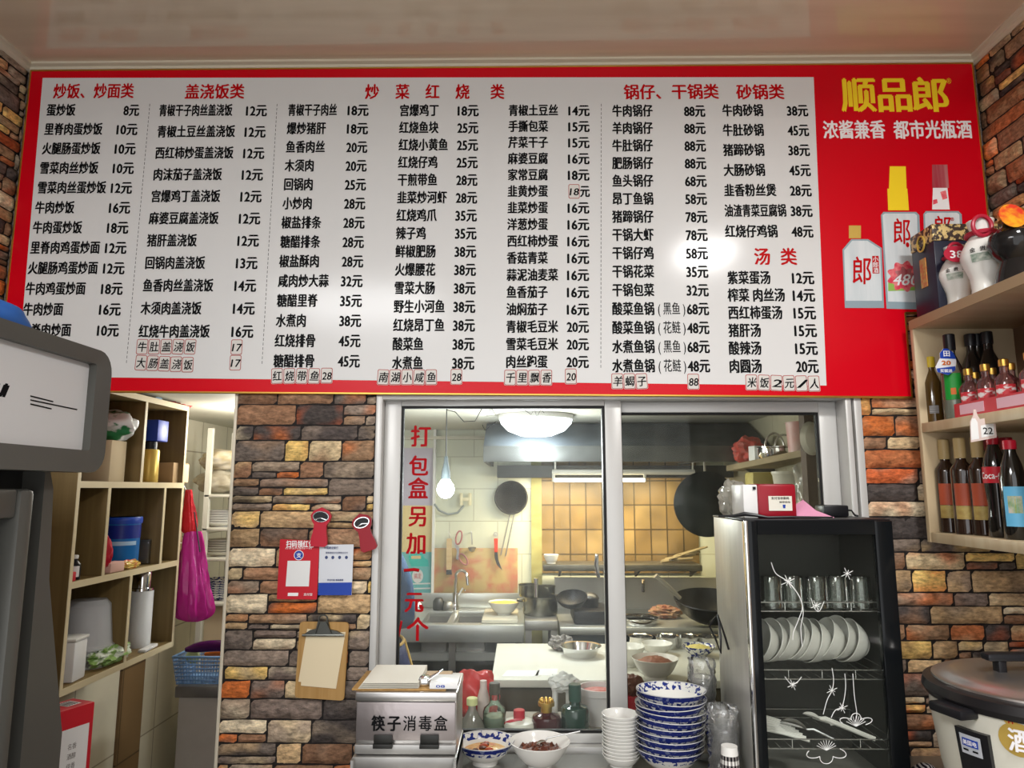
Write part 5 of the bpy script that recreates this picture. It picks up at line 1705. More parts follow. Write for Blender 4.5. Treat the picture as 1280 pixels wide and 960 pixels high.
solo(MB().lathe([(0, 0), (.034, 0), (.035, .002), (.035, .07), (.033, .073), (.01, .073), (0, .05)], l, 24), 'tape_roll', 'white', 'short white roll beside the tall white canister', 'roll', None, l)
l = Vector((QX - .03, yq(160, 790) + .02, z4))
solo(MB().obox(l + Vector((0, 0, .062)), (.012, .018, .124), None, .004), 'blue_lighter', P('lighter_blue', (.01, .12, .5), .3), 'thin blue tube standing against the lower cubby divider', 'tube', None, l)
l = onq(185, 812, z4, .02)
solo(MB().obox(l + Vector((0, 0, .006)), (.03, .12, .012), .1, .004), 'white_knife', 'white', 'flat white utensil lying before the white canister', 'utensil', None, l)
# on top
l = onq(222, 500, z1, .06)
m = MB().tube([l + Vector((.02 * math.sin(i * 1.9), -.09 + .016 * i, .014 + .008 * math.cos(i * 2.3))) for i in range(14)], .012, 8)
solo(m, 'tangled_twine', P('red_cord', (.3, .01, .02), .6), 'tangled red cord lying on top of the cubby shelf', 'cord', None, l)
l = onq(192, 492, z1, .06)
carton('medicine_box', 'small blue and white box on top of the cubby shelf', 'box', l, .05, .05, .03, P('pale_blue', (.3, .45, .6), .5))
# plastic bags hanging from the shelf's end
M['bag_red'] = P('bag_red', (.62, .02, .03), .3, bump=.4, bscale=25)
M['bag_pink'] = P('bag_magenta', (.52, .025, .25), .22, bump=.5, bscale=18)
Yb = qy1 + .055
def bag(name, label, px, y0, y1, w0, w1, mat, seed, X0):
    top, bot = U(px, y0, Yb), U(px, y1, Yb)
    H = top.z - bot.z
    def f(u, v):
        a = 2 * PI * u
        t = v
        w = (w0 + (w1 - w0) * (t ** .7)) * (1 if t < .86 else math.sqrt(max(0, 1 - ((t - .86) / .145) ** 2)))
        k = 1 + .4 * noise.noise(Vector((math.cos(a) * 1.8, math.sin(a) * 1.8, t * 2.2 + seed))) + .26 * (noise.noise(Vector((math.cos(a) * 5, math.sin(a) * 5, t * 1.6 + seed)))) + .08 * noise.noise(Vector((math.cos(a) * 9, math.sin(a) * 9, t * 9 + seed)))
        return Vector((top.x + (bot.x - top.x) * t + math.cos(a) * w * k, Yb + math.sin(a) * w * .45 * k, top.z - H * t))
    return solo(MB().sheet(f, 64, 36), name, mat, label, 'plastic bag', 'plastic bags hung on the cubby shelf', top)
bag('shopping_bag', 'tied red plastic bag hanging at the upper end of the cubby shelf', 236, 612, 668, .012, .034, 'bag_red', 1, 0)
bag('shopping_bag.001', 'full magenta plastic bag hanging under the red bag on the cubby shelf', 241, 664, 777, .03, .086, 'bag_pink', 5, 0)
hk = U(234, 606, Yb)
m = MB().tube([Vector((QX - .03, qy1 - .004, hk.z + .02)), Vector((QX - .03, qy1 + .03, hk.z + .022)), Vector((QX - .03, Yb - .01, hk.z + .01)), hk + Vector((0, 0, -.03))], .003, 6)
m.build('hook', 'steel', q)
m = MB().tube([U(243, 640, Yb - .05), U(247, 670, Yb - .05), U(250, 690, Yb - .045)], .003, 6)
solo(m, 'bag_strap', 'black', 'black strap dangling beside the plastic bags', 'strap', None, U(250, 690, Yb - .045))

# ================================================================ red carton by the freezer
rcx = thing('red_carton', 'red and white printed carton standing behind the freezer', 'carton', (-1.22, 1.95, .55), rz=0)
Yc = 1.92
TLr, TRr = U(97, 890, Yc + .1), U(118, 893, Yc + .1)
fl_, fr_ = U(62, 932, Yc - .14), U(117, 900, Yc + .1)
zt_ = U(100, 888, Yc).z
# a carton turned so one long printed side faces the room
A = U(117, 903, 2.0); A.z = zt_ - .012
dirv = Vector((-.36, -.93, 0)).normalized()
nrm = Vector((-dirv.y, dirv.x, 0))
if nrm.x < 0: nrm = -nrm
L_, W_, Hh = .34, .085, .44
base = Vector((A.x, A.y, zt_ - Hh))
ctr = base + dirv * (L_ / 2) - nrm * (W_ / 2)
ang = math.atan2(dirv.y, dirv.x)
rcx.location = ctr
MW[rcx.name] = Matrix.Translation(ctr)
MB().obox(ctr + EZ * (Hh / 2), (L_, W_, Hh), ang, .004).build('carton_body', 'red_card', rcx)
p0 = base + nrm * .0012 + dirv * .014
m = MB().ext([p0 + EZ * .01, p0 + dirv * (L_ - .03) + EZ * .01, p0 + dirv * (L_ - .03) + EZ * (Hh - .05), p0 + EZ * (Hh - .05)], nrm * .0008)
pw = m.build('white_panel', 'white', rcx)
m = MB()
for k in range(5):
    m.text('名酒佳酿'[k % 4] + '香醇'[k % 2], p0 + nrm * .0012 + dirv * .045 + EZ * (Hh - .095 - k * .024), -dirv, EZ, w=.024, h=.016, align='C', bold=.01)
for k in range(7):
    m.text('|||||||||||', p0 + nrm * .0012 + dirv * .16 + EZ * (Hh - .13 - k * .022), -dirv, EZ, w=.11, h=.02, align='C', bold=0)
m.build('panel_lettering', 'grey', pw)
m = MB()
c_ = ctr + EZ * (Hh + .0006) - dirv * (L_ / 2 - .045)
m.ext([c_ + dirv * a + nrm * b for a, b in ((-.02, -.022), (.02, -.022), (.02, .022), (-.02, .022))], EZ * .0006)
bc = m.build('barcode_label', 'white', rcx)
m = MB()
for k in range(5): m.ext([c_ + EZ * .0008 + dirv * (a - .014 + k * .007) + nrm * b for a, b in ((0, -.018), (.003, -.018), (.003, .018), (0, .018))], EZ * .0003)
m.build('barcode', 'ink', bc)
m = MB()
m.text('礼盒装', ctr + EZ * (Hh + .0008) + dirv * .05, -dirv, nrm, w=.1, h=.03, align='C', bold=.02)
m.build('lid_lettering', 'gold_paint', rcx)
st = thing('low_stool', 'low steel stool under the red carton behind the freezer', 'stool', (ctr.x, ctr.y, 0))
MB().box(ctr.x - .15, ctr.x + .16, ctr.y - .16, ctr.y + .2, base.z - .03, base.z - .0005, .006).build('seat', 'steel_dull', st)
for sx in (-.13, .13):
    for sy in (-.14, .17):
        MB().box(ctr.x + sx - .012, ctr.x + sx + .012, ctr.y + sy - .012, ctr.y + sy + .012, 0, base.z - .03).build('leg', 'steel_dull', st)

# ================================================================ the far end of the passage
bz = U(243, 858, 2.95).z
sbx0, sbx1 = U(217, 880, 2.95).x, -1.0
sb = thing('steel_bin', 'stainless steel work cabinet with a blue basket on top in the passage', 'cabinet', ((sbx0 + sbx1) / 2, 3.1, 0))
MB().box(sbx0 + .012, sbx1 - .01, 2.965, 3.3, 0, bz - .045, .004).build('cabinet_body', P('bin_steel', (.56, .51, .44), .5, .1, var=.15), sb)
MB().box(sbx0, sbx1, 2.95, 3.31, bz - .045, bz, .006).build('rim_top', 'steel_dull', sb)
bk = Vector(((U(222, 840, 3.02).x + U(285, 840, 3.02).x) / 2, 3.07, bz))
bw = U(285, 840, 3.02).x - U(222, 840, 3.02).x
m = MB()
bh = U(240, 818, 3.02).z - bz
def rect(w, d, z, c): return [c + Vector((a * w / 2, b * d / 2, z)) for a, b in ((-1, -1), (1, -1), (1, 1), (-1, 1))]
def rpt(s, z):
    w_, d_ = (bw * .86 + bw * .14 * z / bh), .17 + .03 * z / bh
    t = (s % 1) * 4
    k = int(t); f = t - k
    c4 = rect(w_, d_, z, bk)
    return c4[k].lerp(c4[(k + 1) % 4], f)
for z in [bh * i / 7 for i in range(8)]:
    m.tube([rpt(k / 4, z) for k in range(4)], .0028 if z < bh * .99 else .005, 5, True)
for i in range(64):
    m.tube([rpt(i / 64, 0), rpt(i / 64, bh)], .0018, 4)
m.box(bk.x - bw * .43, bk.x + bw * .43, bk.y - .085, bk.y + .085, bz, bz + .004)
M['basket_blue'] = P('basket_blue', (.18, .32, .55), .4)
solo(m, 'blue_basket', 'basket_blue', 'pale blue slotted plastic basket of vegetables on the steel cabinet', 'basket', None, bk, sharp=80)
e0 = U(231, 818, 3.02); e0.z = bz + bh + .012
eg = thing('eggplant', 'long dark purple eggplant lying across the blue basket', 'eggplant', e0)
pts = [e0 + Vector((.03 * i, .01 * i ** .5, .012 * math.sin(i / 8 * PI) + .006)) for i in range(10)]
MB().tube(pts, [.008, .018, .022, .023, .023, .022, .02, .019, .016, .008], 14).build('eggplant_body', P('eggplant', (.06, .006, .06), .18), eg)
MB().lathe([(.0, .02), (.006, .02), (.016, 0), (.013, -.004), (0, -.004)], pts[-1], 10, Matrix.Rotation(R(90), 3, 'Y')).build('stem', P('stem_green', (.1, .16, .05), .6), eg)
c0_ = e0 + Vector((.06, .05, -.022))
cr = thing('carrot', 'orange carrot under the eggplant in the blue basket', 'carrot', c0_)
MB().tube([c0_ + Vector((.03 * i, .003 * i, 0)) for i in range(9)], [.006, .016, .019, .019, .018, .017, .015, .012, .005], 12).build('carrot_body', P('carrot', (.6, .14, .02), .45), cr)
g0 = e0 + Vector((.02, .03, -.028))
solo(MB().blob(g0, (.028, .028, .026), 4, .15, 2, 3), 'pale_gourd', P('pale_green', (.5, .55, .25), .5), 'pale green gourd in the blue basket corner', 'vegetable', None, g0)
pb = Vector((U(226, 845, 2.96).x, 3.0, bz))
# clear bag in front corner of the basket
# magenta bag on the floor by the steel cabinet
cz = Vector((U(222, 945, 2.85).x, 2.87, U(222, 960, 2.87).z))
# rack with plates against the far end
ry = 3.52
rx0, rx1 = U(251, 680, 3.52).x, -.86
rk = thing('crockery_rack', 'white metal rack stacked with plates and bags at the passage end', 'rack', ((rx0 + rx1) / 2, ry + .16, 0))
rz_ = [U(270, p, ry).z for p in (754, 698, 660, 618)]
for z in rz_:
    MB().box(rx0, rx1, ry, ry + .32, z - .014, z, .003).build('rack_shelf', 'offwhite', rk)
for x in (rx0 + .012, rx1 - .012):
    for y in (ry + .012, ry + .308):
        MB().box(x - .012, x + .012, y - .012, y + .012, 0, 1.9).build('rack_post', 'offwhite', rk)
MB().box(rx0 + .026, rx1 - .026, ry + .03, ry + .3, .1, rz_[0] - .016, .003).build('lower_cabinet', P('birch', (.56, .45, .3), .5), rk)
pl0 = None
def plates(px, z, n, mat, label, r=.085, hh=.012):
    x = U(px, 680, ry + .13).x
    p0 = None
    for i in range(n):
        lab = '%s, %s from the bottom' % (label, 'first' if i == 0 else ORD[i])
        o_, i_ = bowl_prof(r, .022, .6, .003, .004)
        if p0 is None:
            p0 = solo(MB().lathe(o_ + i_, (0, 0, 0), 24), 'dinner_plate', mat, lab, 'plate', label.split(',')[0] + 's')
            p0.location = (x, ry + .13, z + .0005)
        else: dup(p0, (x + rnd.uniform(-.004, .004), ry + .13, z + .0005 + hh * i), label=lab)
plates(274, rz_[2], 6, 'porcelain', 'white plate on the passage rack below the flour sacks')
plates(277, rz_[1], 6, 'offwhite', 'cream plate on the passage rack, second shelf', .08)
plates(278, rz_[0], 8, 'blue_white', 'blue patterned plate on the passage rack, lowest shelf', .08, .011)
for i, (px, z, sz, lab) in enumerate(((275, rz_[3], (.12, .1, .06), 'grey folded sack lying flat on the top of the passage rack'), (276, rz_[3] + .118, (.11, .1, .055), 'tan paper sack slumped on the grey sack on the rack'))):
    c_ = U(px, 600, ry + .14)
    c_.z = z + sz[2]
    solo(MB().blob(c_, sz, 4, .22, 2.2, i + 11, 0, -sz[2] * .92), 'flour_sack', P('sack_%d' % i, ((.28, .24, .17), (.42, .34, .2))[i], .7, col2=((.4, .36, .28), (.5, .45, .36))[i], vscale=(18, 18, 30)), lab, 'sack', 'sacks on the passage rack', (c_.x, c_.y, z))
# ================================================================ kitchen behind the window
YK = YB - .003
def KB(px, py, Y=YK): return U(px, py, Y)
# ---- walls and lamp
xa, xb = KB(677, 650).x, KB(872, 650).x
zk1, zk0 = ZKC, KB(690, 716).z
struct(MB().box(xa, xb, YB - .012, YB, zk0, ZKC), 'wall_kitchen_tiles', 'tile_warm')
struct(MB().box(KB(664, 650).x, xa, YB - .03, YB, 0, ZKC), 'trim_8', P('olive_strip', (.42, .4, .16), .5, col2=(.3, .27, .1), vscale=(8, 8, 14)))
struct(MB().box(KB(542, 600).x, KB(545, 600).x, YB - .04, YB, .8, ZKC), 'trim_9', 'white')
struct(MB().box(XL, 1.27, YB - .05, YB, KB(560, 549, YB - .05).z, KB(560, 545, YB - .05).z), 'trim_10', 'plaster')
c_ = UZ(670, 519, ZKC)
rl = 47 / FPX * c_.y
lp = thing('ceiling_lamp', 'glowing round dome lamp on the low kitchen ceiling', 'lamp', (c_.x, c_.y, ZKC))
MB().lathe([(0, 0), (rl, 0), (rl, -.022), (rl * .97, -.026)], c_, 40).build('lamp_base', 'white', lp)
MB().lathe([(rl * .97, -.02), (rl * .93, -.045), (rl * .75, -.08), (rl * .4, -.105), (0, -.112)], c_, 40).build('lamp_shade', P('dome_glow', (.9, .97, 1), .4, emit=7), lp)
point('kitchen_lamp_light', (c_.x, c_.y, ZKC - .2), .12, 24, (.93, .98, 1))
bp_ = U(557, 612, 3.25)
bl = thing('hanging_bulb', 'bare glowing light bulb hanging on a thin wire in the kitchen', 'bulb', bp_)
MB().tube([Vector((bp_.x, bp_.y, ZKC)), bp_ + EZ * .14], .0025, 6).build('wire', 'black', bl)
MB().tube([Vector((bp_.x, bp_.y, ZKC - .01)), Vector((bp_.x + .04, bp_.y, ZKC - .02)), Vector((bp_.x + .08, bp_.y, ZKC - .065)), Vector((bp_.x + .13, bp_.y + .02, ZKC - .06)), Vector((bp_.x + .16, bp_.y + .04, ZKC))], .002, 6).build('spare_wire', 'black', bl)
MB().lathe([(0, .15), (.008, .15), (.011, .12), (.02, .08), (.022, .045), (0, .045)], bp_, 20).build('socket', P('grey_socket', (.06, .075, .08), .6), bl)
MB().lathe([(0, -.04), (.02, -.035), (.035, -.018), (.04, 0), (.036, .02), (.022, .04), (.018, .05)], bp_, 24).build('bulb', P('bulb_glow', (.95, 1, 1), .4, emit=22), bl)
point('bulb_light', bp_ + Vector((0, -.12, 0)), .05, 7, (.92, .98, 1))
point('passage_fill_light', (-1.25, 3.25, ZKC - .12), .1, 9, (1, .95, .85))  # added fill with no lamp of its own, lifts the dim passage
# ---- extractor hood
hx0_, hx1_ = U(604, 560, 3.6).x, 1.26
zl0, zl1 = U(820, 577, 3.6).z, U(820, 557, 3.6).z
hd_ = thing('extractor_hood', 'greasy steel extractor hood under the kitchen ceiling', 'hood', ((hx0_ + hx1_) / 2, 4.0, zl0))
M['hood'] = P('greasy_steel', (.09, .105, .12), .6, .3, var=.5, vscale=(5, 5, 5))
MB().ext([(hx0_, 3.62, zl1), (hx0_, 4.44, zl1), (hx0_, 4.44, ZKC - .01), (hx0_, 3.95, ZKC - .01)], (hx1_ - hx0_, 0, 0)).build('canopy', 'hood', hd_, sharp=10)
m = MB()
m.box(hx0_, hx1_, 3.6, 3.625, zl0, zl1, .003)
m.box(hx0_, hx0_ + .02, 3.625, 4.44, zl0, zl1)
m.build('lip', P('hood_lip', (.13, .135, .13), .6, .3, var=.4, vscale=(4, 4, 9)), hd_)
MB().box(hx0_ + .05, hx1_ - .02, 4.2, 4.44, zl0 - .07, zl0).build('dark_underside', P('underside_shade', (.05, .05, .045), .5, .4), hd_)  # dark box stands in for the shade in the hood's open underside
yt_ = 4.12
zt0 = U(820, 596, yt_).z
tb = thing('tube_lamp', 'lit fluorescent tube under the extractor hood', 'lamp', (U(780, 598, yt_).x, yt_, zt0))
MB().tube([U(693, 600, yt_), U(806, 600, yt_)], .011, 10).build('tube', P('tube_glow', (1, .9, .65), .4, emit=5), tb)
m = MB()
m.tube([U(690, 590, yt_), U(868, 590, yt_)], .016, 8)
for px in (692, 806, 866): m.tube([U(px, 590, yt_), U(px, 602, yt_)], .009, 6)
for px in (694, 866): m.tube([U(px, 590, yt_), U(px, 560, yt_)], .006, 6)
m.build('fitting', 'offwhite', tb)
area('tube_light', (U(755, 612, yt_).x, yt_ + .02, U(755, 612, yt_).z), .9, 12, (1, .84, .55), (R(25), 0, 0), .08)
# ---- sink unit
ys0, ys1 = 3.9, 4.46
zs_ = U(600, 781, ys0).z
sx0, sx1 = -1.0, U(655, 781, ys0).x
su = thing('sink_unit', 'stainless steel double sink unit with backsplash against the kitchen wall', 'sink', ((sx0 + sx1) / 2, (ys0 + ys1) / 2, 0))
M['sink_steel'] = P('sink_steel', (.6, .61, .58), .3, .7, var=.15, vscale=(4, 4, 4))
ba = [(U(531, 772, 4.1).x, U(562, 772, 4.1).x), (U(570, 772, 4.1).x, U(608, 772, 4.1).x)]
m = MB()
yb0, yb1 = ys0 + .06, ys1 - .14
xs = [sx0, ba[0][0], ba[0][1], ba[1][0], ba[1][1], sx1]
m.box(sx0, sx1, ys0, yb0, zs_ - .03, zs_, .003)
m.box(sx0, sx1, yb1, ys1, zs_ - .03, zs_, .003)
for a, b in ((xs[0], xs[1]), (xs[2], xs[3]), (xs[4], xs[5])): m.box(a, b, yb0, yb1, zs_ - .03, zs_)
m.box(sx0, sx1, ys0 - .004, ys0 + .01, zs_ - .09, zs_ - .002, .003)
m.box(sx0, sx1, ys1 - .02, ys1, zs_, U(600, 741, ys1).z, .003)
m.build('sink_top', 'sink_steel', su)
for a, b in ba:
    m = MB()
    m.box(a, b, yb0, yb1, zs_ - .2, zs_ - .195)
    m.box(a, a + .004, yb0, yb1, zs_ - .195, zs_ - .03)
    m.box(b - .004, b, yb0, yb1, zs_ - .195, zs_ - .03)
    m.box(a, b, yb1 - .004, yb1, zs_ - .195, zs_ - .03)
    m.box(a, b, yb0, yb0 + .004, zs_ - .195, zs_ - .03)
    m.build('basin', 'steel_dull', su)
m = MB()
for x in (sx0 + .03, U(565, 800, ys0).x, sx1 - .03): m.box(x - .018, x + .018, ys0 + .01, ys0 + .046, 0, zs_ - .03)
for x in (sx0 + .03, sx1 - .03): m.box(x - .018, x + .018, ys1 - .05, ys1 - .014, 0, zs_ - .03)
for i, q in enumerate([0]): pass
m.build('leg_frame', 'steel_dull', su)
MB().box(sx0, sx1, ys0 + .02, ys1 - .02, U(600, 822, ys0).z - .02, U(600, 817, ys0).z).build('lower_shelf', 'sink_steel', su)
MB().box(sx0, sx1, ys1 - .01, ys1, .1, zs_ - .03).build('rear_panel', P('dark_panel', (.07, .06, .05), .7), su)
fc = U(569, 776, 4.37); fc.z = zs_
ft = thing('kitchen_faucet', 'tall chrome gooseneck faucet on the sink unit', 'faucet', fc)
zf = U(575, 713, 4.37).z
zt9 = zf - zs_
pts = [fc + Vector((0, 0, .0)), fc + Vector((0, 0, zt9 * .6)), fc + Vector((.004, 0, zt9 * .8))]
for i in range(9):
    a = PI - i * PI / 8
    pts.append(fc + Vector((.036 + .034 * math.cos(a), -.03 * i / 8, zt9 * .86 + .034 * math.sin(a))))
pts.append(pts[-1] + Vector((.006, -.005, -.05)))
MB().tube(pts, .0095, 10).build('spout', 'chrome', ft)
MB().lathe([(0, 0), (.024, 0), (.024, .02), (.017, .03), (.017, .1), (0, .1)], fc, 16).build('faucet_base', 'chrome', ft)
MB().tube([fc + Vector((.015, 0, .08)), fc + Vector((.045, -.01, .13)), fc + Vector((.06, -.01, .11))], .006, 8).build('tap_lever', 'chrome', ft)
# cutting board and bowl of egg
cbd = U(627, 777, 4.1); cbd.z = zs_
xk0, xk1 = U(604, 775, 4.1).x, U(650, 775, 4.1).x
ctb = solo(MB().box(xk0, xk1 - .01, 3.93, 4.3, zs_ + .0005, zs_ + .02, .004), 'cutting_board', P('cream_board', (.6, .56, .45), .5), 'cream plastic cutting board lying on the end of the sink unit', 'cutting board', None, ((xk0 + xk1) / 2, 4.1, zs_))
yl_ = Vector((U(630, 765, 4.1).x, 4.1, zs_ + .0205))
o_, i_ = bowl_prof(.088, .068, .45, .003, .008)
eb = thing('mixing_bowl', 'white bowl of yellow beaten egg on the cutting board', 'bowl', yl_)
MB().lathe(o_ + i_, yl_, 32).build('bowl_body', 'porcelain', eb)
solo(MB().lathe([(0, .062), (.08, .062)], yl_, 32), 'beaten_egg', P('egg_yellow', (.75, .58, .1), .3), 'yellow beaten egg filling the white bowl by the sink', 'food', None, yl_ + EZ * .06)
# bits behind the sink
for i, px in enumerate((522, 548, 560)):
    p = U(px, 766, 4.36); p.z = zs_
    solo(MB().lathe([(0, 0), (.03, 0), (.034, .01), (.034, .03 + .02 * (i % 2)), (.02, .05 + .02 * (i % 2)), (0, .05 + .02 * (i % 2))], p, 16), 'sink_jar', ['chrome', 'dark_steel', 'steel_dull'][i], ('shiny steel jar by the person behind the sink', 'dark jar behind the sink basin', 'dull steel jar next to the faucet')[i], 'jar', 'jars behind the sink', p)
# ---- marble slab and hung tools
p0, p1 = KB(541, 742), KB(647, 685)
solo(MB().box(p0.x, p1.x, YB - .024, YB - .002, p0.z - .002, p1.z, .003), 'marble_slab', P('pink_marble', (.5, .19, .12), .35, col2=(.5, .37, .17), vscale=(11, 11, 11), ramp=(.38, .55), detail=8), 'pinkish marble slab leaning on the wall behind the sink', 'slab', None, (p0.x, YB - .024, p0.z))
Yh = YB - .04
def nail(m, px, py): m.tube([U(px, py, YB), U(px, py, Yh - .01)], .003, 6)
t = thing('meat_hammer', 'wooden-handled scraper hanging on the kitchen tiles', 'scraper', U(562, 673, Yh))
MB().ext(rounded([U(x, y, Yh) for x, y in ((558.5, 673), (565, 673), (564.5, 712), (558, 712))], .006), (0, -.012, 0)).build('handle', 'light_wood' if 'light_wood' in M else 'wood_light', t)
MB().ext([U(x, y, Yh) for x, y in ((558, 712), (564.5, 712), (565, 718), (558, 718))], (0, -.012, 0)).build('blade_stub', 'dark_steel', t)
m = MB().tube([U(561, 665, Yh), U(563, 673, Yh)], .0022, 6); nail(m, 561, 665); m.build('hook', 'steel', t)
t = thing('kitchen_scissors', 'pink-handled scissors hanging open on the kitchen tiles', 'scissors', U(575, 668, Yh))
def loop(cx, cy, rx, ry, ang):
    return [U(cx + rx * math.cos(a) * math.cos(R(ang)) - ry * math.sin(a) * math.sin(R(ang)), cy + rx * math.cos(a) * math.sin(R(ang)) + ry * math.sin(a) * math.cos(R(ang)), Yh - .008) for a in [i * PI / 9 for i in range(18)]]
sc_ = P('pink_handle', (.42, .17, .18), .4)
MB().tube(loop(573.5, 672, 3.6, 8.5, 12), .005, 6, True).build('handle', sc_, t)
MB().tube(loop(579, 699, 4, 8, -35), .005, 6, True).build('handle', sc_, t)
MB().ext([U(x, y, Yh - .006) for x, y in ((565, 674), (573, 684), (573.5, 690), (571, 688))], (0, -.004, 0)).build('blade', 'steel', t)
MB().ext([U(x, y, Yh - .011) for x, y in ((572, 682), (574.5, 683), (573, 700), (570, 699))], (0, -.004, 0)).build('blade', 'steel', t)
t = thing('hanging_ladle', 'small steel ladle hanging on the kitchen tiles', 'ladle', U(590, 664, Yh))
m = MB().tube([U(589, 664, Yh), U(590, 676, Yh), U(590, 681, Yh)], .004, 6); nail(m, 589, 665); m.build('handle', 'steel', t)
MB().lathe([(.0, -.03), (.016, -.024), (.024, -.008), (.025, 0), (.023, 0), (0, -.026)], U(590, 684, Yh - .03), 20).build('ladle_cup', 'steel', t)
t = thing('boning_knife', 'red-handled knife with a curved dark blade hanging on the tiles', 'knife', U(619, 668, Yh))
m = MB().tube(loop(619.5, 668, 2.2, 2.4, 0), .003, 6, True); nail(m, 619.5, 668); m.build('handle_ring', 'steel', t)
MB().ext([U(x, y, Yh) for x, y in ((617.5, 673), (622.5, 673), (622, 690), (618, 690))], (0, -.012, 0)).build('handle', P('red_handle', (.6, .06, .03), .4), t)
MB().ext([U(x, y, Yh - .004) for x, y in ((618, 690), (622, 690), (623, 700), (628, 713), (621, 706), (618.5, 698))], (0, -.003, 0)).build('blade', 'dark_steel', t)
# wire skimmer
c_ = U(639, 622, Yh - .03)
rs = 19.5 / FPX * c_.y
t = thing('wire_skimmer', 'round dark wire skimmer with long handles hanging on the kitchen wall', 'skimmer', c_)
m = MB()
m.tube([c_ + Vector((rs * math.cos(a), 0, rs * math.sin(a))) for a in [i * PI / 16 for i in range(32)]], .006, 6, True)
for k in range(-9, 10):
    q = k / 10 * rs
    hh = math.sqrt(max(0, rs * rs - q * q))
    f = lambda a, b: c_ + Vector((a, .05 * (1 - (a * a + b * b) / rs ** 2), b))
    m.tube([f(q, hh * s_ / 5) for s_ in range(-5, 6)], .0032, 4)
    m.tube([f(hh * s_ / 5, q) for s_ in range(-5, 6)], .0032, 4)
m.build('wire_mesh', P('dark_wire', (.05, .05, .055), .5, .4), t, sharp=80)
MB().lathe([(rs * .9, .0), (rs * .6, .03), (0, .045)], c_ + EY * .012, 24, Matrix.Rotation(R(-90), 3, 'X')).build('wire_back', P('wire_back', (.12, .12, .13), .6), t)
for a, b in (((633, 641), (626, 700)), ((643, 641), (633, 690)), ((640, 642), (636, 700))):
    pass
m = MB()
m.tube([U(638, 641, Yh), U(626, 694, Yh)], .004, 6)
m.tube([U(643, 641, Yh), U(632, 695, Yh)], .004, 6)
m.build('handle', 'steel_dull', t)
# H shaped socket strip with its cord
hc = U(582, 624, Yh)
k = c_.y / FPX
t = thing('power_socket', 'white H-shaped wall socket bracket with a looped grey cable', 'socket', hc)
m = MB()
for dx in (-5.5, 5.5): m.obox(hc + EX * dx * k, (3.6 * k, .02, 15 * k), None, .003)
m.obox(hc, (9 * k, .018, 4 * k), None, .002)
m.build('bracket', P('cream_plastic', (.72, .68, .48), .4), t)
MB().tube([U(543, 630, Yh), U(549, 638, Yh), U(560, 643, Yh), U(572, 641, Yh), U(580, 632, Yh)], .007, 8).build('cable', P('grey_cable', (.3, .34, .34), .5), t)
# ---- pots on the stand beside the sink
stx0, stx1 = sx1 + .004, U(697, 780, 3.88).x
zst = U(672, 775, 3.88).z
sd = thing('pot_stand', 'low square steel stand carrying stacked pots beside the sink', 'stand', ((stx0 + stx1) / 2, 4.05, 0))
m = MB().box(stx0, stx1, 3.86, 4.3, zst - .05, zst, .004)
m.build('stand_top', 'steel_dull', sd)
for x in (stx0 + .02, stx1 - .02):
    for y in (3.88, 4.28):
        MB().box(x - .016, x + .016, y - .016, y + .016, 0, zst - .05).build('leg', 'steel_dull', sd)
def pot(name, label, c, r, h, mat='chrome', lid=None, handles=True, group='pots in the kitchen'):
    t = thing(name, label, 'pot', c, group)
    c = Vector(c)
    MB().lathe([(0, 0), (r * .94, 0), (r, .012), (r, h - .004), (r * 1.05, h), (r * 1.05, h + .004), (r * .96, h + .002), (r * .95, h - .03), (0, h - .03)], c, 32).build('pot_body', mat, t)
    if handles:
        for s_ in (-1, 1):
            MB().tube([c + Vector((s_ * r, -.03, h * .75)), c + Vector((s_ * (r + .03), -.025, h * .78)), c + Vector((s_ * (r + .03), .025, h * .78)), c + Vector((s_ * r, .03, h * .75))], .005, 6).build('handle', mat, t)
    if lid:
        MB().lathe([(r * 1.03, h + .002), (r * .9, h + .016), (r * .4, h + .03), (0, h + .034)], c, 32).build('lid', mat, t)
    return t
pc_ = Vector(((stx0 + stx1) / 2, 4.06, zst))
M['old_pot'] = P('old_pot', (.34, .33, .27), .25, .95, var=.5, vscale=(7, 7, 7))
h1 = U(672, 745, 4.0).z - zst
pot('stock_pot', 'large stained steel pot at the bottom of the stack beside the sink', pc_, .096, h1 - .01, 'old_pot', None)
z2_ = zst + h1 - .004
pot('sauce_pan', 'steel pan stacked on the large pot beside the sink', Vector((U(661, 740, 4.04).x, 4.03, z2_)), .055, U(661, 731, 4.03).z - z2_, 'old_pot', None, False)
pot('sauce_pan', 'wider steel pan with a pale rim stacked on the large pot', Vector((U(683, 740, 4.08).x, 4.09, z2_)), .05, U(683, 733, 4.09).z - z2_, 'old_pot', None, False)
p = Vector((U(670, 735, 4.0).x, 3.985, z2_))
solo(MB().lathe([(0, 0), (.013, 0), (.013, U(670, 723, 3.985).z - z2_), (0, U(670, 722, 3.985).z - z2_)], p, 16), 'steel_tube', 'chrome', 'upright shiny steel cylinder standing between the stacked pans', 'cylinder', None, p)
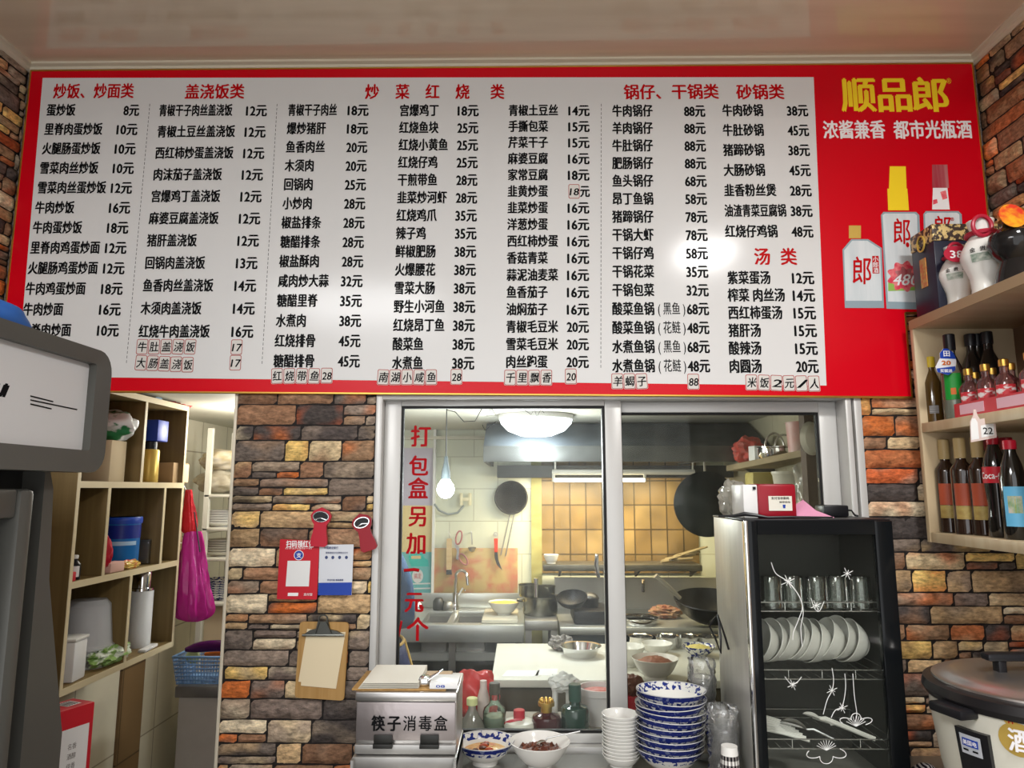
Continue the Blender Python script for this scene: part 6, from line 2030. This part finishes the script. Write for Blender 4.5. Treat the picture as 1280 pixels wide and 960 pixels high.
# ---- stove
ox0, ox1 = stx1 + .01, 1.26
zo = U(740, 783, 3.86).z
sv = thing('cooking_range', 'steel cooking range with a steel splash wall under the extractor hood', 'range', ((ox0 + ox1) / 2, 4.1, 0))
m = MB()
m.box(ox0, ox1, 3.84, 4.44, zo - .04, zo, .004)
m.box(ox0, ox1, 3.835, 3.85, U(740, 792, 3.84).z, zo, .003)
m.build('range_top', 'sink_steel', sv)
MB().box(ox0 + .03, ox1, 3.9, 4.42, 0, zo - .04).build('range_body', P('range_body', (.03, .05, .06), .5, .4), sv)
MB().box(ox0, ox1, 4.42, 4.44, zo, U(740, 722, 4.42).z).build('splash_wall', P('splash_steel', (.5, .49, .46), .42, .6, var=.3, vscale=(3, 3, 2)), sv)
m = MB().box(U(716, 770, 4.0).x, U(760, 770, 4.0).x, 3.9, 4.2, zo, zo + .07, .01)
m.build('burner', 'iron', sv)
pn = MB().tube([U(804, 726, 4.4), U(804, 732, 4.36), U(804, 740, 4.36)], .012, 8)
pn.build('tap', 'chrome', sv)
def wok(label, c, r, tilt, handle=None):
    c = Vector(c)
    t = thing('wok', label, 'wok', c, 'woks in the kitchen')
    rot = Matrix.Rotation(R(tilt[0]), 3, 'X') @ Matrix.Rotation(R(tilt[1]), 3, 'Y')
    pr = [(r * math.sin(R(a)), r * .95 * (1 - math.cos(R(a)))) for a in (0, 12, 25, 38, 50, 62, 72)]
    mx = pr[-1][0]
    MB().lathe([(a * r / mx, b) for a, b in pr] + [(a * r / mx * .985, b + .004) for a, b in pr[::-1]], c, 36, rot).build('wok_body', 'iron', t)
    if handle:
        MB().tube([c + rot @ Vector(q) for q in handle], [.012, .012, .015], 8).build('handle', P('wok_handle', (.35, .33, .28), .5, .5) if 'wok_handle' not in bpy.data.materials else bpy.data.materials['wok_handle'], t)
    return t
wok('black wok tilted on the burner beside the stacked pots', Vector((U(716, 772, 3.98).x, 3.99, zo + .078)), .085, (20, -5))
p = U(737, 762, 4.05); p.z = zo + .07
pot('small_kettle', 'small dark pan with a looped handle on the burner', p, .05, .045, 'dark_steel', True, False)
MB().tube([p + Vector((-.045, 0, .045)), p + Vector((-.03, 0, .1)), p + Vector((.03, 0, .1)), p + Vector((.045, 0, .045))], .006, 6)
w2 = U(888, 781, 3.9); w2.z = zo + .012
wok('large wok with a long pale handle resting on the range behind the dish cabinet', w2, .19, (10, 0), [(-.16, 0, .13), (-.22, 0, .19), (-.29, 0, .25)])
p = U(800, 776, 3.95); p.z = zo
pot('frying_pan', 'shallow steel pan on the range behind the window mullion', p, .1, .03, 'chrome', None, False)
p = U(832, 772, 4.12); p.z = zo
solo(MB().blob(p + EZ * .03, (.085, .06, .035), 4, .4, 4, 2, 0, -.028), 'meat_heap', P('meat_red', (.22, .07, .04), .5, col2=(.3, .2, .12), vscale=(20, 20, 20)), 'reddish heap of meat lying on the range', 'food', None, p)
# ---- steel wall shelf
ysf = 4.2
zsf = U(720, 706, ysf).z
xf0, xf1 = U(679, 710, ysf).x, U(878, 710, ysf).x
ws = thing('steel_wall_shelf', 'long dark steel wall shelf above the range', 'shelf', ((xf0 + xf1) / 2, ysf, zsf - .03))
MB().box(xf0, xf1, ysf, 4.42, U(720, 714, ysf).z, zsf, .004).build('shelf_board', P('old_shelf', (.16, .15, .12), .4, .6, var=.4), ws)
for px in (700, 800, 872):
    x = U(px, 712, ysf).x
    MB().ext([(x, 4.41, zsf - .09), (x, ysf + .03, zsf - .035), (x, 4.41, zsf - .035)], (.012, 0, 0)).build('bracket', 'dark_steel', ws)
p = U(689, 700, 4.28); p.z = zsf
o_, i_ = bowl_prof(.045, .05, .6, .003)
solo(MB().lathe(o_ + i_, p, 24), 'shelf_bowl', 'porcelain', 'small white bowl at the end of the steel wall shelf', 'bowl', None, p)
p = U(850, 702, 4.3); p.z = zsf
m = MB()
for i in range(14):
    a = i * .1
    m.tube([p + Vector((-.12 + i * .01, rnd.uniform(-.05, .05), .01 + .003 * i)), p + Vector((.05 + i * .008, rnd.uniform(-.05, .05), .02 + .006 * i))], .006, 5)
solo(m, 'straw_bundle', P('straw', (.25, .2, .11), .7), 'bundle of brown straw brush bristles on the steel wall shelf', 'brush', None, p)
p = U(715, 703, 4.3); p.z = zsf
# hung black wok lid
c_ = U(883, 630, 3.85)
rw = 40 / FPX * c_.y
t = thing('hanging_wok', 'big round black wok hung bottom-out beside the steel wall shelf', 'wok', c_)
MB().lathe([(0, .06), (rw * .4, .05), (rw * .75, .03), (rw * .95, .005), (rw, 0), (rw, -.006), (rw * .9, 0), (0, .05)], c_, 48, Matrix.Rotation(R(90), 3, 'X')).build('wok_body', P('sooty_iron', (.015, .019, .019), .42, .3), t)
m = MB()
m.tube([c_ + Vector((0, .01, rw * .9)), c_ + Vector((0, .01, rw + .06))], .006, 6)
m.tube([c_ + Vector((0, .01, rw + .06)), Vector((c_.x, 4.49, c_.z + rw + .06))], .006, 6)
m.build('hanging_hook', 'steel', t)
# ---- prep table
yp0, yp1 = 2.95, 3.62
zp = U(690, 850, yp0).z
xp0 = U(614, 850, yp0).x
pt = thing('prep_table', 'white-topped kitchen prep table just behind the window', 'table', ((xp0 + 1.2) / 2, (yp0 + yp1) / 2, 0))
MB().box(xp0, 1.2, yp0, yp1, zp - .03, zp, .004).build('table_top', P('table_white', (.62, .61, .54), .5, var=.1, vscale=(4, 4, 4)), pt)
MB().box(xp0 + .03, 1.18, yp0 + .03, yp1 - .03, .12, zp - .03).build('table_body', TILE('plank_front', '#5b5344', '#4d4638', '#2a261f', .8, .09, .5, .6, 'X'), pt)
for x in (xp0 + .05, 1.15):
    for y in (yp0 + .05, yp1 - .05):
        MB().box(x - .025, x + .025, y - .025, y + .025, 0, .12).build('leg', 'dark_steel', pt)
def onp(px, py): return UZ(px, py, zp)
p = onp(727, 824)
p = Vector((p.x, min(p.y + .06, 3.5), zp))
tr = thing('steel_basin', 'shallow shiny steel basin on the prep table', 'basin', p)
rbz = .088
MB().lathe([(0, .003), (rbz * .75, .003), (rbz * .75, 0), (rbz * .8, .002), (rbz * .98, .042), (rbz * 1.08, .044), (rbz * 1.08, .047), (rbz * .96, .045), (rbz * .78, .007), (0, .007)], p, 36).build('basin_body', 'chrome', tr)
q = onp(702, 815); q = Vector((q.x, q.y + .04, zp))
solo(MB().blob(q + EZ * .03, (.05, .045, .033), 4, .5, 3.5, 7, 0, -.03), 'rag', P('grey_rag', (.28, .26, .24), .9, col2=(.16, .15, .14), vscale=(40, 40, 40)), 'crumpled grey rag beside the steel basin on the prep table', 'cloth', None, q)
for i, (a, b, lab) in enumerate((((628, 838), (672, 846), 'white sheet of paper lying on the near corner of the prep table'), ((668, 836), (696, 845), 'second white paper slip lying beside it on the prep table'))):
    A, B = onp(*a), onp(*b)
    solo(MB().ext([(A.x, B.y, zp), (B.x, B.y, zp), (B.x + .01, A.y, zp), (A.x + .02, A.y, zp)][::1], (0, 0, .0012)), 'paper_sheet', 'white', lab, 'paper', 'papers on the prep table', (A.x, A.y, zp))
def table_bowl(label, px, py, wpx, H, fill=None, mat='porcelain', name='serving_bowl', grp='bowls on the prep table'):
    p = onp(px, py)
    k = p.y / FPX
    r = wpx / 2 * k
    p = Vector((p.x, min(p.y + r * .45, yp1 - r - .005) if p.y < 3.6 else 3.5, zp))
    o_, i_ = bowl_prof(r, H, .5, .003)
    t = thing(name, label, 'bowl', p, grp)
    MB().lathe(o_ + i_, p, 32).build('bowl_body', mat, t)
    if fill:
        nm, fm, fl = fill
        solo(MB().sheet(lambda u, v: p + Vector((r * .84 * v * math.cos(2 * PI * u), r * .84 * v * math.sin(2 * PI * u), H * .72 + H * .35 * (1 - v ** 2) + .007 * noise.noise(Vector((math.cos(6.28 * u) * v * 7, math.sin(6.28 * u) * v * 7, 3))))), 28, 7), nm, fm, fl, 'food', None, p)
    return t
table_bowl('white bowl of minced meat on the prep table behind the blue bowls', 822, 850, 56, .075, ('minced_meat', P('mince', (.32, .12, .07), .5, col2=(.2, .07, .04), vscale=(50, 50, 50), bump=.5), 'brown minced meat heaped in the white bowl on the prep table'))
table_bowl('white bowl with a high rim partly behind the window mullion', 786, 834, 42, .08)
table_bowl('grey-white bowl behind the bowl of minced meat', 823, 820, 38, .05)
table_bowl('blue patterned bowl of yellow vegetables on the prep table', 876, 822, 40, .045, ('yellow_vegetables', P('yellow_veg', (.72, .62, .22), .5, col2=(.6, .5, .15), vscale=(50, 50, 50), bump=.5), 'heap of sliced yellow vegetables in the blue patterned bowl'), 'blue_white')
for i, (px, lab) in enumerate(((800, 'first from the window mullion'), (833, 'second from the window mullion'), (858, 'third from the window mullion'), (884, 'beside the dish cabinet'))):
    p = Vector((U(px, 800, 3.55).x, 3.535, zp))
    pot('ingredient_pot', 'small steel ingredient pot at the rear of the prep table, %s' % lab, p, .055, .05, 'chrome', None, False, 'ingredient pots on the prep table')
# ---- ledge behind the glass and its bottles
zl_ = U(640, 919, 2.54).z
lx0, lx1 = U(490, 919, 2.6).x, U(1000, 919, 2.6).x
ld = thing('window_ledge', 'wooden ledge on the kitchen side of the window', 'ledge', ((lx0 + lx1) / 2, 2.62, zl_ - .03))
MB().box(lx0, lx1, YW + .105, 2.8, zl_ - .03, zl_, .003).build('ledge_board', P('ledge', (.3, .27, .22), .6), ld)
for x in (lx0 + .05, lx1 - .05): MB().box(x - .02, x + .02, 2.5, 2.76, 0, zl_ - .03).build('support', 'dark_steel', ld)
def onl(px, Y=2.56): return Vector((U(px, 900, Y).x, Y, zl_))
def hz(px, py, Y=2.56): return U(px, py, Y).z - zl_
l = onl(590)
h = hz(590, 872)
bottle('vinegar_bottle', 'clear cone-shouldered bottle with a pale green cap behind the glass', 'bottle', 'bottles on the window ledge', l, [(.05, 0), (.052, .005), (.045, h * .25), (.024, h * .5), (.0135, h * .68), (.0125, h * .82)], GLASS('frosted_glass', (.85, .88, .84), .45, (.75, .74, .66), 1.5, .05), (.019, h * .8, h, P('pale_green_cap', (.6, .62, .3), .4)))
l = onl(618)
h = hz(618, 852)
bottle('round_liquor_bottle', 'clear round-shouldered bottle with a black stopper half full of pale liquid', 'bottle', 'bottles on the window ledge', l, [(.036, 0), (.039, .006), (.0395, h * .42), (.035, h * .5), (.02, h * .57), (.0165, h * .63), (.0165, h * .8)], 'glass_clear', (.0185, h * .76, h * .98, P('cork_black', (.08, .075, .06), .5)), liquid=(h * .34, P('pale_green_liquid', (.3, .38, .28), .15)))
l = onl(649)
h = hz(649, 887)
t = bottle('sauce_jug', 'squat white jug with a red cap behind the glass', 'jug', 'bottles on the window ledge', l, [(.05, 0), (.054, .005), (.055, h * .4), (.05, h * .52), (.02, h * .62), (.018, h * .7)], P('cloudy_white', (.66, .66, .58), .3), (.0195, h * .62, h, 'red_plastic'))
MB().tube([l + Vector((.01, -.015, h * .66)), l + Vector((-.03, -.02, h * .56)), l + Vector((-.048, -.012, h * .42))], .007, 8).build('red_strap', 'red_plastic', t)
l = onl(683)
h = hz(683, 872)
t = bottle('decanter', 'dark maroon liquor decanter with a gold crown stopper', 'bottle', 'bottles on the window ledge', l, [(.047, 0), (.05, .006), (.05, h * .4), (.046, h * .5), (.02, h * .58), (.0165, h * .62), (.0165, h * .78)], P('maroon_glass', (.05, .006, .01), .08, coat=.6), (.028, h * .78, h * .9, 'gold'))
m = MB()
for i in range(9):
    a = i * 2 * PI / 8
    m.blob(l + Vector(((.019 * math.cos(a), .019 * math.sin(a), h * .93) if i < 8 else (0, 0, h * .95))), .0065, 2, 0)
m.build('crown_beads', 'gold', t)
MB().lathe([(.0185, h * .6), (.0195, h * .64), (.0185, h * .7), (.0185, h * .77)], l, 20).build('neck_foil', 'gold', t)
l = onl(719)
h = hz(719, 855)
bottle('green_bottle', 'square-shouldered dark green bottle behind the glass', 'bottle', 'bottles on the window ledge', l, [(.045, 0), (.048, .005), (.048, h * .5), (.042, h * .55), (.021, h * .58), (.019, h * .62), (.02, h * .95)], P('bottle_green', (.008, .035, .025), .08, coat=.7), (.0215, h * .66, h, P('green_foil', (.01, .05, .035), .35)), n=24)
l = onl(749, 2.68)
h = hz(749, 858, 2.68)
t = thing('white_bucket', 'white plastic bucket behind the dark green bottle', 'bucket', l)
MB().lathe([(0, 0), (.055, 0), (.066, h * .8), (.072, h * .82), (.072, h), (.066, h), (.064, h * .85), (0, h * .85)], l, 32).build('bucket_body', P('bucket_white', (.6, .57, .56), .4), t)
solo(MB().lathe([(0, h * .92), (.04, h * .9), (.063, h * .86)], l, 24), 'pickled_food', P('pickles', (.6, .3, .27), .5, col2=(.5, .1, .08), vscale=(40, 40, 40)), 'pinkish pickled food filling the white bucket', 'food', None, l + EZ * h * .86)
l = onl(594, 2.7)
solo(MB().blob(l + EZ * .085, (.085, .06, .085), 4, .35, 2.2, 3, 0, -.08), 'red_shopping_bag', P('sheer_red', (.5, .03, .03), .35, bump=.5, bscale=25), 'crumpled red plastic bag behind the ledge bottles', 'plastic bag', None, l)
l = onl(609, 2.62)
l = onl(604, 2.62)
solo(MB().lathe([(0, 0), (.02, 0), (.021, .1), (.012, .13), (.012, .155), (0, .155)], l, 20), 'cloudy_bottle', P('milky', (.6, .5, .47), .35), 'slim milky bottle standing before the red plastic bag', 'bottle', 'bottles on the window ledge', l)
l = onl(704, 2.7)
m = MB().blob(l + EZ * .13, (.05, .035, .03), 4, .4, 3, 5)
m.tube([l + Vector((-.03, 0, 0)), l + Vector((-.028, 0, .12))], .01, 6)
m.tube([l + Vector((.02, 0, 0)), l + Vector((.02, 0, .12))], .01, 6)
solo(m, 'white_carrier_bag', P('white_film', (.66, .66, .63), .4, bump=.4, bscale=30), 'white carrier bag standing crumpled between decanter and green bottle', 'plastic bag', None, l)
l = onl(793, 2.62)
h = hz(793, 868, 2.62)
t = thing('chilli_jar', 'white jar with a red lid behind the stacked small dishes', 'jar', l)
MB().lathe([(0, 0), (.042, 0), (.044, .004), (.044, h * .6), (0, h * .6)], l, 24).build('jar_body', 'offwhite', t)
MB().lathe([(0, h * .6), (.046, h * .6), (.046, h), (0, h)], l, 24).build('lid', 'red_plastic', t)
solo(MB().blob(l + EZ * (h + .03), (.036, .036, .036), 4, .3, 3, 3, 0, -.03), 'dried_chilli_bag', P('dried_chilli', (.14, .05, .03), .5, bump=.5, bscale=50), 'brown bag of dried spices on the red-lidded jar', 'bag', None, l + EZ * h)
# ---- detergent poster by the person
po = thing('detergent_poster', 'pastel poster with a teal jug picture on the kitchen wall', 'poster', KB(522, 745))
Yp = YB - .006
def quadp(pts, mt, nm, par, d): return MB().ext([U(x, y, Yp - d) for x, y in pts], (0, .0012, 0)).build(nm, mt, par, smooth=False)
sh_ = quadp([(470, 560), (541, 560), (541, 745), (470, 745)], P('poster_lilac', (.5, .46, .56), .5), 'sheet', po, 0)
quadp([(470, 632), (541, 632), (541, 690), (470, 690)], P('poster_yellow', (.72, .58, .28), .5), 'yellow_band', sh_, .0015)
quadp([(470, 690), (541, 690), (541, 745), (470, 745)], P('poster_teal', (.16, .5, .5), .5), 'teal_band', sh_, .0015)
jm = P('poster_jug', (.03, .52, .45), .5)
quadp([(511, 694), (517, 691), (528, 692), (531, 698), (535, 700), (536, 708), (514, 708), (511, 700)], jm, 'jug_picture', sh_, .003)
quadp([(514, 695), (526, 694.5), (526, 698.5), (514, 698.5)], bpy.data.materials['poster_yellow'], 'jug_handle_gap', sh_, .0045)
c_ = U(522, 720, Yp - .004)
m = MB().ext([c_ + Vector((.034 * math.cos(a), 0, .042 * math.sin(a))) for a in [i * PI / 12 for i in range(24)]], (0, .001, 0))
bg_ = m.build('round_badge', 'white', sh_)
m = MB(); m.text('搞定', c_ + Vector((0, -.0012, 0)), EX, EZ, w=.045, h=.035, align='C', bold=.0)
m.build('badge_lettering', 'red_ink', bg_)
for y in (729, 735):
    quadp([(516, y), (538, y - .5), (538, y + 1.2), (516, y + 1.6)], 'white', 'print_line', sh_, .003)
# ---- plank shelf on the kitchen side wall
pa, pb_ = U(1042, 563, 2.75), U(908, 589, 3.72)
pa.x = min(pa.x, 1.2); 
dk = thing('plank_shelf', 'rough wooden plank shelf on the kitchen side wall', 'shelf', (pa + pb_) / 2)
m = MB()
wv_ = Vector((.26, 0, 0))
m.ext([pa, pb_, Vector((1.262, pb_.y, pb_.z)), Vector((1.262, pa.y, pa.z))], (0, 0, .028))
m.build('plank', P('old_plank', (.34, .27, .16), .7, col2=(.24, .19, .11), vscale=(20, 4, 20)), dk, sharp=10)
for t_ in (.2, .85):
    q = pa.lerp(pb_, t_)
    MB().ext([(1.262, q.y, q.z - .1), (q.x + .03, q.y, q.z), (1.262, q.y, q.z)], (0, .016, 0)).build('bracket', 'dark_steel', dk)
def onk(t_, off=.06):
    q = pa.lerp(pb_, t_)
    return Vector((min(q.x + off, 1.2), q.y, q.z + .028))
def tk(px):     # parameter along the plank seen at a pixel column
    return min(range(0, 101), key=lambda i: abs((lambda p: (p.x / p.y) - (U(px, 590, 3).x / 3))(pa.lerp(pb_, i / 100)))) / 100
q = onk(tk(950), .09)
k = q.y / FPX
pot('double_handled_pot', 'shiny steel pot with looped handles on the plank shelf', q, 24 * k, .05, 'chrome', None, False)
for i, (dx, hgt) in enumerate(((-.02, .11), (.03, .1))):
    c9 = q + Vector((dx, -.02, .05))
    solo(MB().tube([c9 + Vector((.045 * math.cos(a), .01 * i, hgt * .62 * math.sin(a))) for a in [j * PI / 10 for j in range(11)]], .005, 6), 'ladle_hoop', 'steel', ('taller hooped steel handle standing in the pot on the plank shelf', 'lower hooped steel handle standing in the pot on the plank shelf')[i], 'handle hoop', 'hoops in the pot', c9)
q = onk(tk(990), .07)
k = q.y / FPX
hb = 36 * k
solo(MB().lathe([(0, 0), (.052, 0), (.058, hb), (.061, hb), (.061, hb + .004), (.055, hb), (.05, .01), (0, .01)], q, 28), 'pink_bucket', P('pink_tub', (.6, .3, .28), .4, col2=(.62, .5, .45), vscale=(6, 6, 6)), 'pale pink plastic tub on the plank shelf', 'tub', None, q)
q = onk(tk(925), .05)
solo(MB().blob(q + EZ * .06, (.075, .06, .07), 4, .3, 3, 9, 0, -.06), 'red_net_bag', P('red_net', (.55, .06, .04), .5, col2=(.4, .12, .1), vscale=(60, 60, 60), bump=.8, bscale=60), 'bright red net bag at the far end of the plank shelf', 'bag', None, q)
q = onk(tk(938), .03)
solo(MB().obox(q + Vector((0, 0, .035)), (.05, .05, .07), .3, .003), 'white_carton', 'white', 'small white carton beside the red net bag on the plank shelf', 'box', None, q)
# things hung and standing below the plank shelf
c9 = U(1014, 548, 2.6)
wp_ = thing('hanging_dish', 'pale round dish hung on a dark post by the window frame', 'dish', c9)
MB().lathe([(0, .02), (.05, .015), (.062, 0), (.05, .008), (0, .012)], c9, 28, Matrix.Rotation(R(90), 3, 'X') @ Matrix.Rotation(R(30), 3, 'Y')).build('dish_body', 'offwhite', wp_)
MB().box(c9.x - .01, c9.x + .05, c9.y + .03, c9.y + .08, 0, ZKC).build('post', P('dark_post', (.12, .09, .07), .7), wp_)
for i, (px, py, Y, s_, lab, nm) in enumerate(((1012, 612, 2.85, (.06, .06, .12), 'cloudy plastic bag of red chillies hanging under the plank shelf', 'clear_bag'),)):
    q = U(px, py, Y)
    t = thing(nm, lab, 'plastic bag', q, 'cloudy bags under the plank shelf')
    MB().blob(q, s_, 4, .35, 2.6, i + 4).build('bag_film', 'bag_clear', t)
    MB().tube([q + EZ * s_[2] * .7, q + Vector((.02, .02, s_[2] * 1.4)), q + Vector((.03, .05, s_[2] * 1.4 + .02))], .01, 6).build('bag_neck', 'bag_clear', t)
    if i == 0:
        solo(MB().blob(q + Vector((.02, .0, -.05)), (.05, .045, .05), 4, .4, 4, 2), 'chilli_heap', P('chilli_heap', (.35, .06, .06), .5, col2=(.3, .2, .1), vscale=(40, 40, 40)), 'red chillies inside the cloudy hanging bag', 'food', None, q)
q = U(948, 604, 3.3)
yb_ = thing('yellow_container', 'translucent yellow plastic container under the plank shelf', 'container', (1.13, 3.3, q.z - .06))
MB().obox((min(q.x + .03, 1.15), 3.3, q.z - .0), (.15, .12, .1), None, .012).build('container', P('yellow_plastic', (.5, .42, .14), .4), yb_)
MB().box(min(q.x + .03, 1.15) - .09, 1.26, 3.2, 3.4, q.z - .075, q.z - .052).build('holder', 'dark_steel', yb_)
q = U(985, 606, 3.0)
qx = min(q.x, 1.15)
t = thing('white_tub', 'white plastic tub standing on a bracket under the plank shelf', 'tub', (qx, 3.0, q.z - .06))
MB().lathe([(0, -.06), (.05, -.06), (.06, .04), (.064, .045), (.064, .055), (0, .055)], (qx, 3.0, q.z), 28).build('tub_body', 'offwhite', t)
MB().box(qx - .06, 1.265, 2.94, 3.06, q.z - .08, q.z - .0605).build('holder', 'dark_steel', t)

# ================================================================ the cook, seen at the edge of the window
pc0 = Vector((-.69, 2.97, 0))
M['skin'] = P('skin', (.5, .29, .19), .5)
M['denim'] = P('denim', (.025, .065, .15), .85, col2=(.045, .1, .2), vscale=(30, 30, 30), bump=.3, bscale=70)
M['apron'] = P('apron_navy', (.014, .022, .09), .6, col2=(.03, .04, .12), vscale=(14, 14, 14))
pe = thing('person', 'person in a denim shirt and navy apron with yellow piping, standing behind the window edge', 'person', pc0)
def skin(name, vs, es, mat, parent, sub=2):
    me = bpy.data.meshes.new(name)
    me.from_pydata([tuple(v[:3]) for v in vs], es, [])
    o = bpy.data.objects.new(name, me)
    COL.objects.link(o)
    o.parent = parent
    MW[o.name] = MW[parent.name]
    md = o.modifiers.new('skin', 'SKIN')
    md.use_smooth_shade = True
    for i, v in enumerate(vs):
        s = me.skin_vertices[0].data[i]
        s.radius = (v[3], v[4] if len(v) > 4 else v[3])
        s.use_root = i == 0
    sb_ = o.modifiers.new('sub', 'SUBSURF')
    sb_.levels = sb_.render_levels = sub
    me.materials.append(M[mat] if isinstance(mat, str) else mat)
    return o
# skeleton: root pelvis; the figure faces the sink (+Y); local metres
V = [(0, 0, .86, .13, .10), (0, .0, 1.02, .12, .09), (0, .01, 1.18, .135, .095), (0, 0, 1.3, .12, .085), (0, .01, 1.37, .05, .05), (0, .03, 1.43, .046, .046), (0, .045, 1.5, .075, .09), (0, .04, 1.57, .07, .085),
     (.16, 0, 1.32, .055), (.2, -.01, 1.2, .046), (.21, .0, 1.09, .04), (.2, .12, 1.07, .033), (.18, .2, 1.07, .026),
     (-.16, 0, 1.32, .055), (-.2, -.01, 1.2, .046), (-.21, .0, 1.09, .04), (-.2, .12, 1.07, .033), (-.18, .2, 1.07, .026),
     (.09, 0, .74, .085), (.095, .01, .46, .06), (.095, -.01, .12, .04), (.095, -.02, .05, .04), (.1, .1, .03, .035, .025),
     (-.09, 0, .74, .085), (-.095, .01, .46, .06), (-.095, -.01, .12, .04), (-.095, -.02, .05, .04), (-.1, .1, .03, .035, .025)]
Ed = [(0, 1), (1, 2), (2, 3), (3, 4), (4, 5), (5, 6), (6, 7), (3, 8), (8, 9), (9, 10), (10, 11), (11, 12), (3, 13), (13, 14), (14, 15), (15, 16), (16, 17), (0, 18), (18, 19), (19, 20), (20, 21), (21, 22), (0, 23), (23, 24), (24, 25), (25, 26), (26, 27)]
# hands: palm, four fingers and a thumb each
for s_, wr in ((1, 12), (-1, 17)):
    wx, wy, wz = V[wr][:3]
    n0 = len(V)
    V.append((wx, wy + .05, wz - .01, .03, .016)); Ed.append((wr, n0))
    for f_, (dx, L_) in enumerate(((-.024, .06), (-.008, .072), (.008, .068), (.023, .052))):
        a = len(V)
        V += [(wx + dx, wy + .085, wz - .014, .0085), (wx + dx * 1.1, wy + .085 + L_ * .5, wz - .024, .008), (wx + dx * 1.1, wy + .085 + L_ * .85, wz - .045, .007)]
        Ed += [(n0, a), (a, a + 1), (a + 1, a + 2)]
    a = len(V)
    V += [(wx - s_ * .036, wy + .05, wz - .016, .0095), (wx - s_ * .045, wy + .085, wz - .028, .0085)]
    Ed += [(n0, a), (a, a + 1)]
# face
a = len(V)
skin('body', V, Ed, 'skin', pe)
hd0 = pc0 + Vector((0, .045, 1.53))
m = MB()
m.blob(hd0 + Vector((0, -.012, .03)), (.088, .1, .1), 4, .06, 3, 4)
m.blob(hd0 + Vector((0, -.085, .035)), (.045, .04, .045), 4, .1, 3, 5)
m.build('hair', P('black_hair', (.012, .01, .009), .5), pe)
m = MB()
for sx in (-1, 1):
    m.blob(hd0 + Vector((sx * .03, .083, .0)), (.012, .006, .007), 3, 0)
m.build('eyes', 'ink', pe)
MB().blob(hd0 + Vector((0, .098, -.025)), (.012, .016, .018), 3, 0).build('nose', 'skin', pe)
MB().blob(hd0 + Vector((0, .082, -.058)), (.024, .008, .006), 3, 0).build('mouth', P('lips', (.36, .12, .1), .5), pe)
for sx in (-1, 1): MB().blob(hd0 + Vector((sx * .076, .0, -.012)), (.008, .018, .028), 3, 0).build('ear', 'skin', pe)
SV = [(0, 0, .98, .15, .12), (0, 0, 1.04, .15, .12), (0, .01, 1.12, .16, .122), (0, .005, 1.27, .155, .115), (0, .01, 1.335, .085, .08), (.15, 0, 1.3, .078), (.185, -.01, 1.23, .072), (.203, -.01, 1.13, .06), (.207, .0, 1.085, .055), (.2, .1, 1.07, .046), (-.15, 0, 1.3, .078), (-.185, -.01, 1.23, .072), (-.203, -.01, 1.13, .06), (-.207, .0, 1.085, .055), (-.2, .1, 1.07, .046)]
SE = [(0, 1), (1, 2), (2, 3), (3, 4), (3, 5), (5, 6), (6, 7), (7, 8), (8, 9), (3, 10), (10, 11), (11, 12), (12, 13), (13, 14)]
skin('denim_shirt', SV, SE, 'denim', pe)
TV = [(0, 0, .97, .15, .125), (0, 0, .84, .185, .14), (.085, 0, .74, .105), (.093, .01, .46, .08), (.095, -.01, .09, .06), (-.085, 0, .74, .105), (-.093, .01, .46, .08), (-.095, -.01, .09, .06)]
skin('trousers', TV, [(0, 1), (1, 2), (2, 3), (3, 4), (1, 5), (5, 6), (6, 7)], P('red_trousers', (.3, .02, .03), .7), pe)
def apr(u, v):
    a = R(-42 - 22 * v + (190 + 22 * v) * u)
    z = 1.0 - .5 * v
    k = .86 + .14 * min(1, v * 4) + .06 * v + .012 * math.sin(u * 18)
    return pc0 + Vector((.25 * k * math.cos(a), .19 * k * math.sin(a), z - .03 * abs(u - .5)))
ap = MB().sheet(apr, 40, 12).build('apron', 'apron', pe)
md = ap.modifiers.new('solid', 'SOLIDIFY'); md.thickness = .004; md.offset = 1
m = MB()
m.tube([apr(0, i / 10) for i in range(11)], .006, 6)
m.tube([apr(1, i / 10) for i in range(11)], .006, 6)
m.tube([apr(.3, i / 10) + Vector((.004, -.003, 0)) for i in range(11)], .006, 6)
m.tube([apr(i / 20, 0) for i in range(21)], .006, 6)
m.build('apron_piping', P('yellow_piping', (.7, .45, .12), .6), ap)
m = MB()
m.tube([pc0 + Vector((.2 * math.cos(R(a)), .158 * math.sin(R(a)), .985 + .01 * math.sin(a * .05))) for a in range(148, 318, 8)], .005, 6)
m.build('apron_string', bpy.data.materials['yellow_piping'], pe)
for sx in (-1, 1):
    m = MB()
    m.blob(pc0 + Vector((sx * .098, .04, .045)), (.052, .125, .05), 4, .05, 2, 1, 0, -.044)
    m.build('shoe', 'black', pe)
